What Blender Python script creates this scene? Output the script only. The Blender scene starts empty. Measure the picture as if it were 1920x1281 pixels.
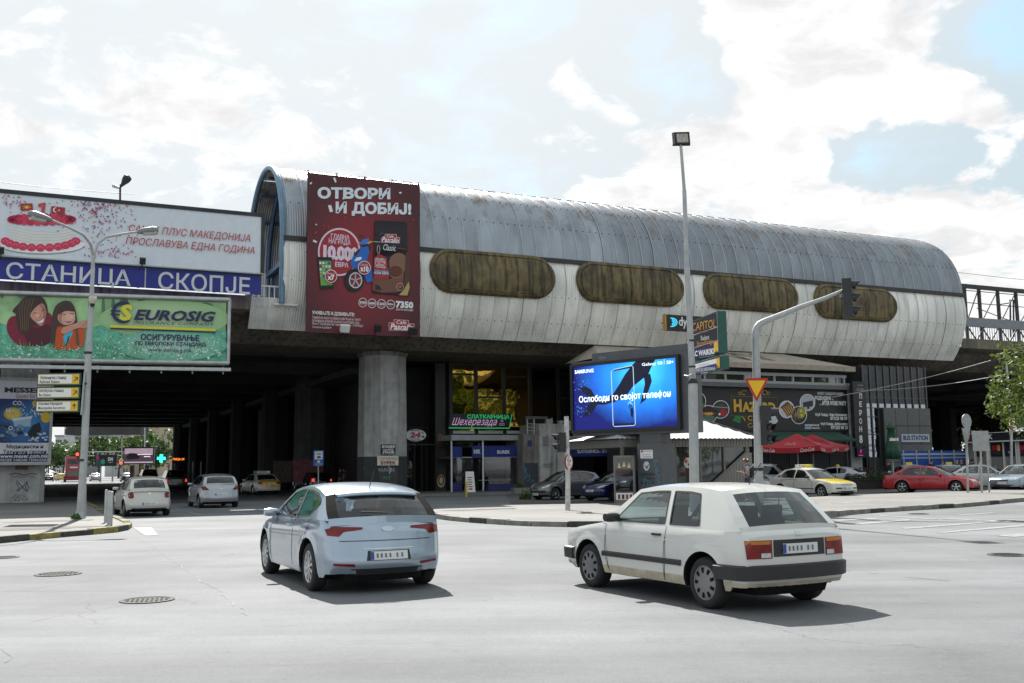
import bpy, bmesh, math, random
from mathutils import Vector, Matrix
from mathutils.bvhtree import BVHTree
sc = bpy.context.scene
COL = sc.collection
R = math.radians
# ------------------------------------------------------------------ camera
F, CX, CY, EYE, ROLL = 1867.0, 960.0, 640.5, 1.65, 0.0125
PITCH = math.atan(234.5 / F)
cam_d = bpy.data.cameras.new('camera'); cam = bpy.data.objects.new('camera', cam_d); COL.objects.link(cam)
cam_d.sensor_width = 36.0; cam_d.lens = F / 1920 * 36; cam_d.clip_end = 3000; cam_d.clip_start = .1
CM = Matrix.Translation((0, 0, EYE)) @ Matrix.Rotation(R(90) + PITCH, 4, 'X') @ Matrix.Rotation(-ROLL, 4, 'Z')
cam.matrix_world = CM
sc.camera = cam
C3 = CM.to_3x3(); EYEV = Vector((0, 0, EYE))
# ------------------------------------------------------------------ light
SUN_EL, SUN_AZ = R(45), R(-17)          # azimuth from +Y towards +X
sund = Vector((math.sin(SUN_AZ) * math.cos(SUN_EL), math.cos(SUN_AZ) * math.cos(SUN_EL), math.sin(SUN_EL)))
sl = bpy.data.lights.new('sun', 'SUN'); sl.energy = 4.6; sl.angle = R(.55); sl.color = (1, .97, .925)
so = bpy.data.objects.new('sun', sl); COL.objects.link(so); so.rotation_euler = sund.to_track_quat('Z', 'Y').to_euler()
sc.view_settings.view_transform = 'Standard'; sc.view_settings.look = 'None'
sc.view_settings.exposure = 1.0; sc.view_settings.gamma = 1
sc.cycles.max_bounces = 8; sc.cycles.transparent_max_bounces = 12
sc.cycles.caustics_reflective = False; sc.cycles.caustics_refractive = False
def pix_dir(px, py):
 return (C3 @ Vector((px - CX, CY - py, -F))).normalized()
def build_world():
 w = bpy.data.worlds.new('World'); sc.world = w; w.use_nodes = True
 nt = w.node_tree; N = nt.nodes; L = nt.links; N.clear()
 out = N.new('ShaderNodeOutputWorld'); bg = N.new('ShaderNodeBackground'); L.new(bg.outputs[0], out.inputs[0])
 bg.inputs[1].default_value = .1
 sky = N.new('ShaderNodeTexSky'); sky.sky_type = 'NISHITA'; sky.sun_disc = False
 sky.sun_elevation = SUN_EL; sky.sun_rotation = SUN_AZ; sky.air_density = 1.0; sky.dust_density = .6; sky.ozone_density = 2.0
 tc = N.new('ShaderNodeTexCoord'); D = tc.outputs['Generated']
 def math_(op, a, b=None, clamp=False):
  n = N.new('ShaderNodeMath'); n.operation = op; n.use_clamp = clamp
  for i, x in enumerate((a, b)):
   if x is None: continue
   if isinstance(x, (int, float)): n.inputs[i].default_value = x
   else: L.new(x, n.inputs[i])
  return n.outputs[0]
 def mapr(v, a, b, c, d, smooth=True):
  n = N.new('ShaderNodeMapRange'); n.interpolation_type = 'SMOOTHSTEP' if smooth else 'LINEAR'; n.clamp = True
  L.new(v, n.inputs[0])
  for i, x in enumerate((a, b, c, d)): n.inputs[i + 1].default_value = x
  return n.outputs[0]
 sep = N.new('ShaderNodeSeparateXYZ'); L.new(D, sep.inputs[0])
 zz = math_('ADD', math_('MAXIMUM', sep.outputs[2], 0.0), .22)
 comb = N.new('ShaderNodeCombineXYZ')
 L.new(math_('DIVIDE', sep.outputs[0], zz), comb.inputs[0]); L.new(math_('DIVIDE', sep.outputs[1], zz), comb.inputs[1])
 def noise(sc_, det, rough, off, dist=0.0):
  mp = N.new('ShaderNodeMapping'); L.new(comb.outputs[0], mp.inputs[0]); mp.inputs['Location'].default_value = off
  mp.inputs['Scale'].default_value = (1, 1, 1)
  n = N.new('ShaderNodeTexNoise'); n.inputs['Scale'].default_value = sc_; n.inputs['Detail'].default_value = det
  n.inputs['Roughness'].default_value = rough; n.inputs['Distortion'].default_value = dist
  L.new(mp.outputs[0], n.inputs[0]); return n.outputs['Fac']
 n1 = noise(2.9, 10, .60, (3.1, 1.7, 0), .35)
 n2 = noise(7.0, 8, .62, (7.3, 4.2, 0), .4)
 def spot(px, py, r0, r1, k):       # cloud banks (k > 0) and openings (k < 0), each at its own bearing
  n = N.new('ShaderNodeVectorMath'); n.operation = 'DISTANCE'; L.new(DW, n.inputs[0]); n.inputs[1].default_value = pix_dir(px, py)
  return mapr(n.outputs['Value'], r0, r1, k, 0.0)
 nw = N.new('ShaderNodeTexNoise'); nw.inputs['Scale'].default_value = 6; nw.inputs['Detail'].default_value = 5; L.new(D, nw.inputs[0]); wv = N.new('ShaderNodeVectorMath'); wv.operation = 'MULTIPLY_ADD'; L.new(nw.outputs['Color'], wv.inputs[0]); wv.inputs[1].default_value = (.16, .16, .16); wv.inputs[2].default_value = (-.08, -.08, -.08); wd = N.new('ShaderNodeVectorMath'); L.new(wv.outputs[0], wd.inputs[0]); L.new(D, wd.inputs[1]); DW = wd.outputs[0]
 banks = None
 for a in ((1380, 40, .04, .22, .16), (1560, 190, .02, .14, .16), (1180, 330, .04, .22, .10), (1830, 200, .01, .08, .22), (1720, 440, .03, .2, .12), (480, 250, .03, .2, .06), (640, 240, .01, .12, .05),
              (1830, 95, .01, .075, -.34), (1900, 300, .01, .09, -.28), (1690, 325, .01, .07, -.30), (1590, 300, .01, .06, -.22), (1510, 130, .01, .05, -.12), (1030, 190, .05, .24, -.10), (700, 60, .04, .3, -.07), (1240, 130, .02, .08, -.2)):
  g = spot(*a); banks = g if banks is None else math_('ADD', banks, g)
 dens = math_('ADD', math_('ADD', math_('MULTIPLY', n1, .60), math_('MULTIPLY', n2, .40)), banks)
 dens = math_('ADD', dens, mapr(sep.outputs[2], .08, .24, .10, 0.0))
 cover = mapr(dens, .495, .575, 0.0, 1.0)
 veil = mapr(dens, .08, .46, .42, .97)
 alpha = math_('MAXIMUM', cover, veil)
 shade = mapr(math_('SUBTRACT', n2, math_('MULTIPLY', n1, .4)), .10, .42, 4.2, 5.4)
 sd = N.new('ShaderNodeVectorMath'); sd.operation = 'DOT_PRODUCT'; L.new(D, sd.inputs[0]); sd.inputs[1].default_value = sund
 glow = mapr(sd.outputs['Value'], .60, .93, 0.0, .85)      # haze brightens towards the sun
 bright = N.new('ShaderNodeMix'); bright.data_type = 'RGBA'
 vl = N.new('ShaderNodeMix'); vl.data_type = 'RGBA'; L.new(glow, vl.inputs[0]); vl.inputs[6].default_value = (3.1, 3.68, 3.98, 1); vl.inputs[7].default_value = (4.5, 4.58, 4.58, 1)
 L.new(cover, bright.inputs[0]); L.new(vl.outputs[2], bright.inputs[6])
 cc = N.new('ShaderNodeCombineColor'); L.new(shade, cc.inputs[0]); L.new(shade, cc.inputs[1]); L.new(math_('MULTIPLY', shade, 1.0), cc.inputs[2])
 L.new(cc.outputs[0], bright.inputs[7])
 mix = N.new('ShaderNodeMix'); mix.data_type = 'RGBA'; L.new(alpha, mix.inputs[0])
 skb = N.new('ShaderNodeVectorMath'); skb.operation = 'MULTIPLY'; L.new(sky.outputs[0], skb.inputs[0]); skb.inputs[1].default_value = (1.0, 1.35, 1.3)
 L.new(skb.outputs[0], mix.inputs[6]); L.new(bright.outputs[2], mix.inputs[7])
 L.new(mix.outputs[2], bg.inputs[0])
build_world()
# ------------------------------------------------------------------ geometry frame of the place
O0 = Vector((-13.06, 53.0, 0)); UA = R(25.0)
U = Vector((math.cos(UA), math.sin(UA), 0)); V = Vector((-math.sin(UA), math.cos(UA), 0)); Z = Vector((0, 0, 1))
def W(t, v, z=0.0): return O0 + U * t + V * v + Z * z
def ray(px, py): return pix_dir(px, py)
def G(px, py, z=0.0):
 d = ray(px, py); k = (z - EYE) / d.z; return EYEV + d * k
def P(px, py, depth):
 d = ray(px, py); return EYEV + d * (depth / d.y)
class Plane:                                   # an upright plane: foot point, bearing
 def __init__(s, o, d):
  s.o = Vector((o[0], o[1], 0)); s.d = Vector((d[0], d[1], 0)).normalized(); s.n = Vector((s.d.y, -s.d.x, 0))
  if s.n.dot(Vector((0, 0, 0)) - s.o) < 0: s.n = -s.n
 def hit(s, px, py):
  r = ray(px, py); k = (s.o - EYEV).dot(s.n) / r.dot(s.n); p = EYEV + r * k
  return ((p - s.o).dot(s.d), p.z)
 def at(s, a, z, off=0.0): return s.o + s.d * a + Z * z + s.n * off
def VP(v): return Plane(W(0, v), U)
def tz(px, py, v=0.0): return VP(v).hit(px, py)
# ------------------------------------------------------------------ materials
MATS = {}
def lin(h):
 if isinstance(h, str):
  c = [int(h[i:i + 2], 16) / 255 for i in (0, 2, 4)]
  return tuple((x / 12.92 if x <= .04045 else ((x + .055) / 1.055) ** 2.4) for x in c)
 return h
def M(name, col=None, rough=.7, metal=0., var=.12, scale=2.5, bump=0., bscale=40., emit=0., coat=0., spec=.5, streak=0., stretch=(1, 1, 1)):
 if name in MATS: return MATS[name]
 col = lin(col)
 m = bpy.data.materials.new(name); m.use_nodes = True; nt = m.node_tree; N = nt.nodes; L = nt.links
 b = N['Principled BSDF']; b.inputs['Roughness'].default_value = rough; b.inputs['Metallic'].default_value = metal
 b.inputs['Specular IOR Level'].default_value = spec
 if coat: b.inputs['Coat Weight'].default_value = coat; b.inputs['Coat Roughness'].default_value = .04
 tc = N.new('ShaderNodeTexCoord'); mp = N.new('ShaderNodeMapping'); mp.inputs['Scale'].default_value = stretch
 L.new(tc.outputs['Object'], mp.inputs[0])
 n = N.new('ShaderNodeTexNoise'); n.inputs['Scale'].default_value = scale; n.inputs['Detail'].default_value = 6; n.inputs['Roughness'].default_value = .6
 L.new(mp.outputs[0], n.inputs[0])
 r = N.new('ShaderNodeValToRGB'); L.new(n.outputs['Fac'], r.inputs[0])
 r.color_ramp.elements[0].position = .3; r.color_ramp.elements[1].position = .7
 r.color_ramp.elements[0].color = (*[max(0, c * (1 - var)) for c in col], 1); r.color_ramp.elements[1].color = (*[min(1, c * (1 + var)) for c in col], 1)
 src = r.outputs[0]
 if streak:                                   # rain streaks: noise stretched down the surface
  mp2 = N.new('ShaderNodeMapping'); mp2.inputs['Scale'].default_value = (1, 1, .06); L.new(tc.outputs['Object'], mp2.inputs[0])
  n2 = N.new('ShaderNodeTexNoise'); n2.inputs['Scale'].default_value = 4; n2.inputs['Detail'].default_value = 5; L.new(mp2.outputs[0], n2.inputs[0])
  mr = N.new('ShaderNodeMapRange'); L.new(n2.outputs['Fac'], mr.inputs[0]); mr.inputs[1].default_value = .45; mr.inputs[2].default_value = .7; mr.inputs[3].default_value = 1; mr.inputs[4].default_value = 1 - streak
  mx = N.new('ShaderNodeVectorMath'); mx.operation = 'SCALE'; L.new(src, mx.inputs[0]); L.new(mr.outputs[0], mx.inputs['Scale']); src = mx.outputs[0]
 L.new(src, b.inputs['Base Color'])
 if bump:
  nb = N.new('ShaderNodeTexNoise'); nb.inputs['Scale'].default_value = bscale; nb.inputs['Detail'].default_value = 4; L.new(tc.outputs['Object'], nb.inputs[0])
  bp = N.new('ShaderNodeBump'); bp.inputs['Strength'].default_value = bump; bp.inputs['Distance'].default_value = .02; L.new(nb.outputs['Fac'], bp.inputs['Height']); L.new(bp.outputs[0], b.inputs['Normal'])
 if emit:
  L.new(src, b.inputs['Emission Color']); b.inputs['Emission Strength'].default_value = emit
 MATS[name] = m; return m
def glassmat(name, tint=(.55, .62, .62), gloss=1.0, rough=.02):
 if name in MATS: return MATS[name]
 m = bpy.data.materials.new(name); m.use_nodes = True; nt = m.node_tree; N = nt.nodes; L = nt.links; N.clear()
 o = N.new('ShaderNodeOutputMaterial'); t = N.new('ShaderNodeBsdfTransparent'); t.inputs[0].default_value = (*tint, 1)
 g = N.new('ShaderNodeBsdfGlossy'); g.inputs['Roughness'].default_value = rough; g.inputs[0].default_value = (gloss, gloss, gloss, 1)
 lw = N.new('ShaderNodeLayerWeight'); pw = N.new('ShaderNodeMath'); pw.operation = 'POWER'; L.new(lw.outputs['Facing'], pw.inputs[0]); pw.inputs[1].default_value = 4; fr = N.new('ShaderNodeMath'); fr.operation = 'MULTIPLY_ADD'; L.new(pw.outputs[0], fr.inputs[0]); fr.inputs[1].default_value = .85; fr.inputs[2].default_value = .07
 tcx = N.new('ShaderNodeTexCoord'); nz = N.new('ShaderNodeTexNoise'); nz.inputs['Scale'].default_value = .8; L.new(tcx.outputs['Object'], nz.inputs[0])
 bp = N.new('ShaderNodeBump'); bp.inputs['Strength'].default_value = .04; L.new(nz.outputs['Fac'], bp.inputs['Height']); L.new(bp.outputs[0], g.inputs['Normal'])
 x = N.new('ShaderNodeMixShader'); L.new(fr.outputs[0], x.inputs[0]); L.new(t.outputs[0], x.inputs[1]); L.new(g.outputs[0], x.inputs[2]); L.new(x.outputs[0], o.inputs[0])
 MATS[name] = m; return m
# ------------------------------------------------------------------ objects
WM = {}
def tag(o, label=None, cat=None, group=None, kind=None):
 if label: o['label'] = label
 if cat: o['category'] = cat
 if group: o['group'] = group
 if kind: o['kind'] = kind
 return o
def thing(name, label, cat, loc=(0, 0, 0), rz=0.0, group=None):
 o = bpy.data.objects.new(name, None); COL.objects.link(o); o.location = loc; o.rotation_euler = (0, 0, rz); o.empty_display_size = .3
 WM[o.name] = Matrix.Translation(Vector(loc)) @ Matrix.Rotation(rz, 4, 'Z')
 return tag(o, label, cat, group)
class MB:
 def __init__(s): s.v = []; s.f = []; s.m = []; s.sm = []; s.mats = []
 def mi(s, mat):
  if mat not in s.mats: s.mats.append(mat)
  return s.mats.index(mat)
 def add(s, verts, faces, mat, smooth=False):
  k = len(s.v); s.v += [Vector(x) for x in verts]; i = s.mi(mat)
  for f in faces: s.f.append([a + k for a in f]); s.m.append(i); s.sm.append(smooth)
 def obox(s, c, ex, ey, ez, mat):            # centre, three half-axes
  c = Vector(c); vs = [c + ex * a + ey * b + ez * d for a in (-1, 1) for b in (-1, 1) for d in (-1, 1)]
  s.add(vs, [(0, 1, 3, 2), (4, 6, 7, 5), (0, 4, 5, 1), (2, 3, 7, 6), (0, 2, 6, 4), (1, 5, 7, 3)], mat)
 def box(s, x0, x1, y0, y1, z0, z1, mat):
  s.obox(((x0 + x1) / 2, (y0 + y1) / 2, (z0 + z1) / 2), Vector(((x1 - x0) / 2, 0, 0)), Vector((0, (y1 - y0) / 2, 0)), Vector((0, 0, (z1 - z0) / 2)), mat)
 def wbox(s, t0, t1, v0, v1, z0, z1, mat):   # box in the viaduct's frame
  s.obox(W((t0 + t1) / 2, (v0 + v1) / 2, (z0 + z1) / 2), U * ((t1 - t0) / 2), V * ((v1 - v0) / 2), Z * ((z1 - z0) / 2), mat)
 def pbox(s, pl, a0, a1, z0, z1, o0, o1, mat):
  s.obox(pl.at((a0 + a1) / 2, (z0 + z1) / 2, (o0 + o1) / 2), pl.d * ((a1 - a0) / 2), pl.n * ((o1 - o0) / 2), Z * ((z1 - z0) / 2), mat)
 def prism(s, pts, ext, mat, smooth=False):
  n = len(pts); pts = [Vector(p) for p in pts]; ext = Vector(ext)
  s.add(pts + [p + ext for p in pts], [tuple(range(n)), tuple(range(2 * n - 1, n - 1, -1))], mat)
  k = len(s.v) - 2 * n; i = s.mi(mat)
  for a in range(n):
   b = (a + 1) % n; s.f.append([k + a, k + b, k + n + b, k + n + a]); s.m.append(i); s.sm.append(smooth)
 def tube(s, pts, r, mat, n=10, caps=True, smooth=True):
  pts = [Vector(p) for p in pts]; rs = r if isinstance(r, (list, tuple)) else [r] * len(pts); vs = []
  up = None
  for i, p in enumerate(pts):
   d = (pts[min(i + 1, len(pts) - 1)] - pts[max(i - 1, 0)]).normalized()
   if up is None: up = Vector((0, 0, 1)) if abs(d.z) < .9 else Vector((1, 0, 0))
   a = d.cross(up).normalized(); b = a.cross(d).normalized(); up = b
   vs += [p + (a * math.cos(2 * math.pi * k / n) + b * math.sin(2 * math.pi * k / n)) * rs[i] for k in range(n)]
  fs = [(i * n + k, i * n + (k + 1) % n, (i + 1) * n + (k + 1) % n, (i + 1) * n + k) for i in range(len(pts) - 1) for k in range(n)]
  s.add(vs, fs, mat, smooth)
  if caps: s.add(vs[:n], [tuple(range(n))], mat); s.add(vs[-n:], [tuple(range(n))], mat)
 def lathe(s, prof, mat, n=20, mtx=None, smooth=True):
  mtx = mtx or Matrix.Identity(4); vs = []
  for r, z in prof: vs += [mtx @ Vector((r * math.cos(2 * math.pi * k / n), r * math.sin(2 * math.pi * k / n), z)) for k in range(n)]
  s.add(vs, [(i * n + k, i * n + (k + 1) % n, (i + 1) * n + (k + 1) % n, (i + 1) * n + k) for i in range(len(prof) - 1) for k in range(n)], mat, smooth)
 def grid(s, fn, nu, nv, mat, smooth=True):
  vs = [fn(i / nu, j / nv) for i in range(nu + 1) for j in range(nv + 1)]
  s.add(vs, [(i * (nv + 1) + j, (i + 1) * (nv + 1) + j, (i + 1) * (nv + 1) + j + 1, i * (nv + 1) + j + 1) for i in range(nu) for j in range(nv)], mat, smooth)
 def build(s, name, parent=None, world=True, sharp=None, mat=None):
  me = bpy.data.meshes.new(name); o = bpy.data.objects.new(name, me); COL.objects.link(o)
  mw = WM.get(parent.name) if parent else None
  if parent is None and world and s.v:      # a thing that is one mesh: origin at its base
   lo = [min(v[i] for v in s.v) for i in range(3)]; hi = [max(v[i] for v in s.v) for i in range(3)]
   c = Vector(((lo[0] + hi[0]) / 2, (lo[1] + hi[1]) / 2, lo[2])); o.location = c; vs = [v - c for v in s.v]; WM[o.name] = Matrix.Translation(c)
  elif world and mw is not None: inv = mw.inverted(); vs = [inv @ v for v in s.v]
  else: vs = s.v
  me.from_pydata([tuple(v) for v in vs], [], s.f);
  for m in s.mats: me.materials.append(m)
  me.polygons.foreach_set('material_index', s.m); me.polygons.foreach_set('use_smooth', s.sm)
  if sharp: me.set_sharp_from_angle(angle=R(sharp))
  me.update()
  if parent: o.parent = parent; WM[o.name] = mw if mw is not None else Matrix.Identity(4)
  return o
# ------------------------------------------------------------------ lettering
_tc = {}
def text_geo(s, bold=0.0, shear=0.0, space=1.0):
 k = (s, bold, shear, space)
 if k not in _tc:
  c = bpy.data.curves.new('lettering', 'FONT'); c.body = s; c.offset = bold; c.shear = shear; c.resolution_u = 2; c.space_character = space
  o = bpy.data.objects.new('lettering', c); me = o.to_mesh()
  vs = [(v.co.x, v.co.y) for v in me.vertices]; fs = [tuple(p.vertices) for p in me.polygons]
  o.to_mesh_clear(); bpy.data.objects.remove(o); bpy.data.curves.remove(c)
  x0 = min(v[0] for v in vs); x1 = max(v[0] for v in vs); y0 = min(v[1] for v in vs); y1 = max(v[1] for v in vs)
  _tc[k] = ([((x - x0) / (x1 - x0), (y - y0) / (y1 - y0)) for x, y in vs], fs)
 return _tc[k]
class Ad:                                        # flat print on an upright plane, given in photo pixels
 def __init__(s, pl, mb=None, off=.0): s.pl = pl; s.mb = mb or MB(); s.off = off; s.k = 0
 def lay(s, z=None):
  if z is None: s.k += 1; return s.off + .004 * s.k
  return s.off + .004 * z
 def poly(s, pts, mat, z=None):
  o = s.lay(z); vs = [s.pl.at(*s.pl.hit(*p), o) for p in pts]; s.mb.add(vs, [tuple(range(len(vs)))], mat)
 def blob(s, pts, mat, z=None):               # closed outline rounded by a spline
  n = len(pts); out = []
  for i in range(n):
   a, b, c, d = (pts[(i + k) % n] for k in (-1, 0, 1, 2))
   for q in range(4):
    t = q / 4; out.append(tuple(.5 * (2 * b[k] + (c[k] - a[k]) * t + (2 * a[k] - 5 * b[k] + 4 * c[k] - d[k]) * t * t + (3 * b[k] - a[k] - 3 * c[k] + d[k]) * t ** 3) for k in (0, 1)))
  s.poly(out, mat, z)
 def rect(s, x0, y0, x1, y1, mat, z=None):    # in plane axes: corners bottom-left, top-right in pixels
  a, b = s.pl.hit(x0, y0); c, d = s.pl.hit(x1, y1); o = s.lay(z)
  s.mb.add([s.pl.at(a, b, o), s.pl.at(c, b, o), s.pl.at(c, d, o), s.pl.at(a, d, o)], [(0, 1, 2, 3)], mat)
 def text(s, t, x0, y0, x1, y1, mat, bold=0., shear=0., z=None, space=1.):
  a, b = s.pl.hit(x0, y0); c, d = s.pl.hit(x1, y1); o = s.lay(z); vs, fs = text_geo(t, bold, shear, space)
  s.mb.add([s.pl.at(a + (c - a) * x, b + (d - b) * y, o) for x, y in vs], fs, mat)
 def text3(s, t, bl, br, tl, mat, bold=0., shear=0., z=None):   # lettering printed at a tilt: three corners
  o = s.lay(z); vs, fs = text_geo(t, bold, shear, 1.0); a, b, c = (Vector(s.pl.hit(*q)) for q in (bl, br, tl))
  s.mb.add([s.pl.at(*(a + (b - a) * x + (c - a) * y), o) for x, y in vs], fs, mat)
 def ell(s, cx, cy, rx, ry, mat, z=None, n=28, a0=0., a1=360.):
  o = s.lay(z); ps = [(cx + rx * math.cos(R(a0 + (a1 - a0) * i / n)), cy - ry * math.sin(R(a0 + (a1 - a0) * i / n))) for i in range(n + (a1 - a0 < 360))]
  vs = [s.pl.at(*s.pl.hit(*p), o) for p in ps]; s.mb.add(vs, [tuple(range(len(vs)))], mat)
 def ring(s, cx, cy, rx, ry, w, mat, z=None, n=36, a0=0., a1=360.):
  o = s.lay(z); vs = []
  for i in range(n + 1):
   a = R(a0 + (a1 - a0) * i / n)
   for k in (0, w): vs.append(s.pl.at(*s.pl.hit(cx + (rx - k) * math.cos(a), cy - (ry - k) * math.sin(a)), o))
  s.mb.add(vs, [(2 * i, 2 * i + 1, 2 * i + 3, 2 * i + 2) for i in range(n)], mat)
 def line(s, pts, w, mat, z=None):
  o = s.lay(z); vs = []
  for i, p in enumerate(pts):
   q0 = pts[max(i - 1, 0)]; q1 = pts[min(i + 1, len(pts) - 1)]; dx, dy = q1[0] - q0[0], q1[1] - q0[1]; l = math.hypot(dx, dy) or 1
   nx, ny = -dy / l * w / 2, dx / l * w / 2
   for k in (1, -1): vs.append(s.pl.at(*s.pl.hit(p[0] + nx * k, p[1] + ny * k), o))
  s.mb.add(vs, [(2 * i, 2 * i + 1, 2 * i + 3, 2 * i + 2) for i in range(len(pts) - 1)], mat)
def copy_tree(o, parent=None):
 c = o.copy(); COL.objects.link(c)
 if parent: c.parent = parent
 for ch in list(o.children): copy_tree(ch, c)
 return c
# ------------------------------------------------------------------ materials of the place
def asphalt_mat(name, base, warm=(1, .985, .95), cracks=True, contrast=.16):
 m = bpy.data.materials.new(name); m.use_nodes = True; nt = m.node_tree; N = nt.nodes; L = nt.links; b = N['Principled BSDF']; b.inputs['Roughness'].default_value = .82
 b.inputs['Specular IOR Level'].default_value = .35
 tc = N.new('ShaderNodeTexCoord')
 def noise(s, d, ro=.6, st=None, rot=0):
  mp = N.new('ShaderNodeMapping'); L.new(tc.outputs['Object'], mp.inputs[0])
  if st: mp.inputs['Scale'].default_value = st
  mp.inputs['Rotation'].default_value = (0, 0, rot)
  n = N.new('ShaderNodeTexNoise'); n.inputs['Scale'].default_value = s; n.inputs['Detail'].default_value = d; n.inputs['Roughness'].default_value = ro; L.new(mp.outputs[0], n.inputs[0]); return n.outputs['Fac']
 def mr(v, a, b_, c, d):
  n = N.new('ShaderNodeMapRange'); L.new(v, n.inputs[0])
  for i, x in enumerate((a, b_, c, d)): n.inputs[i + 1].default_value = x
  return n.outputs[0]
 def mul(a, b_):
  n = N.new('ShaderNodeMath'); n.operation = 'MULTIPLY'; L.new(a, n.inputs[0]); L.new(b_, n.inputs[1]); return n.outputs[0]
 f = mr(noise(.22, 6), .3, .7, 1 - contrast, 1 + contrast)
 f = mul(f, mr(noise(1, 5, .65, (.06, .9, 1), R(38)), .3, .72, 1 + contrast * .6, 1 - contrast * .7))     # tyre-polished lanes
 f = mul(f, mr(noise(45, 3, .8), .25, .75, .80, 1.18))
 f = mul(f, mr(noise(14, 4, .75), .3, .7, .90, 1.10))
 f = mul(f, mr(noise(2.2, 6, .7), .55, .72, 1.0, .84))
 f = mul(f, mr(noise(7, 3, .6), .66, .74, 1.0, .80))
 f = mul(f, mr(noise(260, 2, .8), .25, .75, .66, 1.30))
 if cracks:
  wv = N.new('ShaderNodeTexNoise'); wv.inputs['Scale'].default_value = .9; wv.inputs['Detail'].default_value = 5; L.new(tc.outputs['Object'], wv.inputs[0])
  ad = N.new('ShaderNodeVectorMath'); ad.operation = 'MULTIPLY_ADD'; L.new(wv.outputs['Color'], ad.inputs[0]); ad.inputs[1].default_value = (1.6, 1.6, 0); L.new(tc.outputs['Object'], ad.inputs[2])
  vo = N.new('ShaderNodeTexVoronoi'); vo.feature = 'DISTANCE_TO_EDGE'; vo.inputs['Scale'].default_value = .16; L.new(ad.outputs[0], vo.inputs['Vector'])
  c = mr(vo.outputs['Distance'], 0, .0028, .0, 1.0)
  gate = mr(noise(.13, 3), .54, .60, 1.0, 0.0)
  mx = N.new('ShaderNodeMath'); mx.operation = 'MAXIMUM'; L.new(c, mx.inputs[0]); L.new(gate, mx.inputs[1])
  f = mul(f, mr(mx.outputs[0], 0, 1, .62, 1))
 col = N.new('ShaderNodeVectorMath'); col.operation = 'SCALE'; col.inputs[0].default_value = tuple(base * w for w in warm); L.new(f, col.inputs['Scale']); L.new(col.outputs[0], b.inputs['Base Color'])
 bp = N.new('ShaderNodeBump'); bp.inputs['Strength'].default_value = .35; bp.inputs['Distance'].default_value = .01
 L.new(noise(120, 3, .8), bp.inputs['Height']); L.new(bp.outputs[0], b.inputs['Normal'])
 return m
ASPH = asphalt_mat('pale worn asphalt', .156, (.955, .99, 1.02), contrast=.3)
PAVE = asphalt_mat('dusty pavement', .19, (1, .97, .91), contrast=.22)
PARK = asphalt_mat('parking asphalt', .11, (1, .98, .95), contrast=.25)
KERB = M('kerb stone', (.22, .21, .19), .9, var=.35, scale=3, bump=.4, bscale=20)
KYEL = M('kerb yellow paint', (.24, .205, .065), .85, var=.45, scale=6, bump=.3, bscale=20)
KBLK = M('kerb black paint', (.055, .055, .05), .85, var=.5, scale=6, bump=.3, bscale=20)
WLINE = M('worn road paint', (.235, .235, .232), .8, var=.35, scale=5)
CONC = M('stained concrete', (.23, .215, .19), .85, var=.30, scale=.9, bump=.25, bscale=8, streak=.5)
CONCB = M('brown weathered concrete', (.175, .15, .115), .88, var=.35, scale=.7, bump=.3, bscale=6, streak=.55)
CONCL = M('pale column concrete', (.40, .40, .39), .85, var=.22, scale=1.6, bump=.25, bscale=10, streak=.3)
SOFFIT = M('dark soffit', (.05, .05, .052), .9, var=.3, scale=.5)  # dark tone for deck underside, beams and footbridge slab
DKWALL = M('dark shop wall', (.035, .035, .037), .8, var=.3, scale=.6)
DKFRAME = M('dark bronze frame', (.022, .021, .02), .5, var=.2)
STEEL = M('galvanised steel', (.42, .43, .43), .45, .7, var=.2, scale=3)
GREYP = M('grey painted pole', (.40, .41, .41), .55, .2, var=.15, scale=3)
BLUEST = M('blue painted steel', (.035, .085, .17), .5, .1, var=.25, scale=2)
DKSTEEL = M('dark steel', (.03, .032, .035), .5, .3, var=.25)
WHITE = M('white print', (.78, .79, .80), .55, var=.03)
BLACK = M('black print', (.015, .015, .017), .5, var=.1)
WHITEM = M('white painted metal', (.70, .70, .69), .45, var=.08, scale=2)
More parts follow.
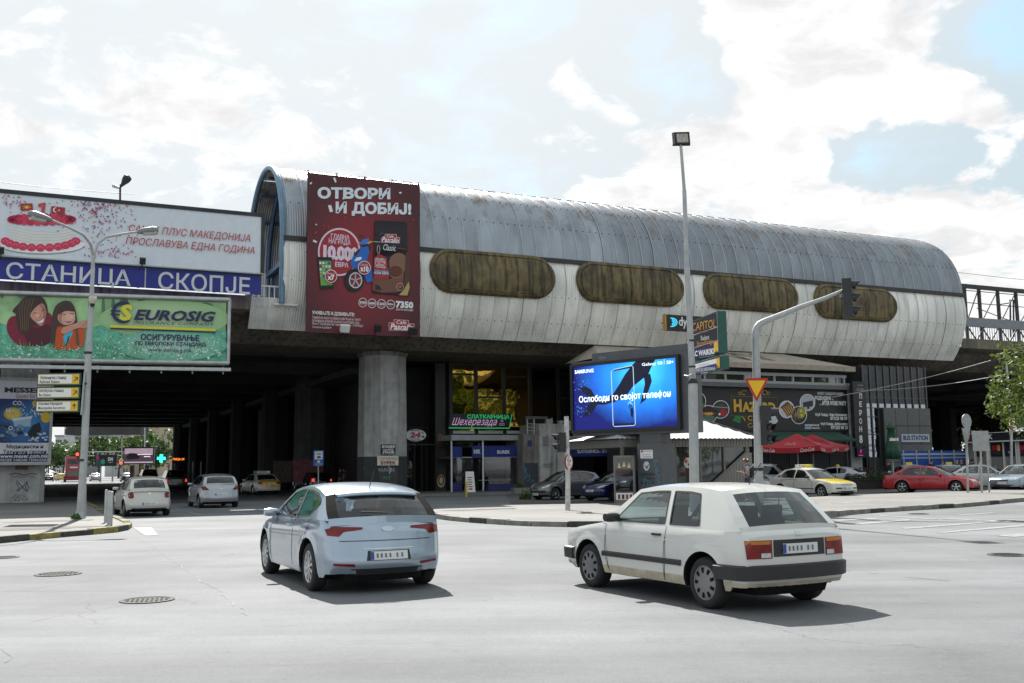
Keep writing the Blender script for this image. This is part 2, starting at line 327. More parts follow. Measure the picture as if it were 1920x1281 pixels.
def clad_mat(name, base, metal, rough, rust, panel, dirt, seam=.95, line=.62, corr=.55, rt=(.52, .66)):
 m = bpy.data.materials.new(name); m.use_nodes = True; nt = m.node_tree; N = nt.nodes; L = nt.links; b = N['Principled BSDF']
 b.inputs['Metallic'].default_value = metal; b.inputs['Roughness'].default_value = rough
 tc = N.new('ShaderNodeTexCoord'); sp = N.new('ShaderNodeSeparateXYZ'); L.new(tc.outputs['Object'], sp.inputs[0])
 def mth(op, a, b_=None):
  n = N.new('ShaderNodeMath'); n.operation = op
  for i, x in enumerate((a, b_)):
   if x is None: continue
   if isinstance(x, (int, float)): n.inputs[i].default_value = x
   else: L.new(x, n.inputs[i])
  return n.outputs[0]
 def mr(v, a, b_, c, d):
  n = N.new('ShaderNodeMapRange'); L.new(v, n.inputs[0])
  for i, x in enumerate((a, b_, c, d)): n.inputs[i + 1].default_value = x
  return n.outputs[0]
 def noise(s, d, st):
  mp = N.new('ShaderNodeMapping'); L.new(tc.outputs['Object'], mp.inputs[0]); mp.inputs['Scale'].default_value = st
  n = N.new('ShaderNodeTexNoise'); n.inputs['Scale'].default_value = s; n.inputs['Detail'].default_value = d; L.new(mp.outputs[0], n.inputs[0]); return n.outputs['Fac']
 cell = mth('FLOOR', mth('DIVIDE', sp.outputs[0], seam))
 cz = mth('FLOOR', mth('DIVIDE', sp.outputs[2], 2.4))
 wn = N.new('ShaderNodeTexWhiteNoise'); wn.noise_dimensions = '2D'; cb = N.new('ShaderNodeCombineXYZ'); L.new(cell, cb.inputs[0]); L.new(cz, cb.inputs[1]); L.new(cb.outputs[0], wn.inputs['Vector'])
 f = mr(wn.outputs['Value'], 0, 1, 1 - panel, 1 + panel * .5)
 f = mth('MULTIPLY', f, mr(noise(1.2, 6, (1, 1, .12)), .35, .75, 1 + dirt * .3, 1 - dirt))
 f = mth('MULTIPLY', f, mr(noise(.25, 4, (1, 1, 1)), .3, .7, .86, 1.1))
 if metal > .5: f = mth('MULTIPLY', f, mr(mth('ADD', sp.outputs[0], mth('MULTIPLY', noise(.5, 3, (1, 1, .3)), 6)), 23, 26, 1.28, .95))   # sky reflection put into the colour: near half lighter, far half darker
 fr = mth('FRACT', mth('DIVIDE', sp.outputs[0], seam))
 f = mth('MULTIPLY', f, mr(mth('ABSOLUTE', mth('SUBTRACT', fr, .5)), .46, .5, 1, line))
 col = N.new('ShaderNodeVectorMath'); col.operation = 'SCALE'; col.inputs[0].default_value = base; L.new(f, col.inputs['Scale'])
 rm = mth('MULTIPLY', mr(noise(1.6, 8, (1, 1, .16)), rt[0], rt[1], 0, 1), mr(sp.outputs[2], rust[0], rust[1], 0, rust[2]))
 mx = N.new('ShaderNodeMix'); mx.data_type = 'RGBA'; mx.clamp_factor = True; L.new(rm, mx.inputs[0]); L.new(col.outputs[0], mx.inputs[6]); mx.inputs[7].default_value = (.13, .075, .035, 1)
 L.new(mx.outputs[2], b.inputs['Base Color'])
 L.new(mth('MULTIPLY', mr(rm, 0, 1, 1, .1), metal), b.inputs['Metallic'])
 L.new(mth('ADD', mr(noise(2.5, 3, (1, 1, .5)), .3, .7, -.08, .1), rough), b.inputs['Roughness'])
 wv = mth('SINE', mth('MULTIPLY', sp.outputs[0], 2 * math.pi / .135))
 bp = N.new('ShaderNodeBump'); bp.inputs['Strength'].default_value = corr; bp.inputs['Distance'].default_value = .03; L.new(mth('ADD', wv, mth('MULTIPLY', noise(3, 3, (1, 1, .4)), 1.2)), bp.inputs['Height']); L.new(bp.outputs[0], b.inputs['Normal'])
 return m
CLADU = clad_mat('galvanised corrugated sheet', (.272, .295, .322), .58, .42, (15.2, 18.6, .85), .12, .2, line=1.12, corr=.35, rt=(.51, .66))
CLADT = clad_mat('pale skylit ridge sheet', (.62, .62, .60), .2, .45, (14.0, 16.0, 1.0), .12, .3, corr=.35, rt=(.46, .62))  # newer crown sheets, made paler still by sky light put into the colour
RIBM = M('bright standing seam', (.40, .43, .46), .4, .5, var=.2, scale=1.5)
SHADEC = M('shade-toned concrete', (.075, .076, .078), .9, var=.3, scale=1.2, streak=.3); SHADED = M('black shade-toned concrete', (.026, .026, .028), .9, var=.3, scale=1.2)  # darker concrete for inner columns: underpass gloom painted into the base colour
CLADL = clad_mat('cream corrugated sheet', (.88, .87, .81), 0.0, .55, (11.5, 14.0, .55), .09, .26, line=.78, corr=.45, rt=(.58, .74))
OVALM = M('brown weathered plastic panel', (.125, .092, .036), .6, var=.55, scale=1.3, bump=.3, bscale=5, streak=.75); OVALD = M('dark window joint', (.058, .043, .02), .8, var=.6, scale=4)
# ------------------------------------------------------------------ ground
def sheet(name, pts, mat, z, label=None):
 mb = MB(); mb.add([Vector((p[0], p[1], z)) for p in pts], [tuple(range(len(pts)))], mat); o = mb.build(name); tag(o, kind='structure'); return o
sheet('ground', [(-900, -300), (900, -300), (900, 1500), (-900, 1500)], ASPH, 0.0)
def raised(name, pts, h, mat):
 mb = MB(); mb.prism([Vector((p[0], p[1], 0.0)) for p in pts], (0, 0, h), mat); o = mb.build(name); return tag(o, kind='structure')
def smooth_line(px, n=6):
 pts = [Vector((*p, 0)) for p in px]; out = []
 for i in range(len(pts) - 1):
  a, b, c, d = pts[max(i - 1, 0)], pts[i], pts[i + 1], pts[min(i + 2, len(pts) - 1)]
  for k in range(n):
   t = k / n; out.append(.5 * ((2 * b) + (c - a) * t + (2 * a - 5 * b + 4 * c - d) * t * t + (3 * b - a - 3 * c + d) * t ** 3))
 out.append(pts[-1]); return [(p.x, p.y) for p in out]
def gpx(px): return [G(x, y) for x, y in px]
rk = [(806, 964), (822, 972), (880, 979), (990, 986), (1090, 988), (1200, 987), (1340, 982), (1480, 974), (1560, 968), (1612, 963), (1752, 954), (1800, 951), (1920, 940), (2060, 928)]
rkg = gpx(smooth_line(rk)); back = gpx([(2060, 915), (1920, 920), (1800, 925), (1620, 932), (1500, 938), (1320, 944), (1180, 949), (1050, 951), (940, 953), (830, 956)])
raised('right_pavement', [(p.x, p.y) for p in rkg] + [(p.x, p.y) for p in back], .12, PAVE)
lk = [(-260, 1042), (-120, 1029), (0, 1018), (80, 1010), (160, 1003), (205, 999), (232, 994), (238, 989), (226, 982), (205, 973), (185, 962), (165, 949), (140, 935)]
lkg = gpx(smooth_line(lk))
raised('left_pavement', [(p.x, p.y) for p in lkg] + [(-60, 52), (-60, 26)], .12, PAVE)
def kerb_run(pts, mats, seg, name, w=.22, h=.145):
 mb = MB(); acc = 0.0; k = 0
 L_ = [0.0]
 for i in range(1, len(pts)): L_.append(L_[-1] + (pts[i] - pts[i - 1]).length)
 def at(d):
  for i in range(1, len(pts)):
   if L_[i] >= d: return pts[i - 1].lerp(pts[i], (d - L_[i - 1]) / max(1e-6, L_[i] - L_[i - 1]))
  return pts[-1]
 rnd = random.Random(5); d = 0.0
 while d < L_[-1] - .05:
  e = min(d + seg * rnd.uniform(.85, 1.15), L_[-1]); a, b = at(d + .006), at(e - .006); dr = (b - a).normalized(); n = Vector((dr.y, -dr.x, 0))
  hh = h + rnd.uniform(-.012, .012); o = n * rnd.uniform(.0, .02) + n * .02
  mb.obox((a + b) / 2 + o + Z * hh / 2, dr * (b - a).length / 2, n * w / 2, Z * hh / 2, mats[k % len(mats)]); k += 1; d = e
 o = mb.build(name, sharp=30); tag(o, kind='structure'); return o
kerb_run(rkg, [KERB, KERB, KBLK, KERB], 1.0, 'right_kerb')
kerb_run(lkg, [KYEL, KBLK], 1.05, 'left_kerb')
raised('shop_pavement', [W(6.4, 3.2).xy, W(9.5, 2.0).xy, W(24, 1.6).xy, W(24, 9.4).xy, W(6.4, 9.4).xy], .10, PAVE)
pk = gpx([(960, 951), (1050, 950.5), (1180, 948.5), (1320, 943.5), (1500, 937.5), (1620, 931.5), (1800, 924.5), (1920, 919.5), (2060, 914.5)])
sheet('parking_road', [(p.x, p.y) for p in pk] + [W(75, -1.0).xy, W(14.5, 1.4).xy], PARK, .004)
tr = [W(-9.6, 2), W(7.2, 2), W(7.2, 112), W(-9.6, 112)]
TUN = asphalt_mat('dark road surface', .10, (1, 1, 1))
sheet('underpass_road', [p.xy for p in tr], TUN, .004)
rd = MB()
def mark(px, z=.008, mat=WLINE): rd.add([G(x, y, z) for x, y in px], [tuple(range(len(px)))], mat)
mark([(249, 989), (284, 988.5), (297, 1003.5), (272, 1004.5)])
for q in ([(318, 950.2), (321, 949.9), (338, 953.6), (334, 954)], [(351, 959.8), (356, 959.4), (381, 967), (373, 967.3)], [(300, 943.2), (302, 943), (310, 945.6), (307, 945.8)], [(444, 960.5), (452, 959.9), (447, 962), (470, 963.5), (468, 964.4), (446, 963.4)]): mark(q, .012)
for q in ([(1752, 998.5), (1768, 999.5), (1940, 985), (1940, 981.5)], [(1866, 1004), (1900, 1007), (1960, 1003), (1960, 997)], [(1560, 975), (1640, 971.5), (1650, 973), (1572, 977)], [(1590, 982), (1700, 974), (1712, 975.5), (1606, 984)], [(1650, 966), (1760, 973), (1750, 974), (1645, 967)], [(1790, 966), (1860, 961), (1866, 962), (1800, 967)], [(1770, 972), (1900, 977), (1893, 978.4), (1766, 973.2)], [(1690, 990), (1900, 974), (1905, 975.5), (1700, 992)]): mark(q)
tag(rd.build('road_markings'), kind='structure')
tar = MB(); TAR = M('tar seam', (.10, .10, .10), .7, var=.4, scale=8); PATCH = M('newer asphalt patch', (.17, .17, .168), .85, var=.25, scale=6, bump=.4, bscale=60)
def seam(px, w, mat=TAR, z=.0045):
 g = gpx(px); rnd = random.Random(len(px) + int(px[0][0])); pts = []
 for a, b in zip(g, g[1:]):
  n = max(2, int((b - a).length / .22))
  for k in range(n): pts.append(a.lerp(b, k / n) + Vector((rnd.uniform(-.035, .035), rnd.uniform(-.035, .035), 0)))
 vs = []
 for i, p in enumerate(pts):
  d = (pts[min(i + 1, len(pts) - 1)] - pts[max(i - 1, 0)]).normalized(); nn = Vector((-d.y, d.x, 0)) * w * rnd.uniform(.25, 1.1)
  vs += [p + nn + Z * z, p - nn + Z * z]
 fs = [(2 * i, 2 * i + 1, 2 * i + 3, 2 * i + 2) for i in range(len(pts) - 1) if rnd.random() > .16]
 tar.add(vs, fs, mat)
seam([(255, 1008), (295, 1030), (375, 1088), (410, 1108), (470, 1160)], .011)
seam([(345, 1056), (400, 1048), (490, 1026)], .012); seam([(20, 1110), (100, 1098), (230, 1080)], .008); seam([(60, 1166), (130, 1152), (330, 1118), (400, 1110)], .007)
seam([(0, 1212), (18, 1225), (12, 1240), (5, 1246)], .006)
seam([(1560, 1066), (1690, 1082), (1815, 1093)], .012); seam([(1400, 990), (1700, 1000), (1920, 990)], .008)
def blot(px, py, rx, ry, mat, z, sd):
 rd_ = random.Random(sd); n = 22; c = G(px, py); pts = []
 for k in range(n):
  a = 2 * math.pi * k / n; r_ = rd_.uniform(.65, 1.1); pts.append(c + U * (rx * r_ * math.cos(a)) + V * (ry * r_ * math.sin(a)) + Z * z)
 tar.add(pts, [tuple(range(n))], mat)
STN = M('dusty stain', (.10, .095, .088), .9, var=.35, scale=3); DUST = M('pale dust', (.26, .245, .22), .95, var=.3, scale=2.5)
for i, q in enumerate(((1110, 966, 1.1, .35), (1480, 951, 1.6, .4), (1600, 948, 1.2, .3), (1250, 962, 1.0, .5), (1700, 938, 1.4, .3), (900, 962, 1.6, .5))): blot(*q, STN if i % 2 else DUST, .1245 + .0005 * i, i)
for i, q in enumerate(((60, 1000, 2.0, .7), (90, 985, 1.5, .4))): blot(*q, STN, .1245 + .0006 * i, 20 + i)
tag(tar.build('tar_seams'), kind='structure')
IRON = M('cast iron cover', (.045, .043, .04), .8, 0, var=.4, scale=14, bump=.8, bscale=25)
def manhole(px, py, r, label):
 c = G(px, py); t = thing('manhole_cover', label, 'manhole cover', c, .3, 'manhole covers in the road')
 a = MB(); a.lathe([(r * 1.1, .0), (r * 1.1, .012), (r * .9, .014), (r * .9, .004)], IRON, 28); a.build('frame', t, world=False, sharp=30)
 b = MB(); b.lathe([(0.0005, .008), (r * .88, .008)], IRON, 28)
 for k in range(-4, 5):
  for j in range(-4, 5):
   if math.hypot(k, j) < 4.2: b.box(k * r * .19 - r * .05, k * r * .19 + r * .05, j * r * .19 - r * .05, j * r * .19 + r * .05, .008, .017, IRON)
 b.build('lid', t, world=False)
manhole(276, 1126, .31, 'round iron manhole cover in the road nearest to the camera')
manhole(109, 1077, .33, 'worn manhole cover sunk in the road between the striped kerb and the nearer cover')
manhole(2, 1046, .30, 'manhole cover just off the striped kerb, cut by the edge of the view')
manhole(1889, 1041, .30, 'dark manhole cover in the road beyond the white car')
manhole(1722, 964, .28, 'small manhole cover close to the pavement kerb by the red car')
# ------------------------------------------------------------------ viaduct
TL, TR_ = -45.0, 150.0
via = thing('viaduct', 'long brown concrete railway viaduct carrying the station above the road', 'viaduct', W(0, 0), UA)
mb = MB()
prof = [(.55, 11.0), (.55, 10.25), (.95, 10.1), (1.6, 9.95), (3.6, 8.75), (9.0, 8.7), (9.0, 10.3), (1.0, 10.3), (1.0, 11.0)]
mb.prism([W(TL, v, z) for v, z in prof], U * (TR_ - TL), CONCB); mb.build('fascia_beam', via)
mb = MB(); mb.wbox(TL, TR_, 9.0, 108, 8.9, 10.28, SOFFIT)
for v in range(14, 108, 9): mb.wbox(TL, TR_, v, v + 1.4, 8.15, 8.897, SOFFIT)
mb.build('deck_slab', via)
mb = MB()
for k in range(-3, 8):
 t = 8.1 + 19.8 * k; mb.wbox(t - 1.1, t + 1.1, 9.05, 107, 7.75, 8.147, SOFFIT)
mb.build('cross_beam', via)
COLG = 'concrete columns carrying the viaduct'
def column(t, v, r, label, nr=None, base=False, h=8.72):
 CL = CONCL if v < 10 else SHADEC if v < 30 else SHADED
 c = W(t, v); o = thing('concrete_column', label, 'column', c, UA, COLG); m = MB(); n = 8
 ring = []
 for k in range(n):
  a = 2 * math.pi * (k + .5) / n; rr = r * 1.06 * (1.0 if k % 2 else .94); ring.append(Vector((math.cos(a) * rr, math.sin(a) * rr, 0)))
 def flat(z0, z1, s0, s1, mat, mm):
  vs = [p * s0 + Z * z0 for p in ring] + [p * s1 + Z * z1 for p in ring]
  mm.add(vs, [(k, (k + 1) % n, n + (k + 1) % n, n + k) for k in range(n)] + [tuple(range(n, 2 * n)), tuple(range(n))], mat)
 flat(0, h, 1.03, .97, CL, m); m.build('shaft', o, world=False)
 q = MB(); flat(h - .25, h - .005, 1.03, 1.06, CONC if v < 10 else CL, q); q.build('bearing_collar', o, world=False)
 if base:
  q = MB(); flat(0, 2.35, 1.034, 1.032, M('grey base paint', (.045, .05, .052), .7, var=.2), q); q.build('painted_base', o, world=False)
 return o
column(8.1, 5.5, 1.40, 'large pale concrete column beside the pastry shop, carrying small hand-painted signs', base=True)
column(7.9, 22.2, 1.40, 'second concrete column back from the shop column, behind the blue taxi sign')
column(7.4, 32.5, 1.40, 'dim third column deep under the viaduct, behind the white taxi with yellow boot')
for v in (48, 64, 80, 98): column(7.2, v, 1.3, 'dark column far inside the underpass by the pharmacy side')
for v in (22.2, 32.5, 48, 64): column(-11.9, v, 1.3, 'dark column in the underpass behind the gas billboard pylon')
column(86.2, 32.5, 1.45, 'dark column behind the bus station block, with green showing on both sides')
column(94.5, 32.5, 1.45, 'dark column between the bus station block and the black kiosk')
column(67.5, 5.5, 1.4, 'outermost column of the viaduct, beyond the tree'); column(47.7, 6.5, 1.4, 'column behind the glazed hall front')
column(28, 8.5, 1.3, 'column hidden inside the club building')
# ------------------------------------------------------------------ canopy over the platforms
T0 = tz(531, 446)[0]; T1 = tz(1806, 556)[0]
ZS = tz(531, 446)[1]; RC = 5.25
def vlow(z):
 pts = [(9.2, 1.22), (9.9, .72), (10.8, .22), (11.8, -.12), (12.6, -.25), (13.3, -.2), (14.2, 0.0)]
 if z <= pts[0][0]: return pts[0][1]
 for (a, b), (c, d) in zip(pts, pts[1:]):
  if z <= c: return b + (d - b) * (z - a) / (c - a)
 return 0.0
can = thing('station_canopy', 'barrel-vaulted corrugated metal canopy over the raised station platforms', 'station roof', W(0, 0), UA)
NT = 128
def up(t, a, dr=0.0): return W(t, RC - (RC + dr) * math.cos(a), ZS + (RC + dr) * math.sin(a))
mb = MB()
SEAM = .95
k0 = math.floor(T0 / SEAM); edges = [T0] + [SEAM * k for k in range(k0 + 1, int(T1 / SEAM) + 1)] + [T1]
rn = random.Random(3)
for a, b in zip(edges, edges[1:]):
 dr = rn.uniform(-.012, .02)
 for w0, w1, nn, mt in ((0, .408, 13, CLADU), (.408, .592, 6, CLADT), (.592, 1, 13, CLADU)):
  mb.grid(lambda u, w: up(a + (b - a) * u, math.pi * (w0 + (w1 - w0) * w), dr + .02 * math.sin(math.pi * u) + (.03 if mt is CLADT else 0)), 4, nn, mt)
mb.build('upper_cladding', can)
mb = MB()
for i, t in enumerate(edges[1:-1]):
 mb.grid(lambda u, w: up(t + (-.03 + .06 * u), math.pi * w, .02 + .03 * math.sin(math.pi * u)), 2, 30, RIBM)
mb.build('seam_rib', can)
zb0 = 9.28
mb = MB()
TB1 = tz(1786, 672, 1.2)[0]
for a, b in zip([T0 - 1.6] + edges, edges):
 if b - a < .05: continue
 dr = rn.uniform(-.015, .02); lo = zb0; hi = ZS if a >= T0 - .01 else 10.9
 def lowp(u, w, a=a, b=b, dr=dr, hi=hi):
  z = lo + (hi - lo) * w; t = a + (b - a) * u
  if b >= T1 - .01: t = min(t, T1 + (TB1 - T1) * (1 - w))
  return W(t, vlow(z) - dr, z)
 mb.grid(lowp, 2, 14, CLADL)
mb.grid(lambda u, w: W(T0 + (T1 - T0) * u, 2 * RC - vlow(10.3 + (ZS - 10.3) * w), 10.3 + (ZS - 10.3) * w), 4, 8, CLADL)
mb.build('lower_cladding', can)
mb = MB()
for t in edges[1:-1]:
 for lo, hi in ((zb0, ZS - .1),): mb.grid(lambda u, w: W(t + (-.02 + .04 * u), vlow(lo + (hi - lo) * w) - .045, lo + (hi - lo) * w), 1, 14, CLADL, smooth=False)
mb.build('lower_seam', can)
mb = MB(); mb.wbox(T0, T1, -.16, .1, ZS - .14, ZS + .13, M('dark gutter', (.035, .033, .03), .6, var=.3)); mb.build('gutter', can)
RIV = M('bolt heads', (.05, .05, .05), .6)
mb = MB()
for t in [T0 + .45 + .475 * k for k in range(int((T1 - T0) / .475))]:
 for a in (.42, .80, 1.2):
  p = up(t, a, .03); n = (p - W(t, RC, ZS)).normalized(); mb.obox(p, U * .024, V * .024, Z * .024, RIV)
 for z in (10.35, 11.9):
  mb.obox(W(t, vlow(z) - .02, z), U * .022, V * .02, Z * .022, RIV)
o = mb.build('bolt_row', can); tag(o, kind='stuff')
mb = MB()
for a0, a1 in ((1.28, 1.30),):
 for a, b in zip(edges, edges[1:]): mb.grid(lambda u, w: up(a + (b - a) * u, a0 + rn.uniform(-.006, .006) + .02 * w, .045 + .02 * rn.random()), 1, 1, M('ragged sheet edge', (.05, .045, .04), .7), smooth=False)
mb.build('sheet_edge', can)
for x0, x1 in ((20.2, 23.8), (26.5, 30.5), (9.0, 17.5)): mb = MB(); mb.tube([up(x0, math.pi * .47, .13), up(x1, math.pi * .47, .13)], .05, DKSTEEL, 6); mb.build('ridge_rail', can)
mb = MB()          # open end: arch rim, inner ribs, bracing
def arcpts(t, r, n=28): return [up(t, math.pi * k / n, r) for k in range(n + 1)]
RIM = M('pale blue rim', (.13, .23, .33), .45, .2, var=.2)
mb.tube([W(T0 - .02, 0, 10.6)] + arcpts(T0 - .02, -.02) + [W(T0 - .02, 2 * RC, 10.6)], .16, RIM, 8); mb.build('end_arch', can)
mb = MB()
for t in (T0 + 1.2, T0 + 6.2, T0 + 12): mb.tube([W(t, .9, 10.6)] + arcpts(t, -.4, 16) + [W(t, 2 * RC - .9, 10.6)], .13, BLUEST, 6)
for a in (.5, .9, 1.3, 1.7, 2.1, 2.5): mb.tube([up(T0 + .3, a, -.2), up(T0 + 18, a, -.2)], .10, BLUEST, 6)
mb.tube([W(T0 + 1.2, .5, 14), up(T0 + 1.2, 1.0, -.4)], .12, BLUEST, 6); mb.tube([W(T0 + 1.2, 2.2, 10.4), W(T0 + 1.2, 2.2, 18.2)], .16, BLUEST, 6); mb.tube([W(T0 + 1.2, 6.0, 10.4), W(T0 + 1.2, 6.0, 19)], .16, BLUEST, 6)
mb.build('inner_rib', can)
mb = MB(); BLUEW = M('dark blue wall panel', (.02, .032, .08), .6, var=.2)
mb.wbox(T0 + 1.4, T0 + 1.6, .6, 9.8, 10.3, 13.9, BLUEW); mb.wbox(T0 + 1.0, T0 + 1.35, .5, 9.8, 13.8, 14.1, BLUEST); mb.build('end_wall', can)
mb = MB(); mb.wbox(T0 - .4, T0 + .9, .1, .22, 10.5, 10.62, WHITEM)
for k in range(9): mb.wbox(T0 - 1.5 + .28 * k, T0 - 1.45 + .28 * k, .3, .36, 10.4, 11.5, WHITEM)
mb.wbox(T0 - 1.6, T0 + .8, .3, .36, 11.5, 11.58, WHITEM); mb.build('end_railing', can)
mb = MB()
mb.wbox(T1 - .4, T1 - .1, .4, 10.1, 10.3, ZS, CLADL)
pts = [W(T1 - .25, 0.15, ZS)] + [up(T1 - .25, math.pi * k / 24, -.1) for k in range(25)]
mb.add(pts, [tuple(range(len(pts)))], CLADL); mb.build('end_gable', can)
for (x0, y0, x1, y1) in ((806, 513, 1040, 513), (1081, 531, 1281, 531), (1319, 549, 1495, 549), (1527, 567, 1680, 567)):
 a = tz(x0, y0, -.3)[0]; b = tz(x1, y1, -.3)[0]; xm = (x0 + x1) / 2
 ht, hb = {806: (473, 554), 1081: (496, 570), 1319: (517, 583), 1527: (537, 600)}[x0]
 zt = tz(xm, ht, -.3)[1]; zb = tz(xm, hb, -.3)[1]; r = (zt - zb) / 2; zc = (zt + zb) / 2
 def outline(ins):
  ps = []
  for k in range(17): an = R(90 - 180 * k / 16); ps.append((b - r + (r - ins) * math.cos(an), zc + (r - ins) * math.sin(an)))
  for k in range(17): an = R(270 - 180 * k / 16); ps.append((a + r + (r - ins) * math.cos(an), zc + (r - ins) * math.sin(an)))
  return ps
 m2 = MB(); rings = [(0, -.02), (-.03, .14), (.05, .24), (.16, .27), (.24, .2)]; vs = []; n = 34
 for ins, off in rings: vs += [W(t, vlow(z) - off, z) for t, z in outline(ins)]
 fs = [(i * n + k, i * n + (k + 1) % n, (i + 1) * n + (k + 1) % n, (i + 1) * n + k) for i in range(len(rings) - 1) for k in range(n)]
 m2.add(vs, fs, OVALM, True)
 top = outline(.24); half = [p for p in top]
 rows = sorted(top, key=lambda p: p[0]);
 cols = 10; ts = [a + .3 + (b - a - .6) * i / 40 for i in range(41)]
 def zr(t):
  rr = r - .24
  if t < a + r: d = a + r - t
  elif t > b - r: d = t - (b - r)
  else: d = 0
  return math.sqrt(max(0, rr * rr - d * d))
 vs = []
 for i, t in enumerate(ts):
  for j in range(9):
   z = zc + zr(t) * (-1 + 2 * j / 8); bul = .22 + .05 * abs(math.sin(i * math.pi * cols / 40)) * (1 if 0 < i < 40 else 0)
   vs.append(W(t, vlow(z) - bul, z))
 m2.add(vs, [(i * 9 + j, (i + 1) * 9 + j, (i + 1) * 9 + j + 1, i * 9 + j + 1) for i in range(40) for j in range(8)], OVALM, False)
 for i in range(0, cols + 1):
  t = ts[0] + (ts[-1] - ts[0]) * i / cols + rn.uniform(-.05, .05)
  if zr(t) < .4 or rn.random() < .12: continue
  hh = zr(t) - .08; vs = []
  for j in range(9):
   z = zc - hh + 2 * hh * j / 8; w_ = .03 * (1 + .5 * math.sin(j * 2 + i)); vs += [W(t - w_, vlow(z) - .285, z), W(t + w_, vlow(z) - .285, z)]
  m2.add(vs, [(2 * j, 2 * j + 1, 2 * j + 3, 2 * j + 2) for j in range(8)], OVALD)
 m2.build('oval_window', can, sharp=40)
# ------------------------------------------------------------------ deck to the right of the canopy: truss screen and rail
trs = thing('truss_screen', 'open steel truss gantry with railing on the viaduct beyond the canopy', 'railing', W(T1 + 1, 1.0, 11), UA)
mb = MB(); ta = T1 + .6
zt = tz(1812, 536, 1.0)[1]; zr_ = tz(1812, 606, 1.0)[1]; zr2 = tz(1812, 612, 1.0)[1]
mb.wbox(ta, ta + 40, .88, 1.12, zt - .2, zt + .12, DKSTEEL); mb.build('top_chord', trs)
mb = MB(); px = [1812, 1839, 1874, 1908, 1950, 1990]; tt = [tz(x, 600, 1.0)[0] for x in px]
for t in tt: mb = MB(); mb.wbox(t - .1, t + .1, .9, 1.1, 11.0, zt - .203, DKSTEEL); mb.build('truss_post', trs)
mb = MB()
for a, b in zip(tt, tt[1:]): mb.tube([W(a + .1, 1.0, zr_ + .2), W(b - .1, 1.0, zt - .3)], .05, DKSTEEL, 5)
for z in (zt - .42, (zt + zr_) / 2 + .1): mb.tube([W(ta, .8, z), W(ta + 40, .8, z)], .035, DKSTEEL, 5)
for a in tt: mb.tube([W(a, .95, zr2), W(a + .9, .95, 11.0)], .06, DKSTEEL, 5); mb.tube([W(a + 1.8, .95, zr2), W(a + .95, .95, 11.0)], .06, DKSTEEL, 5)
mb.build('brace', trs)
RLG = M('grey deck railing', (.20, .215, .235), .5, .3); mb = MB(); mb.wbox(ta, ta + 40, .6, .85, zr2 - .05, zr_ + .40, RLG)
for k in range(150): mb.wbox(ta + .26 * k, ta + .26 * k + .03, .68, .72, 11.0, zr2 - .053, RLG)
mb.build('railing_bars', trs)
# ------------------------------------------------------------------ printed colours
def C(h, rough=.55, var=.03, emit=0., **k):
 n = ('lit ' if emit else 'ink ') + h; return M(n, h, rough, var=var, emit=emit, **k)
def gradmat(name, ca, cb, cen, rad, emit=0., pw=1., noise=.0, nscale=1.0, mid=None):
 m = bpy.data.materials.new(name); m.use_nodes = True; nt = m.node_tree; N = nt.nodes; L = nt.links; b = N['Principled BSDF']; b.inputs['Roughness'].default_value = .5
 tc = N.new('ShaderNodeTexCoord'); sub = N.new('ShaderNodeVectorMath'); sub.operation = 'SUBTRACT'; L.new(tc.outputs['Object'], sub.inputs[0]); sub.inputs[1].default_value = cen
 mul = N.new('ShaderNodeVectorMath'); mul.operation = 'DIVIDE'; L.new(sub.outputs[0], mul.inputs[0]); mul.inputs[1].default_value = rad
 ln = N.new('ShaderNodeVectorMath'); ln.operation = 'LENGTH'; L.new(mul.outputs[0], ln.inputs[0])
 nz = N.new('ShaderNodeTexNoise'); nz.inputs['Scale'].default_value = nscale; nz.inputs['Detail'].default_value = 5; L.new(tc.outputs['Object'], nz.inputs[0])
 ma = N.new('ShaderNodeMath'); ma.operation = 'MULTIPLY_ADD'; L.new(nz.outputs['Fac'], ma.inputs[0]); ma.inputs[1].default_value = noise; L.new(ln.outputs['Value'], ma.inputs[2])
 sb = N.new('ShaderNodeMath'); sb.operation = 'SUBTRACT'; L.new(ma.outputs[0], sb.inputs[0]); sb.inputs[1].default_value = noise / 2
 r = N.new('ShaderNodeValToRGB'); L.new(sb.outputs[0], r.inputs[0]); r.color_ramp.elements[0].color = (*lin(ca), 1); r.color_ramp.elements[1].color = (*lin(cb), 1)
 if mid: e = r.color_ramp.elements.new(mid[0]); e.color = (*lin(mid[1]), 1)
 L.new(r.outputs[0], b.inputs['Base Color'])
 if emit: L.new(r.outputs[0], b.inputs['Emission Color']); b.inputs['Emission Strength'].default_value = emit
 return m
NAVY = C('1f2450'); RED = C('a81f2b'); CYRED = C('b34a40')
def root_at(pl, px, py, label, name, cat, group=None):
 a, z = pl.hit(px, py); p = pl.at(a, z); return thing(name, label, cat, p, math.atan2(pl.d.y, pl.d.x), group)
def frame_bars(mb, pl, x0, y0, x1, y1, w, o0, o1, mat):
 a, b = pl.hit(x0, y0); c, d = pl.hit(x1, y1)
 mb.pbox(pl, a - w, c + w, d, d + w, o0, o1, mat); mb.pbox(pl, a - w, c + w, b - w, b, o0, o1, mat)
 mb.pbox(pl, a - w, a, b, d, o0, o1, mat); mb.pbox(pl, c, c + w, b, d, o0, o1, mat)
def panel(mb, pl, x0, y0, x1, y1, o0, o1, mat):
 a, b = pl.hit(x0, y0); c, d = pl.hit(x1, y1); mb.pbox(pl, a, c, b, d, o0, o1, mat)
rn = random.Random(11)
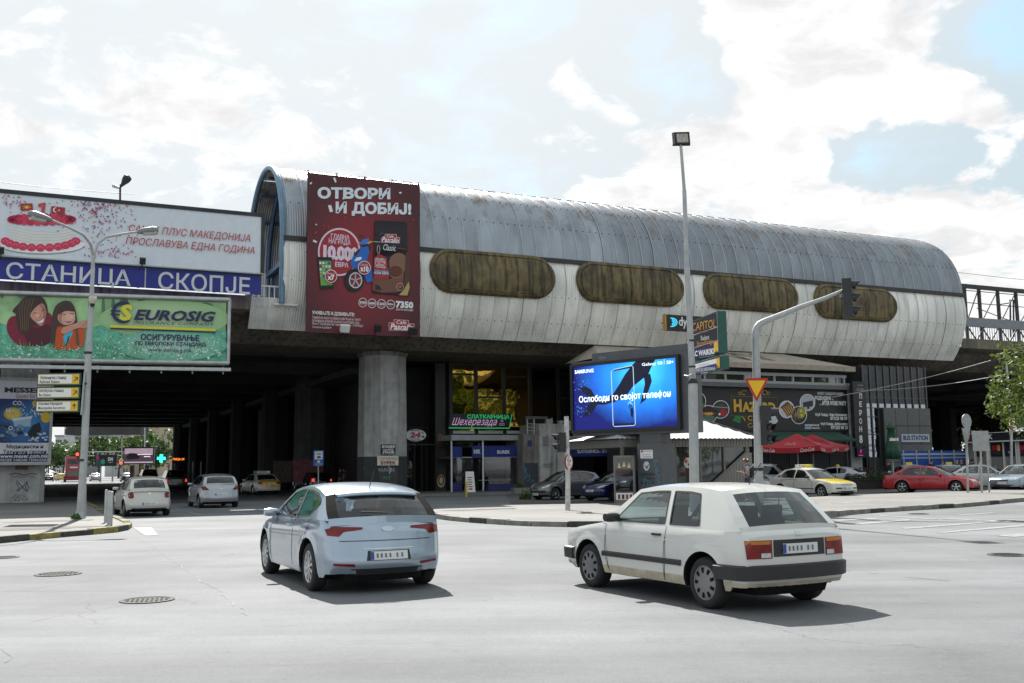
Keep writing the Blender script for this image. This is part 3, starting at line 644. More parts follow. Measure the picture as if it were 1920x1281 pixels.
# ---- cake billboard on the parapet
pl = VP(-.6); bb = root_at(pl, 245, 500, 'long white billboard on the viaduct parapet showing a birthday cake and two little flags', 'cake_billboard', 'billboard')
ca0 = pl.hit(-420, 500)[0]; ca1, cz0 = pl.hit(488, 512.5); cz1 = pl.hit(488, 407)[1]; mb = MB(); mb.pbox(pl, ca0, ca1, cz0, cz1, -.1, 0, C('d3dae2', var=.05)); mb.build('print_sheet', bb)
mb = MB(); mb.pbox(pl, ca0, ca1 + .18, cz1, cz1 + .2, -.25, .05, DKSTEEL); mb.pbox(pl, ca1, ca1 + .18, cz0, cz1, -.25, .05, DKSTEEL); mb.pbox(pl, ca0, ca1 + .18, cz0 - .06, cz0, -.25, .05, GREYP)
for k in range(14): mb.tube([pl.at(ca1 - .3 - 1.9 * k, cz1, -.26), pl.at(ca1 - .3 - 1.9 * k, cz0 - 1, -1.1)], .06, DKSTEEL, 6)
mb.build('frame', bb)
ad = Ad(pl, off=.004)
ad.ell(80, 461, 79, 17, C('9aa0a6'), 1, 40); ad.ell(80, 459, 79, 16, C('eceef0'), 2, 40)
ad.poly([(15, 416), (20, 424), (60, 432), (100, 434), (139, 425), (138, 452), (110, 462), (60, 462), (16, 450)], C('dcdcd8'), 3)
for k in range(5): ad.line([(16, 424 + 5.5 * k), (60, 434 + 5.5 * k), (105, 436 + 5.2 * k), (138, 429 + 5.3 * k)], .7, C('b9bab6'), 4)
for k in range(11):
 a = R(200 + 14 * k); x = 76 + 70 * math.cos(a); y = 446 - 19 * math.sin(a) * 1.0
 ad.ell(x, y, 9, 7.5, C('cf3658'), 5 + k % 2, 14); ad.line([(x - 5, y + 1), (x, y - 3), (x + 5, y + 1)], 1.1, C('e9809a'), 8)
for k in range(26):
 a = 2 * math.pi * k / 26; ad.ell(78 + 58 * math.cos(a), 412 - 4 + 7 * math.sin(a) + 4, 7, 5, C('d23a5c' if k % 2 else 'b92c4c'), 9, 12)
ad.ell(78, 411, 50, 5, C('c23352'), 10); ad.poly([(72, 383), (82, 380.5), (86, 381), (83, 403), (76, 402.5), (78, 388), (72, 389)], C('b8414a'), 12); ad.line([(79, 384), (78, 402)], .9, C('dd8a90'), 13)
FR = C('a5222f'); ad.poly([(38, 382.5), (61, 382), (62, 395), (39, 396)], FR, 14)
for k in range(8):
 a = R(45 * k + 8); ad.poly([(50 + 2 * math.cos(a + .5), 389 + 1.5 * math.sin(a + .5)), (50 + 11 * math.cos(a), 389 + 6 * math.sin(a)), (50 + 2 * math.cos(a - .5), 389 + 1.5 * math.sin(a - .5))], C('d8b73a'), 15)
ad.ell(50.3, 389, 3, 2.6, C('e2c243'), 16); ad.line([(63, 396), (64, 407)], .8, BLACK, 14)
ad.poly([(97, 387), (122, 390), (121, 403), (96, 400)], FR, 14); ad.ell(104, 394.3, 4.6, 4.6, WHITE, 15); ad.ell(105.4, 394.2, 3.6, 3.6, FR, 16); ad.ell(110.5, 395, 1.6, 1.6, WHITE, 15, 5); ad.line([(97, 387), (93, 409)], .9, BLACK, 14)
for k in range(330):
 r_ = rn.random()
 if r_ < .12: x = rn.gauss(24, 12); y = rn.gauss(376, 9)
 elif r_ < .8: x = rn.gauss(185, 32); y = 372 + abs(rn.gauss(0, 1)) * 34 + (x - 125) * .1
 else: x = rn.gauss(205, 30); y = rn.gauss(474, 7)
 if not (4 < x < 262 and 362 + x * .1 < y < 484): continue
 a = rn.uniform(0, 3.1); l = rn.uniform(1.0, 2.1); w = .8; ca, sa = math.cos(a), math.sin(a)
 ad.poly([(x + ca * l - sa * w, y + sa * l + ca * w), (x + ca * l + sa * w, y + sa * l - ca * w), (x - ca * l + sa * w, y - sa * l - ca * w), (x - ca * l - sa * w, y - sa * l + ca * w)], (C('b23843'), C('b23843'), C('4b5f9c'))[rn.randrange(3)], 18)
ad.text('САНТЕ ПЛУС МАКЕДОНИЈА', 241, 438, 469, 440.5, CYRED, .004, .22, 20); ad.text('ПРОСЛАВУВА ЕДНА ГОДИНА', 235, 461, 477, 463.5, CYRED, .004, .22, 20)
ad.mb.build('picture_print', bb)
for px, py in ((266, 492), (2, 473)):
 f = thing('flood_lamp', 'small black flood lamp on the cake billboard ' + ('above the gap between the two blue words' if px > 100 else 'below the cake'), 'lamp', pl.at(*pl.hit(px, py + 4), .1), UA, 'billboard flood lamps')
 m2 = MB(); m2.obox((0, -.3, .1), Vector((.14, 0, 0)), Vector((0, .1, .05)), Vector((0, -.07, .14)), DKSTEEL); m2.build('lamp_head', f, world=False)
 m2 = MB(); m2.tube([(0, .1, -.1), (0, -.25, .0)], .03, DKSTEEL, 6); m2.build('arm', f, world=False)
# ---- station name board
pl = VP(-.45); sb = root_at(pl, 245, 540, 'blue station name board with white capitals running along the viaduct edge', 'station_sign', 'sign')
BLU = M('blue banner cloth', '252f86', .6, var=.14, scale=1.2, bump=.3, bscale=2)
mb = MB(); a, b = pl.hit(490, 552.5); c, d = pl.hit(490, 518); sb_l = pl.hit(-300, 540)[0]; seam_x = pl.hit(272.5, 520)[0]
mb.pbox(pl, sb_l, seam_x - .02, b, d, -.12, 0, BLU); mb.pbox(pl, seam_x + .02, c, b, d, -.12, 0, BLU); mb.build('board', sb)
mb = MB(); mb.pbox(pl, sb_l, c + .02, d + .02, d + .32, -.3, -.08, BLUEST); mb.pbox(pl, seam_x - .03, seam_x + .03, b, d, 0, .01, GREYP)
for k in range(24): mb.pbox(pl, c - 1.1 * k - .04, c - 1.1 * k, d + .06, d + .30, -.12, -.05, DKSTEEL)
mb.build('frame', sb)
LW = M('pale plastic letters', (.62, .64, .67), .5, var=.05)
ad = Ad(pl, off=.008); ad.text('СТАНИЦА', 10.5, 528.5, 246, 506.5, LW, .012); ad.text('СКОПЈЕ', 296, 542.5, 469, 520.5, LW, .012); ad.mb.build('lettering', sb)
# ---- insurance billboard hanging below
pe_ = P(0, 620, 46.4); pl = Plane(pe_.xy, (P(424, 620, 49.2) - pe_).xy); eb = root_at(pl, 215, 686, 'insurance billboard with a smiling woman and a pointing girl on a flowery meadow', 'insurance_billboard', 'billboard')
GRN = M('meadow print', (.30, .50, .24), .5, var=.5, scale=.55, bump=0); GRS = M('grass print', (.11, .43, .28), .5, var=.45, scale=3.0)
mb = MB(); panel(mb, pl, -240, 676, 424.5, 567.5, -.25, 0, GRN); mb.build('print_sheet', eb)
mb = MB(); a, b = pl.hit(424.5, 679); c, d = pl.hit(424.5, 566); a0 = pl.hit(-240, 600)[0]
for z in (b - .06, d + .09): mb.tube([pl.at(a0, z, .04), pl.at(a + .12, z, .04)], .12, STEEL, 10)
mb.tube([pl.at(a + .08, b - .1, .04), pl.at(a + .08, d + .12, .04)], .09, STEEL, 10); mb.pbox(pl, a0, a, b, d, -.4, -.26, DKSTEEL); mb.build('frame', eb)
mb = MB(); e0 = pl.hit(433, 690)[0]; mb.pbox(pl, a0, e0, b - .48, b - .32, .0, .35, STEEL)
for k in range(12): mb.pbox(pl, e0 - .4 - 1.45 * k, e0 - .34 - 1.45 * k, b - .6, b - .26, -.25, -.005, STEEL)
mb.build('service_beam', eb)
ad = Ad(pl, off=.004)
def z7(pts): return [(x / 7.533, 530 + y / 7.533) for x, y in pts]
for x, y, w, h in ((30, 100, 60, 120), (350, 130, 200, 110), (1290, 200, 90, 230), (1460, 220, 50, 260), (1600, 220, 60, 230), (1750, 200, 120, 120), (2300, 240, 300, 190), (2900, 280, 260, 180), (2000, 200, 120, 150)):
 ad.ell(x / 7.533, 530 + (y + h / 2) / 7.533, w / 15, h / 15, M('dark foliage print', (.07, .17, .09), .5, var=.6, scale=1.5), 1, 20)
ad.poly([(-240, 676.5)] + [(x, 606 + 6 * math.sin(x * .05) + (x * .02)) for x in range(-240, 425, 12)] + [(424, 622), (424, 677.5)], GRS, 2)
SKIN = C('c9917c'); MAR = C('7c1733'); HAIR = C('3a2a24'); ORG = C('c4501c')
ad.blob(z7([(95, 610), (130, 510), (210, 470), (480, 440), (700, 430), (745, 620), (690, 860), (330, 900), (180, 820), (110, 710)]), MAR, 4); ad.blob(z7([(330, 620), (520, 640), (700, 600), (690, 860), (420, 880)]), C('4d0f24'), 5)
ad.blob(z7([(180, 400), (260, 300), (340, 220), (430, 180), (540, 178), (620, 230), (665, 320), (675, 430), (650, 520), (560, 600), (440, 620), (400, 720), (350, 740), (270, 690), (235, 560), (225, 450)]), HAIR, 6)
for k in range(5): ad.line(z7([(300 + 45 * k, 250 - 8 * k), (270 + 40 * k, 370), (290 + 30 * k, 520), (300 + 22 * k, 680)]), .9, C('7d5c42'), 7)
ad.blob(z7([(430, 470), (470, 390), (560, 310), (615, 305), (650, 380), (655, 450), (635, 540), (600, 605), (550, 600), (480, 540)]), SKIN, 8)
ad.blob(z7([(560, 318), (610, 308), (648, 380), (652, 450), (636, 530), (600, 598), (585, 560), (612, 470), (600, 390)]), C('a9705c'), 8.4); ad.blob(z7([(500, 440), (545, 400), (560, 470), (520, 500)]), C('dcaa94'), 8.6); ad.poly(z7([(500, 548), (560, 552), (630, 500), (610, 560), (565, 580)]), WHITE, 9); ad.line(z7([(495, 545), (560, 548), (635, 495)]), .8, C('8c2c3c'), 10); ad.line(z7([(500, 556), (565, 584), (615, 562), (635, 500)]), .8, C('8c2c3c'), 10)
for q in ([(465, 442), (500, 428), (540, 434)], [(590, 405), (615, 385), (638, 384)]): ad.line(z7(q), 1.2, HAIR, 9)
ad.line(z7([(560, 430), (575, 480), (550, 500)]), .7, C('9c6450'), 9)
ad.blob(z7([(765, 640), (880, 612), (1090, 640), (1190, 650), (1205, 760), (1165, 905), (1060, 950), (850, 945), (730, 890)]), ORG, 11); ad.blob(z7([(930, 870), (900, 760), (990, 690), (1030, 700), (960, 850)]), C('3fb4d6'), 12); ad.blob(z7([(935, 880), (965, 770), (985, 760), (950, 890)]), NAVY, 13)
ad.blob(z7([(740, 470), (790, 330), (900, 262), (1000, 275), (1060, 370), (1090, 540), (1060, 610), (850, 620), (800, 660), (770, 880), (705, 890), (725, 640)]), C('43302b'), 14); ad.blob(z7([(1065, 640), (1100, 660), (1120, 870), (1080, 860)]), C('6d4a3a'), 14)
ad.blob(z7([(820, 520), (835, 440), (900, 410), (1040, 400), (1065, 500), (1040, 570), (960, 600), (880, 590)]), C('d3a08a'), 15); ad.blob(z7([(830, 450), (850, 340), (940, 300), (1030, 340), (1055, 410), (930, 405)]), C('3d2b27'), 16)
ad.blob(z7([(830, 500), (850, 430), (880, 440), (870, 540), (900, 590), (850, 570)]), C('b07a66'), 15.4); ad.blob(z7([(940, 460), (1010, 455), (1040, 500), (990, 530), (940, 520)]), C('e2b7a2'), 15.6)
for q in ([(865, 455), (900, 445), (935, 455)], [(985, 448), (1015, 438), (1045, 445)]): ad.line(z7(q), 1.1, HAIR, 16)
ad.blob(z7([(920, 545), (970, 535), (1030, 535), (985, 572), (950, 570)]), C('b4525e'), 17); ad.line(z7([(930, 545), (1025, 537)]), .9, WHITE, 18); ad.line(z7([(955, 470), (970, 505), (945, 510)]), .7, C('a9705c'), 16)
ad.blob(z7([(865, 690), (900, 640), (1000, 600), (1080, 575), (1170, 545), (1240, 528), (1252, 545), (1200, 565), (1255, 590), (1250, 610), (1200, 650), (1130, 640), (1040, 670), (940, 725), (885, 720)]), SKIN, 19); ad.line(z7([(1170, 590), (1235, 600)]), .6, C('8c5a48'), 20); ad.line(z7([(1165, 610), (1215, 630)]), .6, C('8c5a48'), 20)
for k in range(620):
 x = rn.uniform(-5, 420); y = rn.triangular(608, 676, 660)
 if 12 < x < 165 and y < 648: continue
 s_ = .6 + 1.5 * (y - 600) / 76 * rn.random(); ad.ell(x, y, s_ * 1.3, s_ * .8, C(('c9dcd6', 'e6efe9', '9ec7b8')[k % 3]), 22 + k % 2, 6)
for k in range(300):
 x = rn.uniform(-5, 420); y = rn.uniform(646, 674); h = rn.uniform(4, 12); ad.poly([(x, y), (x + 1.3, y), (x + rn.uniform(-2, 3), y - h)], M(('grass blade print a', 'grass blade print b')[k % 2], ((.05, .26, .12), (.14, .42, .22))[k % 2], .5), 24 + k % 3)
e0_ = pl.hit(215, 686)
def glow_(cx, cy, rx, ry, ca, cb, z, nm):
 a_, z_ = pl.hit(cx, cy); ra = pl.hit(cx + rx, cy)[0] - a_; rz_ = z_ - pl.hit(cx, cy + ry)[1]; ad.ell(cx, cy, rx, ry, gradmat(nm, ca, cb, (a_ - e0_[0], 0, z_ - e0_[1]), (ra, 9, rz_), noise=.25, nscale=1.2), z, 36)
glow_(308, 598, 122, 36, (.52, .66, .40), (.30, .50, .24), 3, 'pale glow print'); glow_(322, 648, 104, 30, (.42, .60, .52), (.11, .43, .28), 21, 'pale meadow print')
ad.ring(231, 586.5, 21.5, 20.5, 6.5, NAVY, 30, 30, 52, 308); ad.text('S', 224, 602, 249, 572, C('d6d23e'), .05, .1, 32)
for y in (583, 589.5): ad.line([(208, y + .4), (226, y + 1.2)], 3.0, NAVY, 31)
ad.text('EUROSIG', 251, 601, 405, 585, NAVY, .035, .28, 31); ad.text('INSURANCE COMPANY', 250, 608, 402, 606.5, NAVY, .0, .25, 31, 1.15)
ad.poly([(207, 610.3), (404, 617.5), (404, 621.8), (207, 614.8)], C('d9d32f'), 31); ad.poly([(207, 615.6), (404, 622.6), (404, 625), (207, 618)], NAVY, 31)
ad.text('ОСИГУРУВАЊЕ', 264, 638.3, 374, 629, NAVY, .03, 0, 31); ad.text('ПО ЕВРОПСКИ СТАНДАРД', 254, 649, 386, 643, NAVY, .025, 0, 31); ad.text('www.eurosig.mk', 278, 662, 360, 653.5, C('41586a'), .0, 0, 31)
ad.mb.build('picture_print', eb)
# ---- gas billboard on its concrete pier
pr = thing('concrete_pier', 'graffiti-scribbled square concrete pier under the gas billboard', 'column', W(-11.75, 5.5), UA)
mb = MB(); w0 = 1.16
mb.prism([W(-11.75 + a * w0, 5.5 + b * w0) for a, b in ((-1, -.8), (-.8, -1), (.8, -1), (1, -.8), (1, 1), (-1, 1))], (0, 0, 8.14), CONCL); mb.build('shaft', pr)
pl = VP(5.5 - w0 - .01); ad = Ad(pl); INK = C('39485e'); INK2 = C('4c4c4c')
for q in ([(17, 890), (30, 887), (45, 891), (58, 888), (70, 889)], [(30, 905), (36, 915), (31, 921)], [(31, 901), (45, 917), (52, 922)], [(52, 902), (42, 913), (33, 922)], [(50, 905), (54, 915), (52, 921), (47, 912), (52, 906)]): ad.line(q, 1.6, INK, 2)
for q in ([(24, 934), (30, 927), (36, 928), (30, 935), (26, 938), (37, 939), (34, 930)], [(40, 937), (38, 929), (46, 930), (42, 938), (51, 938), (47, 931), (53, 937)]): ad.line(q, 1.3, INK2, 2)
ad.text('НАРКОМАНИЈА', 19, 896.5, 65, 890.5, C('8b7c60'), 0, 0, 1); ad.mb.build('graffiti', pr)
mbx = MB(); panel(mbx, pl, 28, 881, 53, 873, 0, .02, C('6b5138')); mbx.build('paper_notice', pr)
pl = VP(3.6); gb = root_at(pl, 48, 870, 'gas company billboard with a blue splash picture on a concrete pier', 'gas_billboard', 'billboard')
mb = MB(); a, b = pl.hit(-60, 866); c, d = pl.hit(96.5, 716); zt_ = pl.hit(50, 713.5)[1]; zb_ = pl.hit(50, 867)[1]
mb.pbox(pl, a, c, zb_, zt_, -.3, 0, C('d5d8dc')); mb.build('print_sheet', gb)
mb = MB(); w = .14
mb.pbox(pl, a, c + w, zt_, zt_ + w, -.35, .06, GREYP); mb.pbox(pl, a, c + w, zb_ - w, zb_, -.35, .06, GREYP); mb.pbox(pl, c, c + w, zb_, zt_, -.35, .06, GREYP); mb.build('frame', gb)
mb = MB()
for dx in (-1, 1): mb.wbox(-11.75 + dx * .8 - .08, -11.75 + dx * .8 + .08, 3.9, 4.34, 6, 6.2, DKSTEEL)
mb.build('bracket', gb)
ad = Ad(pl, off=.004)
ad.text('MESSER', 8.5, 736, 82, 727.5, C('1c2a44'), .045, 0, 2); ad.text('Gases for Life', 29.5, 746.5, 84, 739, C('9c2f3a'), 0, 0, 2)
BLUP = gradmat('blue splash print', '3f8fd0', '0d2a6a', (0, 0, 2.1), (1.6, 3, 1.4), noise=.5, nscale=2.2)
ad.poly([(-60, 746), (95, 749.5), (94, 830.5), (-60, 830.5)], BLUP, 1)
ad.ell(24, 776, 17, 12, C('cfae2a'), 3); ad.ell(24, 776, 13, 9, C('e3d06a'), 4)
for k in range(6): ad.line([(24, 776), (24 + 12 * math.cos(k * 1.05), 776 + 8.5 * math.sin(k * 1.05))], .8, C('cfae2a'), 5)
ad.ell(86, 783, 9.5, 10, C('dfb92a'), 3); ad.ell(68, 757, 8, 6, C('d8b433'), 3)
ad.poly([(24, 786), (59, 781), (57, 800), (27, 800)], C('9fc6dd'), 6); ad.poly([(23, 785), (60, 780), (59.6, 785), (23.4, 790)], C('d7e6ee'), 7)
for k in range(26): x = rn.uniform(28, 66); y = 779 - rn.random() * 22; ad.poly([(x, y + 4), (x + 1.5, y), (x + 3.5, y + 3)], C('a9d3ec'), 6)
for k in range(22): x = rn.uniform(0, 42); y = rn.uniform(794, 829); ad.ell(x, y, 5.5, 3.2, C(('10203c', '2c4d74', '7f9bb4')[k % 3]), 8 + k % 3, 10)
ad.poly([(52, 812), (62, 797), (74, 792), (78, 806), (70, 818), (58, 822)], C('0e1526'), 9)
for k in range(14): x = rn.uniform(48, 88); y = rn.uniform(812, 827); ad.ell(x, y, 3.4, 2, C(('8fb4d6', 'c4d9ea')[k % 2]), 9, 7)
for t, x0, y0, x1, y1 in (('CO', 23.5, 760, 41, 752), ('2', 41.5, 761, 44.5, 757), ('N', 11, 774.5, 19.5, 766.5), ('2', 21, 775, 24.5, 770.5), ('He', 64.5, 779, 80.5, 773.5), ('O', 15.5, 807, 24.5, 799), ('2', 25.2, 808, 27.5, 804), ('Ar', 57.5, 826.5, 70, 819)): ad.text(t, x0, y0, x1, y1, WHITE, .02, 0, 14)
ad.text('Медицински и', 12, 842.5, 81, 833.5, C('24262e'), .02, 0, 2); ad.text('Технички гасови', 5.5, 851.5, 87, 843, C('24262e'), .02, 0, 2)
ad.poly([(-60, 851.5), (94.5, 851), (94, 866), (-60, 867)], C('232b52'), 2); ad.text('www.meser.com.mk', 0, 859, 91, 851.6, WHITE, .02, 0, 4); ad.text('MESSER VARDAR TEHNOGAS', 0, 865.5, 90, 860, WHITE, .0, 0, 4)
ad.mb.build('picture_print', gb)
# ---- tall red coffee banner
pl = VP(-.8); rb = root_at(pl, 682, 630, 'tall dark red coffee prize banner hung in front of the metal canopy', 'coffee_banner', 'billboard')
x0b, x1b = pl.hit(575, 480)[0], pl.hit(787.5, 480)[0]; zt_ = pl.hit(576, 323)[1]; zb_ = pl.hit(680, 628)[1]; wid = x1b - x0b
REDP = gradmat('red banner print', '93202c', '47141d', (0, 0, 4.2), (3.6, 3, 5.2), noise=.12, nscale=.8)
mb = MB()
mb.grid(lambda u, w: pl.at(x0b + wid * u, zb_ + (zt_ - zb_) * w, .02 * math.sin(9 * w + 5 * u) * math.sin(7 * u)), 12, 24, REDP)
mb.build('print_sheet', rb)
mb = MB()
for z in (zb_ + .05, (zb_ + zt_) / 2, zt_ - .05): mb.pbox(pl, x0b, x1b, z - .05, z + .05, -.2, -.1, DKSTEEL)
for k in range(5): a = x0b + .05 + (wid - .1) * k / 4; mb.pbox(pl, a - .04, a + .04, zb_, zt_ + .15, -.14, -.06, DKSTEEL)
for z in (zb_ + .6, zt_ - 4):
 for a in (x0b + .4, x1b - .4): mb.tube([pl.at(a, z, -.1), pl.at(a, z, -.9)], .06, DKSTEEL, 6)
mb.build('frame', rb)
ad = Ad(pl, off=.03)
def b2(pts): return [(570 + x / 8.005, 320 + y / 8.005) for x, y in pts]
def b3(pts): return [(570 + x / 7.536, 470 + y / 7.536) for x, y in pts]
LT = C('d3dde3')
ad.text3('ОТВОРИ', (595, 373), (731.5, 374.3), (595, 351), LT, .05, 0, 3); ad.text3('И ДОБИЈ!', (629, 404.5), (771, 407), (629, 378), LT, .05, 0, 3)
for q in ([(430, 115), (465, 108), (487, 175), (462, 185)], [(355, 525), (405, 520), (432, 620), (385, 628)], [(78, 205), (95, 178), (122, 182), (105, 210)], [(1418, 340), (1440, 318), (1465, 335), (1445, 355)], [(165, 815), (182, 798), (195, 812), (180, 828)], [(125, 1065), (145, 1038), (195, 1068), (180, 1092)], [(1232, 890), (1280, 822), (1295, 850), (1255, 912)], [(575, 400), (600, 425), (595, 440), (578, 432)]): ad.poly(b2(q), LT, 5)
for q in ([(148, 940), (190, 912), (198, 928), (158, 956)], [(605, 690), (620, 690), (625, 735), (612, 735)], [(705, 755), (722, 730), (728, 740), (712, 765)], [(280, 815), (305, 825), (305, 845), (285, 835)], [(355, 830), (372, 835), (375, 870), (362, 868)], [(1620, 735), (1655, 730), (1655, 745), (1622, 748)], [(870, 455), (885, 445), (890, 470), (875, 470)]): ad.poly(b2(q), C('b8323a'), 2)
ad.ring(635.6, 473, 40, 45, 3.2, C('dfc9d6'), 4, 48); RP = C('9c222c'); ad.ell(635.6, 473, 36.8, 41.8, RP, 3, 40)
PK = C('dccbdc'); ad.text('ГЛАВНА', 620, 447.5, 655, 441.3, PK, .02, 0, 5); ad.text('НАГРАДА', 616, 458.5, 657, 450.5, PK, .02, 0, 5); ad.text('10.000', 605.5, 487, 672, 464.5, PK, .06, 0, 5, .9); ad.text('ЕВРА', 628, 500.3, 653, 493, PK, .03, 0, 5)
ad.poly([(595, 482), (622, 483), (625.5, 541), (600, 543)], C('10151c'), 7); ad.poly([(597.5, 489), (620.5, 489.5), (623, 535), (601, 536)], gradmat('phone screen print', '2b5f74', '6f9f46', (-2.6, 0, 5.4), (2.5, 3, 2.2), noise=.4), 8)
for r_ in range(5):
 for c_ in range(4):
  if r_ > 2 and c_ > 1: continue
  x = 600 + 5.6 * c_ + r_ * .3; y = 493.5 + 6.2 * r_ + c_ * .2; ad.rect(x - 1.7, y + 1.8, x + 1.7, y - 1.8, C(('dfe6ea', '5cb2dc', 'e3a13c', 'e8e8e8', '3c4350')[(r_ * 4 + c_ * 3) % 5]), 9)
ad.ell(663.5, 526, 18.5, 21.5, C('14141a'), 7, 36); ad.ring(666, 526, 12.5, 15, 2.2, C('c9c9cf'), 9, 32); ad.ell(666, 526, 10.5, 13, C('7d1a25'), 8, 28)
for k in range(5): a = R(72 * k + 20); ad.line([(666, 526), (666 + 11 * math.cos(a), 526 - 13.5 * math.sin(a))], 2.4, C('a9a9b2'), 10)
SB = C('1f63b8'); ad.poly(b3([(648, 190), (690, 80), (740, 10), (800, -40), (905, -60), (915, 20), (890, 120), (845, 200), (770, 255), (690, 255)]), SB, 11); ad.poly(b3([(850, 370), (950, 200), (965, 440), (885, 455)]), SB, 11); ad.poly(b3([(700, 60), (740, 5), (800, -30), (770, 30), (720, 90)]), C('2b2433'), 12)
ad.poly(b2([(760, 1270), (850, 1180), (900, 1120), (1000, 1120), (985, 1200), (950, 1275), (860, 1290)]), C('1b1b28'), 10); ad.poly(b2([(826, 1100), (878, 1040), (965, 1022), (972, 1072), (935, 1112), (840, 1115)]), C('2a78cf'), 13); ad.poly(b2([(800, 1090), (832, 1075), (835, 1105), (812, 1112)]), C('d09a32'), 14); ad.poly(b2([(930, 1090), (990, 1060), (1030, 1070), (960, 1110)]), C('d09a32'), 14)
ad.line(b2([(890, 1040), (865, 985)]), .7, BLACK, 12); ad.ell(*b2([(857, 975)])[0], 2.6, 2.8, C('30343c'), 13, 12); ad.line(b2([(1035, 1060), (1110, 975)]), .7, BLACK, 12); ad.poly(b2([(1115, 960), (1150, 925), (1192, 930), (1180, 968), (1125, 985)]), C('30343c'), 22); ad.line(b2([(1030, 1072), (1130, 1080)]), 1, C('c8c8c8'), 22)
ad.poly(b3([(703, 150), (735, 105), (790, 92), (815, 105), (790, 138), (730, 152)]), C('dfe6ea'), 14); ad.poly(b3([(690, 250), (770, 255), (845, 280), (850, 340), (770, 330)]), C('20202a'), 10)
ad.poly(b2([(1062, 750), (1300, 768), (1537, 776), (1550, 1281), (1560, 1281), (1050, 1281)]), C('16161f'), 15); ad.poly(b3([(985, -10), (1430, -10), (1440, 40), (1500, 420), (1480, 640), (960, 600), (975, 350)]), C('161722'), 15)
ad.poly(b2([(1066, 752), (1537, 777), (1530, 835), (1075, 815)]), C('0a0a10'), 16)
ad.ell(*b3([(1330, 180)])[0], 18, 19, C('7d5c46'), 17); ad.poly(b3([(1430, 20), (1480, 60), (1492, 420), (1470, 620), (1400, 600)]), C('4c3226'), 18)
ad.poly(b3([(965, 390), (1200, 410), (1400, 330), (1395, 480), (1330, 590), (1100, 600), (960, 560)]), C('6f483a'), 19); ad.ell(*b3([(1290, 300)])[0], 14.5, 13, C('8a5a45'), 20); ad.ell(*b3([(1285, 300)])[0], 13, 10.5, C('5e2a18'), 21); ad.poly(b3([(990, 480), (1060, 500), (1090, 570), (1000, 560)]), C('2c1a14'), 20); ad.poly(b3([(1400, 560), (1470, 440), (1485, 520), (1450, 640), (1330, 635)]), C('b09a5a'), 22)
ad.ring(*b3([(1347, 518)])[0], 6.8, 7.5, .8, C('caa9a9'), 24, 20); ad.ell(*b3([(1347, 518)])[0], 3.5, 3, C('9a5a55'), 24, 10)
ad.poly(b2([(1205, 955), (1380, 960), (1385, 1000), (1432, 1010), (1428, 1095), (1145, 1085), (1150, 1015), (1200, 1010)]), C('c9b1ab'), 18); ad.poly(b2([(1212, 962), (1373, 967), (1378, 1006), (1424, 1016), (1420, 1088), (1152, 1079), (1157, 1021), (1207, 1016)]), C('a02630'), 19)
ad.text('Cafe', *b2([(1232, 1010)])[0], *b2([(1335, 975)])[0], WHITE, .01, .3, 22); ad.text('Pascalín', *b2([(1160, 1078)])[0], *b2([(1412, 1018)])[0], WHITE, .02, .25, 22); ad.text('Classic', *b2([(1180, 1200)])[0], *b2([(1372, 1125)])[0], WHITE, 0, .4, 22); ad.line(b2([(1410, 1172), (1520, 1190)]), 1.2, C('a02630'), 20)
ad.ring(*b2([(1108, 1190)])[0], 3, 8, 1, C('c9b5b0'), 24, 18); ad.poly(b3([(1045, 45), (1155, 110), (1190, 380), (1185, 405), (985, 405), (970, 380), (985, 120)]), C('a3242e'), 24)
for k, t in enumerate(('СКЕНИРАЈ', '10 скутери', '7 x iPhone 7', '+ 7350 награди')): ad.text(t, *b3([(990, 145 + 36 * k)])[0], *b3([(1140, 118 + 36 * k)])[0], WHITE, .01, 0, 26)
ad.poly(b3([(975, 278), (1195, 285), (1198, 350), (975, 345)]), C('232c66'), 26); ad.text('ГЛАВНА НАГРАДА', *b3([(985, 308)])[0], *b3([(1185, 292)])[0], WHITE, .0, 0, 28); ad.text('10,000 ЕВРА', *b3([(980, 342)])[0], *b3([(1190, 316)])[0], WHITE, .02, 0, 28)
for x, y, rr, t1, t2 in ((619.4, 519, 11.5, 'iPhone 7', 'x7'), (681.7, 503, 12, 'СКУТЕР', 'x10')):
 ad.ell(x, y, rr, rr + .8, WHITE, 28); ad.ell(x, y, rr - 1.2, rr - .4, RP, 30); ad.text(t1, x - 7, y - 3.5, x + 6.5, y - 6.5, WHITE, 0, 0, 32); ad.text(t2, x - 8 if len(t2) > 2 else x - 7, y + 7, x + 8 if len(t2) > 2 else x + 6.5, y - 2.5, WHITE, .05, 0, 32)
for x, y, t in ((679.8, 567.7, '300'), (697.2, 569.2, '600'), (714.7, 570.3, '1200'), (732.2, 571.5, '500gr')):
 ad.ring(x, y, 8, 8.8, 1, WHITE, 4, 26); ad.text(t, x - 6, y + 2, x + 6, y - 2.3, WHITE, .03, 0, 4); ad.line([(x - 4, y + 4), (x + 4, y + 4.3)], .8, C('d79aa0'), 4)
ad.text('7350', 741.6, 577.4, 774.5, 566.3, WHITE, .05, 0, 4); ad.text('ДРУГИ НАГРАДИ', 742, 583, 774, 580.3, WHITE, .01, 0, 4)
ad.text('УЖИВАЈТЕ И ДОБИВАЈТЕ!', 585, 590.8, 664, 587, WHITE, .03, 0, 4)
for k, (t, xr) in enumerate((('Уживајте во вкусот на врвното кафе Pascalin и станете', 675.5), ('потенцијален добитник на некоја од наградите, како', 673), ('iPhone 7, Скутер или пак главната награда - 10 000 Евра!', 680), ('Отворете и добијте!', 621))): ad.text(t, 585, 599 + 5.7 * k, xr, 596.5 + 5.9 * k - (1.5 if xr < 650 else 0), C('d9c3c6'), .01, 0, 4)
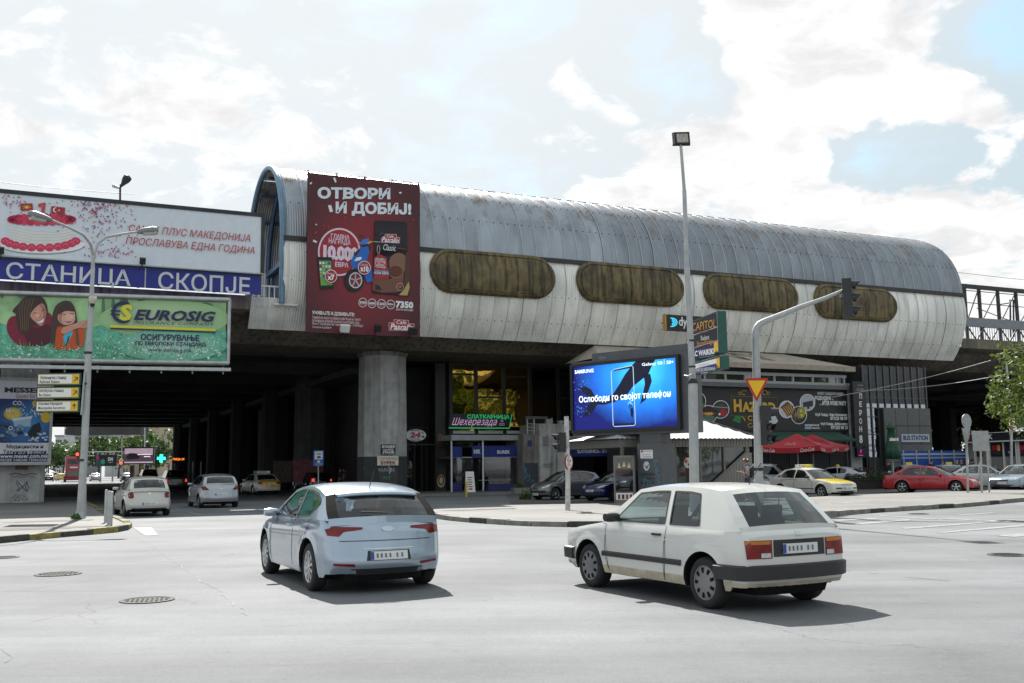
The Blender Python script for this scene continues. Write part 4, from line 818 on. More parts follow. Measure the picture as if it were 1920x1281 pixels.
for ins, mt, zz in ((0, C('cdb0ae'), 4), (7, C('a3242e'), 6)):
 ad.poly(b3([(1265 + ins, 972 + ins), (1478 - ins, 985 + ins), (1480 - ins, 1030 + ins), (1558 - ins, 1035 + ins), (1556 - ins, 1142 - ins), (1192 + ins, 1132 - ins), (1192 + ins, 1015 + ins), (1262 + ins, 1018 + ins)]), mt, zz)
ad.text('Cafe', *b3([(1300, 1038)])[0], *b3([(1440, 992)])[0], WHITE, .01, .3, 8); ad.text('Pascalín', *b3([(1212, 1118)])[0], *b3([(1540, 1046)])[0], WHITE, .03, .25, 8)
ad.mb.build('picture_print', rb)
for px, py, mt, wd in ((640, 619, WHITEM, 'white'), (701, 619, DKSTEEL, 'small black'), (766, 624, DKSTEEL, 'larger black')):
 f = thing('flood_lamp', wd + ' flood lamp on an arm below the red banner', 'lamp', pl.at(*pl.hit(px, 631), .0), UA, 'banner flood lamps'); q = -.7; hz = pl.hit(px, py)[1] - pl.hit(px, 631)[1]
 m2 = MB(); m2.obox((0, q, hz), Vector((.24 if wd != 'small black' else .16, 0, 0)), Vector((0, .12, .06)), Vector((0, -.09, .17)), mt); m2.build('lamp_head', f, world=False)
 m2 = MB(); m2.tube([(0, .2, -.12), (0, q + .1, hz - .05)], .035, DKSTEEL, 6); m2.build('arm', f, world=False)
# ---- LED screen on a grey pylon
pa, pb = P(1070, 750, 43.4), P(1278, 740, 39.6); pl = Plane(pa, (pb - pa).xy)
led = root_at(pl, 1215, 900, 'large lit advertising screen with a diving whale on a grey pylon', 'led_screen', 'screen'); LEDPL = pl
SA, SB_ = pl.hit(1072, 812); SC, SD = pl.hit(1276, 663)
zt_ = pl.hit(1276, 664)[1]; zb_ = pl.hit(1276, 805)[1]; aL = pl.hit(1072, 750)[0]; aR = pl.hit(1276, 740)[0]
HOUS = M('grey screen housing', (.10, .105, .115), .5, .2, var=.1)
mb = MB(); mb.pbox(pl, aL - .05, aR + .35, zb_ - .12, zt_ + .1, -1.05, -.1, HOUS); mb.pbox(pl, aL + 1.0, aR + .38, zt_ + .10, zt_ + .42, -.9, -.2, HOUS); mb.build('housing', led)
mb = MB()
fw = .13; mb.pbox(pl, aL, aR, zt_ - fw, zt_, -.098, .1, BLACK); mb.pbox(pl, aL, aR, zb_, zb_ + fw, -.098, .1, BLACK); mb.pbox(pl, aL, aL + fw, zb_ + fw, zt_ - fw, -.098, .1, BLACK); mb.pbox(pl, aR - fw, aR, zb_ + fw, zt_ - fw, -.098, .1, BLACK); mb.build('frame', led)
ca, cz_ = pl.hit(1205, 722);
EM = .85
def E_(h, e=EM): return M('screen ' + h, h, .4, var=.02, emit=e)
r0 = pl.hit(1215, 900)
SCR = gradmat('screen water', '39b4f2', '0a0f55', (ca - r0[0], 0, cz_ - r0[1] + .55), (3.4, 9, 2.3), emit=EM, noise=.25, nscale=1.3, mid=(.42, '1a78e4'))
mb = MB(); mb.pbox(pl, aL + fw, aR - fw, zb_ + fw, zt_ - fw, -.098, .02, SCR); mb.build('display', led)
def s7(pts): return [(800 + x / 4, 620 + y / 4) for x, y in pts]
ad = Ad(pl, off=.024); WH = E_('060a2e', .15)
ad.poly(s7([(1590, 210), (1730, 195), (1690, 270), (1665, 330), (1600, 380), (1550, 420), (1500, 490), (1430, 530), (1340, 556), (1275, 556), (1290, 535), (1350, 515), (1405, 470), (1450, 400), (1490, 330), (1540, 265)]), WH, 2)
ad.poly(s7([(1180, 415), (1235, 440), (1262, 485), (1290, 535), (1278, 560), (1262, 590), (1230, 630), (1175, 650), (1200, 600), (1222, 545), (1212, 500), (1180, 468), (1150, 432)]), WH, 2)
ad.poly(s7([(1630, 330), (1680, 325), (1692, 380), (1668, 450), (1645, 520), (1603, 552), (1625, 470), (1640, 400)]), WH, 2)
ad.line(s7([(1400, 300), (1410, 292), (1540, 264), (1552, 272), (1570, 700), (1560, 712), (1415, 720), (1403, 712), (1388, 310), (1400, 296)]), 1.2, E_('aec6d8', .5), 4); ad.line(s7([(1402, 706), (1562, 700)]), 3.4, E_('060a2e', .15), 3); ad.line(s7([(1392, 300), (1545, 272)]), 3.4, E_('060a2e', .15), 3)
ad.poly(s7([(1528, 570), (1550, 575), (1556, 610), (1550, 655), (1535, 640), (1532, 605)]), WH, 4); ad.line(s7([(1530, 590), (1520, 570), (1532, 545)]), 1.2, WH, 4); ad.ell(*s7([(1536, 562)])[0], 1.6, 1.7, WH, 4, 8)
for k in range(16): ad.ell(1182 + rn.gauss(0, 2.5), 756 + rn.gauss(0, 3), .7, .7, E_('9fd8f5', .5), 5, 6)
for k in range(60): ad.ell(1090 + rn.gauss(0, 9), 768 + rn.gauss(0, 6) if k % 2 else 722 + rn.gauss(0, 6), rn.uniform(.3, 1.1), rn.uniform(.3, .8), E_('4aa6ea', .4), 3, 6)
TW = E_('e3eef6', .62)
ad.text('SAMSUNG', 1079, 701.5, 1114, 691.3, TW, .03, 0, 6); ad.text('Galaxy S8', 1205, 688.5, 1243, 677.5, TW, .01, 0, 6); ad.line([(1246.5, 683), (1246.5, 674)], .6, TW, 6); ad.text('S8+', 1251, 683, 1264, 675.5, TW, .01, 0, 6)
ad.text('Ослободи го својот телефон', 1087, 758.5, 1258.5, 730.5, TW, .02, 0, 6); ad.mb.build('screen_picture', led)
ad = Ad(pl, off=-.19); ad.text('MEDIA', 1117.5, 674, 1131.5, 667, C('9a9fa6'), 0, 0, 1); ad.mb.build('maker_lettering', led)
mb = MB(); cA, cB = pl.hit(1196, 850)[0], pl.hit(1236, 850)[0]
mb.pbox(pl, cA, cB, .12, zb_ - .10, -.85, -.15, HOUS); mb.pbox(pl, cA - .06, cB + .10, .12, pl.hit(1215, 831)[1], -.95, -.05, HOUS); mb.build('pylon', led)
ad = Ad(pl, off=-.05); ad.rect(1199.5, 860, 1222.5, 843.5, WHITE, 1); ad.rect(1201, 848.5, 1204.5, 844.5, RED, 2); ad.text('СЕ ИЗДАВА', 1206, 848, 1221, 845, C('8c3a40'), 0, 0, 2); ad.text('02 3 091 201', 1204, 854, 1219, 851, C('555b66'), 0, 0, 2); ad.rect(1205, 857.5, 1221, 856.3, C('4a4f5a'), 2)
ad.mb.build('rental_notice', led)
ad = Ad(pl, off=-.048); CYG = C('36a0bd'); PG = C('cfd6dc')
ad.ell(1211, 874, 6, 9, PG, 2, 9); ad.poly([(1206, 870), (1211, 876), (1217, 869), (1212, 880)], BLACK, 3)
for q in ([(1201, 898), (1207, 897), (1206, 910), (1203, 914)], [(1207, 897), (1214, 902), (1212, 914), (1218, 904), (1222, 914), (1226, 912)], [(1207, 918), (1212, 926), (1222, 915), (1224, 926)], [(1225, 863), (1229, 868), (1226, 874), (1232, 878), (1228, 886), (1235, 892), (1231, 900), (1236, 905), (1233, 908)], [(1228, 862), (1233, 866)], [(1227, 880), (1234, 884)]): ad.line(q, 1.0, CYG, 2)
for k, t in enumerate(('НАРКОВЕН', 'ГРАДБЕНА', 'МАЈСТОР')): ad.text(t, 1201, 892 + 8 * k, 1226, 887 + 8 * k, BLACK, .02, 0, 1)
ad.mb.build('graffiti', led)
# ------------------------------------------------------------------ poles, lamps, signs
def gp(px, py, z=0.0): g = G(px, py, z); return g
PAVZ = .12
def pp(px, py, d): return P(px, py, d)
# ---- twin-arm street lamp by the striped kerb
b = gp(150, 972, PAVZ); D0 = b.y
sl_ = thing('street_lamp', 'tall grey twin-arm street lamp on the striped kerb corner', 'street lamp', b)
mb = MB(); mb.tube([b, pp(158, 850, D0), pp(166.5, 650, D0), pp(167, 640, D0)], [.125, .12, .11, .11], GREYP, 14); mb.tube([pp(167, 641, D0), pp(172, 555, D0), pp(175, 478, D0)], [.085, .075, .06], GREYP, 12)
mb.lathe([(.19, 0), (.19, .05), (.14, .06), (.14, .25)], GREYP, 14, Matrix.Translation(b)); mb.build('pole', sl_)
mb = MB(); mb.tube([pp(175, 480, D0), pp(183, 457, D0 + .1), pp(199, 445, D0 + .2), pp(228, 439, D0 + .4), pp(259, 434.5, D0 + .6)], [.055, .05, .045, .04, .04], GREYP, 10); mb.build('arm', sl_)
mb = MB(); mb.tube([pp(175, 480, D0), pp(170, 458, D0 - .3), pp(156, 440, D0 - .8), pp(128, 426, D0 - 1.4), pp(96, 412.5, D0 - 2)], [.055, .05, .045, .04, .04], GREYP, 10); mb.build('arm', sl_)
LAMPM = M('grey lamp head', (.22, .225, .23), .5, .3, var=.15)
for a_, b_, d0, d1 in (((256, 435), (297, 430.5), D0 + .6, D0 + .9), ((97, 413), (53, 400), D0 - 2, D0 - 2.7)):
 mb = MB(); p, q = pp(*a_, d0), pp(*b_, d1); dv = q - p
 mb.tube([p, p + dv * .08, p + dv * .35, p + dv * .75, p + dv * .95, q], [.05, .08, .12, .14, .10, .04], LAMPM, 10)
 mb.build('lamp_head', sl_)
 h = sl_.children[-1]; m2 = MB(); m2.tube([p + dv * .3 - Z * .07, p + dv * .9 - Z * .09], [.09, .1], M('lamp lens', (.45, .45, .42), .25), 10); m2.build('lens', h)
mb = MB(); mb.tube([pp(159.5, 970, D0 + .1), pp(161, 850, D0 + .1), pp(163.5, 655, D0 + .1)], .035, GREYP, 8); mb.build('cable_pipe', sl_)
for px, py in ((161, 720), (165, 662), (156, 863)):
 mb = MB(); c = pp(px, py, D0); mb.lathe([(.13, -.04), (.135, .04)], DKSTEEL, 12, Matrix.Translation(c)); mb.build('clamp', sl_)
mb = MB(); c = pp(173.5, 566, D0 - .12); mb.lathe([(.001, .2), (.12, .18), (.13, .03), (.10, 0), (.09, -.06), (.0, -.12)], M('camera housing', (.55, .5, .42), .4), 14, Matrix.Translation(c)); o = mb.build('dome_camera'); tag(o, 'beige dome camera on the twin-arm street lamp pole', 'security camera')
m2 = MB(); m2.lathe([(.085, -.05), (.07, -.14), (.001, -.19)], BLACK, 12, Matrix.Translation(c)); WM[o.name] = Matrix.Translation(o.location); m2.build('dome', o)
pl = Plane((b.x, D0 - .25), (1, .03)); DG = M('dark green frame', (.02, .09, .07), .5); YEL = C('e0b63a'); OFFW = C('e4e5e2')
zz = [((69, 723), (151, 699.3), 'uppermost', 'white railway station direction sign with slanted arrow, topmost on the lamp pole', ('Железничка станица', 75.5, 712.6, 124.5, 704.6), ('Railroad Station', 75, 719, 112, 712.8), 1), ((68, 748), (149.5, 725), '', 'white bus station direction sign with slanted arrow, middle one on the lamp pole', ('Автобуска станица', 73.3, 737, 119.5, 729), ('Bus Station', 73.3, 743.3, 95.5, 737.8), 1), ((66, 773.5), (148, 750.2), '', 'white municipality direction sign with upright arrow, lowest on the lamp pole', ('Општина Аеродром', 72, 761, 117.5, 753.5), ('Municipality Aerodrom', 72, 769.5, 122.5, 762), 0)]
for (x0, y0), (x1, y1), _, lab, t1, t2, slant in zz:
 o = root_at(pl, (x0 + x1) / 2, y0, lab, 'direction_sign', 'direction sign', 'direction signs on the lamp pole')
 mb = MB(); panel(mb, pl, x0, y0, x1, y1, -.1, 0, DG); mb.build('box', o)
 mb = MB(); ad = Ad(pl, mb, .003); ad.rect(x0 + 2, y0 - 2.2, x1 - 2, y1 + 2.2, YEL, 1); ad.rect(x0 + 3, y0 - 3.4, x1 - 15.5, y1 + 3.4, OFFW, 2); mb.build('face', o)
 ad = Ad(pl, off=.012); ad.text(*t1, BLACK, .012, 0, 1); ad.text(*t2, BLACK, .008, 0, 1); cx, cy = x1 - 8.5, (y0 + y1) / 2
 if slant: ad.line([(cx - 3.5, cy + 4), (cx + 2.6, cy - 2.6)], 1.3, BLACK, 1); ad.line([(cx - 2.2, cy - 3.6), (cx + 3.4, cy - 3.6), (cx + 3.2, cy + 2.4)], 1.3, BLACK, 1)
 else: ad.line([(cx, cy + 5), (cx, cy - 4)], 1.3, BLACK, 1); ad.line([(cx - 3.4, cy), (cx, cy - 4.6), (cx + 3.4, cy)], 1.3, BLACK, 1)
 ad.mb.build('lettering', o)
mb = MB(); a0, _ = pl.hit(152.5, 740); mb.tube([pl.at(a0, pl.hit(150, 778)[1], -.05), pl.at(a0 + .06, pl.hit(154, 697)[1], -.05)], .03, GREYP, 8); mb.build('bracket', sl_)
# ---- bollards
for px, py, top, lab in ((197.5, 980, 920, 'grey steel bollard farthest from the kerb, first of the three by the street lamp'), (203, 984, 922.5, 'middle one of the three grey steel bollards by the street lamp'), (207.5, 987.5, 923.5, 'grey steel bollard nearest to the kerb tip, last of the three')):
 c = gp(px, py, PAVZ); h = (py - top) / F * c.y; mb = MB(); mb.lathe([(.045, 0), (.045, h - .03), (.04, h), (.0, h + .004)], STEEL, 12, Matrix.Translation(c)); o = mb.build('bollard', sharp=40); tag(o, lab, 'bollard', 'steel bollards on the kerb corner')
c = gp(874.5, 932); mb = MB(); mb.lathe([(.055, 0), (.055, .8), (.04, .84), (0, .85)], M('yellow bollard paint', (.5, .4, .03), .6, var=.3), 12, Matrix.Translation(c)); tag(mb.build('bollard', sharp=40), 'single yellow bollard in front of the white menu board', 'bollard')
# ---- lamp standing on the viaduct above the cake billboard
c = W(0, 3.2, 11); d_ = pp(225.5, 372, 51).y
o = thing('deck_lamp', 'small two-headed lamp standing on the viaduct above the cake billboard', 'lamp', pp(225.2, 380, 51))
mb = MB(); mb.tube([pp(225, 400, 51), pp(225.3, 354, 51), pp(226.5, 346, 51)], .055, DKSTEEL, 8); mb.build('pole', o)
mb = MB(); p = pp(227, 350, 51); q = pp(241, 331, 50.6); dv = q - p; mb.tube([p, p + dv * .3, p + dv * .6, p + dv * .9, q], [.05, .12, .2, .22, .1], DKSTEEL, 10); mb.build('lamp_head', o)
mb = MB(); p = pp(224.5, 353, 51); q = pp(211.5, 348, 51.2); dv = q - p; mb.tube([p, p + dv * .3, p + dv * .9, q], [.04, .08, .10, .05], GREYP, 8); mb.build('lamp_head', o)
# ---- tall floodlight mast
b = gp(1303, 960, PAVZ); D0 = b.y
o = thing('floodlight_mast', 'very tall stepped grey mast with a single square floodlight on top', 'street lamp', b)
mb = MB(); mb.tube([b, pp(1299.2, 716, D0)], [.165, .15], GREYP, 16); mb.tube([pp(1299.2, 717, D0), pp(1288, 500, D0)], [.105, .095], GREYP, 14); mb.tube([pp(1288, 501, D0), pp(1283, 356, D0)], [.08, .07], GREYP, 12); mb.tube([pp(1283, 357, D0), pp(1276.5, 272, D0)], [.058, .05], GREYP, 12)
mb.build('pole', o)
mb = MB(); mb.lathe([(.17, -.06), (.175, .0), (.12, .1)], DKSTEEL, 14, Matrix.Translation(pp(1299.2, 716, D0))); mb.lathe([(.11, -.03), (.112, .03)], DKSTEEL, 14, Matrix.Translation(pp(1296, 639, D0))); mb.lathe([(.11, -.03), (.112, .03)], DKSTEEL, 14, Matrix.Translation(pp(1298, 688, D0))); mb.build('clamp', o)
pl = Plane((pp(1277, 260, D0 - .1).x, D0 - .1), (1, .18)); mb = MB(); c = pp(1277, 260, D0)
ex, ez = Vector((.265, .05, .02)), Vector((-.02, -.05, .2)); mb.obox(c, ex, Vector((-.02, .13, .03)), ez, DKSTEEL); mb.obox(c - Z * .23, Vector((.3, 0, .0)), Vector((0, .03, 0)), Vector((0, 0, .02)), DKSTEEL); mb.build('floodlight', o)
m2 = MB(); m2.obox(c + Vector((.02, -.14, -.03)), ex * .74, Vector((-.001, .006, 0)), ez * .7, M('flood glass', (.45, .43, .37), .25, var=.35, scale=9)); m2.build('glass', o.children[-1])
mb = MB(); mb.tube([pp(1298, 702, D0 - .1), pp(1289, 706, D0 - .5)], .03, STEEL, 6); mb.tube([pp(1301, 707, D0 - .1), pp(1283, 704, D0 + .3)], .02, STEEL, 6); mb.build('bracket', o)
pa, pb = pp(1297.5, 640, 35.9), pp(1346, 635, 33.6); pl = Plane(pa, (pb - pa).xy); PUR = C('3a2f6e'); DKN = C('17172a'); GLD = C('d49a35')
def c4(x, y): return (1290 + x / 5.3375, 580 + y / 5.3375)
def c4p(pts): return [c4(*p) for p in pts]
o = root_at(pl, 1323, 676, 'green-framed shopping centre sign in navy and gold on the floodlight mast', 'shopping_sign', 'sign')
za, zb = pl.hit(1297.5, 602)[1], pl.hit(1297.5, 677)[1]; aL, aR = pl.hit(1297, 640)[0], pl.hit(1348, 635)[0]
mb = MB(); mb.pbox(pl, aL, aR, zb, za, -.3, 0, DG); mb.build('box', o)
ad = Ad(pl, off=.003); zc = [za - (za - zb) * k for k in (.03, .37, .69, .97)]
def band(z0, z1, a0, a1, mat, k): ad.mb.add([pl.at(a0, z0, .003 + .004 * k), pl.at(a1, z0, .003 + .004 * k), pl.at(a1, z1, .003 + .004 * k), pl.at(a0, z1, .003 + .004 * k)], [(0, 1, 2, 3)], mat)
wd = aR - aL
band(zc[3], zc[0], aL + .04, aR - .06, WHITE, 1); band(zc[1] + .012, zc[0], aL + .06, aR - .08, DKN, 2); band(zc[2] + .012, zc[1] - .012, aL + .06, aR - .08, DKN, 2); band(zc[3], zc[2] - .012, aL + .06, aR - .08, C('29235a'), 2); band(zc[3] + .02, zc[2] - .03, aL + wd * .83, aR - .07, YEL, 3)
ad.text3('CAPITOL', c4(48, 222), c4(285, 180), c4(48, 142), GLD, .0, 0, 4); ad.text3('MALL', c4(120, 245), c4(218, 226), c4(120, 226), C('8c6426'), 0, 0, 4); ad.line(c4p([(60, 232), (280, 196)]), .6, C('8c6426'), 4)
ad.text3('Suites', c4(132, 314), c4(216, 300), c4(132, 266), OFFW, .0, 0, 4); ad.text3('StoneBridge', c4(92, 384), c4(260, 358), c4(92, 322), GLD, .0, 0, 4)
ad.text3('LC WAIKIKI', c4(55, 476), c4(268, 448), c4(55, 420), WHITE, .04, 0, 4); ad.line(c4p([(120, 484), (270, 463)]), .7, C('a9a9c4'), 4); ad.line(c4p([(308, 428), (282, 430)]), 1, BLACK, 5); ad.line(c4p([(296, 412), (281, 430), (297, 446)]), 1, BLACK, 5)
ad.mb.build('face', o)
o = root_at(pl, 1326, 700, 'smaller white and purple clinic sign below the shopping centre sign', 'clinic_sign', 'sign')
za, zb = pl.hit(1300, 681.5)[1], pl.hit(1300, 704)[1]; a1, a2 = aL + .06, aR + .09
mb = MB(); mb.pbox(pl, a1, a2, zb, za, -.3, 0, DG); mb.build('box', o)
ad = Ad(pl, off=.003); band(zb + .05, za - .05, a1 + .05, a2 - .08, WHITE, 1); band(zb + .06, (za + zb) / 2 + .0, a1 + .06, a2 - .36, PUR, 2); band(zb + .05, za - .05, a2 - .36, a2 - .08, YEL, 2)
ad.text3('ЛЕКАРСКИ УВЕРЕНИЈА', c4(60, 630), c4(277, 608), c4(60, 598), WHITE, .01, 0, 4); ad.text3('02 3 089 622', c4(135, 646), c4(203, 638), c4(135, 632), WHITE, 0, 0, 4); ad.text3('МЕДИКА ПЛУС', c4(140, 570), c4(222, 560), c4(140, 552), C('7d8790'), 0, 0, 4); ad.ring(*c4(122, 566), 1.9, 3.2, .6, C('d9a28c'), 4, 14)
ad.line(c4p([(315, 572), (289, 575)]), 1, BLACK, 5); ad.line(c4p([(303, 556), (288, 575), (304, 590)]), 1, BLACK, 5); ad.mb.build('face', o)
# ---- traffic signals
SIGM = M('black signal housing', (.018, .019, .022), .4, var=.2)
def signal(base, top_c, ang, n, lens, label, sc_=1.0, group=None, lit=None):
 """housing column of n lamps facing bearing ang"""
 o = thing('traffic_signal', label, 'traffic light', base, ang, group); s = .34 * sc_; H = n * s
 mb = MB(); mb.prism([(-.13 * sc_, -.16 * sc_, 0), (.10 * sc_, -.16 * sc_, 0), (.10 * sc_, .16 * sc_, 0), (-.13 * sc_, .16 * sc_, 0)], (0, 0, H), SIGM)
 for k in range(n - 1): mb.box(-.135 * sc_, .105 * sc_, -.165 * sc_, .165 * sc_, s * (k + 1) - .008, s * (k + 1) + .008, DKSTEEL)
 mb.build('housing', o, world=False)
 for k in range(n):
  z = s * (k + .5); m = Matrix.Translation((.10 * sc_, 0, z)) @ Matrix.Rotation(R(90), 4, 'Y'); mb = MB()
  r = .125 * sc_; vs = []
  for i in range(13):
   a = R(-35 + 250 * i / 12)
   for l, rr in ((0, r), (.24 * sc_ * (.45 + .55 * max(0, math.sin(a))), r * .96)): vs.append(Vector((.10 * sc_ + l, rr * math.cos(a), z + rr * math.sin(a))))
  mb.add(vs, [(2 * i, 2 * i + 1, 2 * i + 3, 2 * i + 2) for i in range(12)], SIGM, True); mb.build('visor', o, world=False)
  mb = MB(); mb.lathe([(r * .93, .004), (r * .6, .03), (.0, .04)], lens[k], 16, m); mb.build('lens', o, world=False)
 return o
LR, LA, LG = M('dull red lens', (.12, .02, .02), .2), M('dull amber lens', (.16, .08, .01), .2), M('dull green lens', (.01, .09, .06), .2)
b = gp(1424, 954, PAVZ); D0 = b.y
tp = thing('signal_mast', 'grey traffic light mast with a long arm bent over the road', 'traffic light pole', b)
mb = MB(); pts = [(1424, 954), (1421, 800), (1418.5, 700), (1417, 640), (1416.8, 626), (1418.5, 615), (1424, 608), (1434, 602.5), (1456, 594), (1500, 576), (1545, 560), (1586, 543)]
mb.tube([pp(x, y, D0 - (.0 if i < 6 else .015 * (x - 1418) / 10)) for i, (x, y) in enumerate(pts)], [.15, .14, .135, .13, .13, .12, .12, .11, .105, .085, .07, .06], GREYP, 14); mb.build('pole', tp)
mb = MB(); mb.lathe([(.16, -.05), (.165, .05)], DKSTEEL, 14, Matrix.Translation(pp(1423, 880, D0))); mb.obox(pp(1581, 553, D0 - .3), Vector((.09, 0, .02)), Vector((0, .1, 0)), Vector((0, 0, .06)), STEEL); mb.build('clamp', tp)
dd = D0 - .3
signal(pp(1592, 596.5, dd), 0, R(-18), 3, (LG, LA, LR), 'black three-lamp traffic signal hanging from the end of the mast arm', 1.34)
signal(pp(1436, 789, D0 - .05), 0, R(-5), 1, (LR,), 'single dark pedestrian signal box on the mast, over the club banner', 1.5)
signal(pp(1439, 834, D0 - .1), 0, R(-48), 2, (LG, LR), 'two-lamp pedestrian signal on the mast showing a dull green lens', 1.12)
mb = MB()
for y in (800, 833): mb.obox(pp(1430, y, D0), Vector((.16, 0, 0)), Vector((0, .05, 0)), Vector((0, 0, .03)), DKSTEEL)
mb.build('bracket', tp)
pl = Plane((b.x, D0 - .22), (1, -.04)); o = root_at(pl, 1418, 752, 'yellow give way triangle with red border on the traffic light mast', 'yield_sign', 'road sign')
mb = MB(); SR = M('sign red', 'b3231b', .4, var=.04); SY = M('sign yellow', 'f0b912', .4, var=.04)
def triz(pts): return [pl.at(*pl.hit(*p), 0) for p in pts]
mb.prism(triz([(1396.5, 711), (1399, 709.3), (1438, 709), (1440.5, 711), (1420, 751.5), (1417.5, 751.5)]), pl.n * -.03, SR); mb.build('plate', o)
ad = Ad(pl, off=.002); ad.poly([(1402, 713.8), (1435, 713.5), (1418.6, 745)], SY, 1); ad.mb.build('face', o)
# ---- weight limit post with its signal
b = gp(1064.5, 957, PAVZ); D0 = b.y
o = thing('sign_post', 'rusty white post carrying the lorry weight limit sign', 'sign post', b); mb = MB(); mb.tube([b, pp(1065, 900, D0), pp(1062, 781, D0)], [.09, .085, .08], M('flaking white post', (.5, .49, .46), .7, var=.35, scale=6), 12); mb.build('pole', o)
pa, pb = pp(1058, 866, D0 - .3), pp(1076.5, 866, D0 + .32); pl = Plane(pa, (pb - pa).xy); r_ = .0
s_ = root_at(pl, 1067, 882, 'round white lorry weight limit sign with red rim', 'weight_limit_sign', 'road sign')
ac, zc_ = pl.hit(1067, 866.5); rr = pl.hit(1067, 851)[1] - zc_
def disc(mb, r, off, mat, n=32): mb.add([pl.at(ac + r * math.cos(2 * math.pi * k / n), zc_ + r * math.sin(2 * math.pi * k / n), off) for k in range(n)], [tuple(range(n))], mat)
mb = MB(); mb.prism([pl.at(ac + rr * math.cos(2 * math.pi * k / 32), zc_ + rr * math.sin(2 * math.pi * k / 32), 0) for k in range(32)], pl.n * -.03, M('sign red dull', '8c2620', .5)); mb.build('plate', s_)
mb = MB(); disc(mb, rr * .8, .004, OFFW)
def lbox(x0, x1, z0, z1, mat, off=.008): mb.add([pl.at(ac + rr * x, zc_ + rr * z, off) for x, z in ((x0, z0), (x1, z0), (x1, z1), (x0, z1))], [(0, 1, 2, 3)], mat)
lbox(-.45, .15, .08, .42, BLACK); lbox(.18, .42, .08, .3, BLACK)
for x in (-.3, -.05, .3): mb.add([pl.at(ac + rr * (x + .09 * math.cos(k)), zc_ + rr * (.05 + .09 * math.sin(k)), .009) for k in [i * .785 for i in range(8)]], [tuple(range(8))], BLACK)
vs, fs = text_geo('15 t', .01); mb.add([pl.at(ac + rr * (-.42 + .84 * x), zc_ + rr * (-.5 + .38 * y), .008) for x, y in vs], fs, BLACK); mb.build('face', s_)
signal(pp(1052, 848, D0 - .05), 0, R(195), 2, (LG, LR), 'dark traffic signal on the weight limit post, seen from behind', 1.0)
# ---- back sides of road signs at the right
SGB = M('bare sign back', (.36, .37, .37), .5, .4, var=.15, scale=4)
def post(px, py, ty, label, r=.04, lean=0):
 b = gp(px, py, PAVZ); o = thing('sign_post', label, 'sign post', b); mb = MB(); mb.tube([b, pp(px - lean, ty, b.y)], r, STEEL, 10); mb.build('pole', o); return o, b
o, b = post(1815, 924, 783, 'galvanised post with a round and a triangular road sign seen from behind', .055, 4)
pl = Plane((b.x, b.y - .09), (1, .35)); mb = MB(); ac, zc_ = pl.hit(1812.5, 790); rr = pl.hit(1812.5, 776)[1] - zc_
mb.prism([pl.at(ac + rr * .82 * math.cos(2 * math.pi * k / 28), zc_ + rr * math.sin(2 * math.pi * k / 28), -.02) for k in range(28)], pl.n * .02, SGB); mb.build('round_plate', o)
mb = MB(); pts = [(1803.5, 803), (1819.5, 802), (1817, 822), (1813.5, 831), (1809, 828)]; mb.prism([pl.at(*pl.hit(*p), -.02) for p in pts], pl.n * .02, SGB); mb.build('triangular_plate', o)
o, b1 = post(1841, 924, 810, 'left leg post of the plain sign board near the red car', .05, 3); o2, b2_ = post(1855, 923.5, 808, 'right leg post of the plain sign board near the red car', .045, 6)
o = thing('sign_board', 'plain grey sign board seen from behind on two posts by the red car', 'road sign', pp(1839, 846, b1.y - .08)); mb = MB()
for i, x in enumerate((1824.5, 1834, 1843.5)):
 p, q = pp(x, 846, b1.y - .08), pp(x + 9.2, 808, b1.y - .08); mb.box(p.x, q.x, p.y - .02 - .006 * (i % 2), p.y + .02, p.z, q.z, SGB)
mb.build('panel', o)
# ---- taxi stand sign
b = gp(597, 931); o = thing('taxi_sign', 'blue taxi stand sign on a post in front of the dim column', 'road sign', b); mb = MB(); mb.tube([b, pp(597, 846, b.y)], .04, STEEL, 8); mb.build('pole', o)
pl = Plane((b.x, b.y - .06), (1, .15)); mb = MB(); panel(mb, pl, 587.5, 874, 607, 844.5, -.02, 0, M('sign blue', '2258ac', .4)); mb.build('plate', o)
ad = Ad(pl, off=.003); ad.rect(590, 861.5, 605, 846.5, WHITE, 1); ad.text('TAXI', 593, 853.5, 602, 849.5, BLACK, .02, 0, 2); ad.poly([(593.5, 859), (594.5, 857), (596, 855.5), (600, 855.5), (601.5, 857), (602, 859)], BLACK, 2); ad.rect(595, 868, 600, 863.5, C('dcdcd0'), 1); ad.rect(591, 870.3, 604, 869.2, C('9db5da'), 1); ad.rect(591, 872.6, 604, 871.6, C('9db5da'), 1); ad.mb.build('face', o)
# ---- signs by the shop column
pl = VP(7.6); o = root_at(pl, 780, 828, 'oval white round-the-clock bakery sign hanging from a bracket beside the column', 'oval_sign', 'sign'); mb = MB(); n = 36
ac, zc_ = pl.hit(780, 816.3); rx = pl.hit(798.8, 816)[0] - ac; rz_ = pl.hit(780, 805)[1] - zc_
mb.prism([pl.at(ac + rx * math.cos(2 * math.pi * k / n), zc_ + rz_ * math.sin(2 * math.pi * k / n), 0) for k in range(n)], pl.n * -.15, OFFW); mb.build('box', o)
ad = Ad(pl, off=.003); ad.text('24', 768, 821, 789, 810.5, C('b63a5c'), .06, .1, 2); ad.text('h', 790.5, 814, 794, 809, C('3a4f7a'), .04, 0, 2); ad.text('BUREK', 771, 808.8, 789, 806, C('3a4f7a'), .03, 0, 2); ad.text('SLATKI', 771, 826.6, 789, 823.7, C('3a4f7a'), .03, 0, 2); ad.line([(767, 822.3), (786, 822.3)], .6, C('3a4f7a'), 2); ad.poly([(790, 818), (793, 818), (793, 816), (796.5, 819.3), (793, 822), (793, 820.3), (790, 820.3)], C('2d4a86'), 2); ad.mb.build('lettering', o)
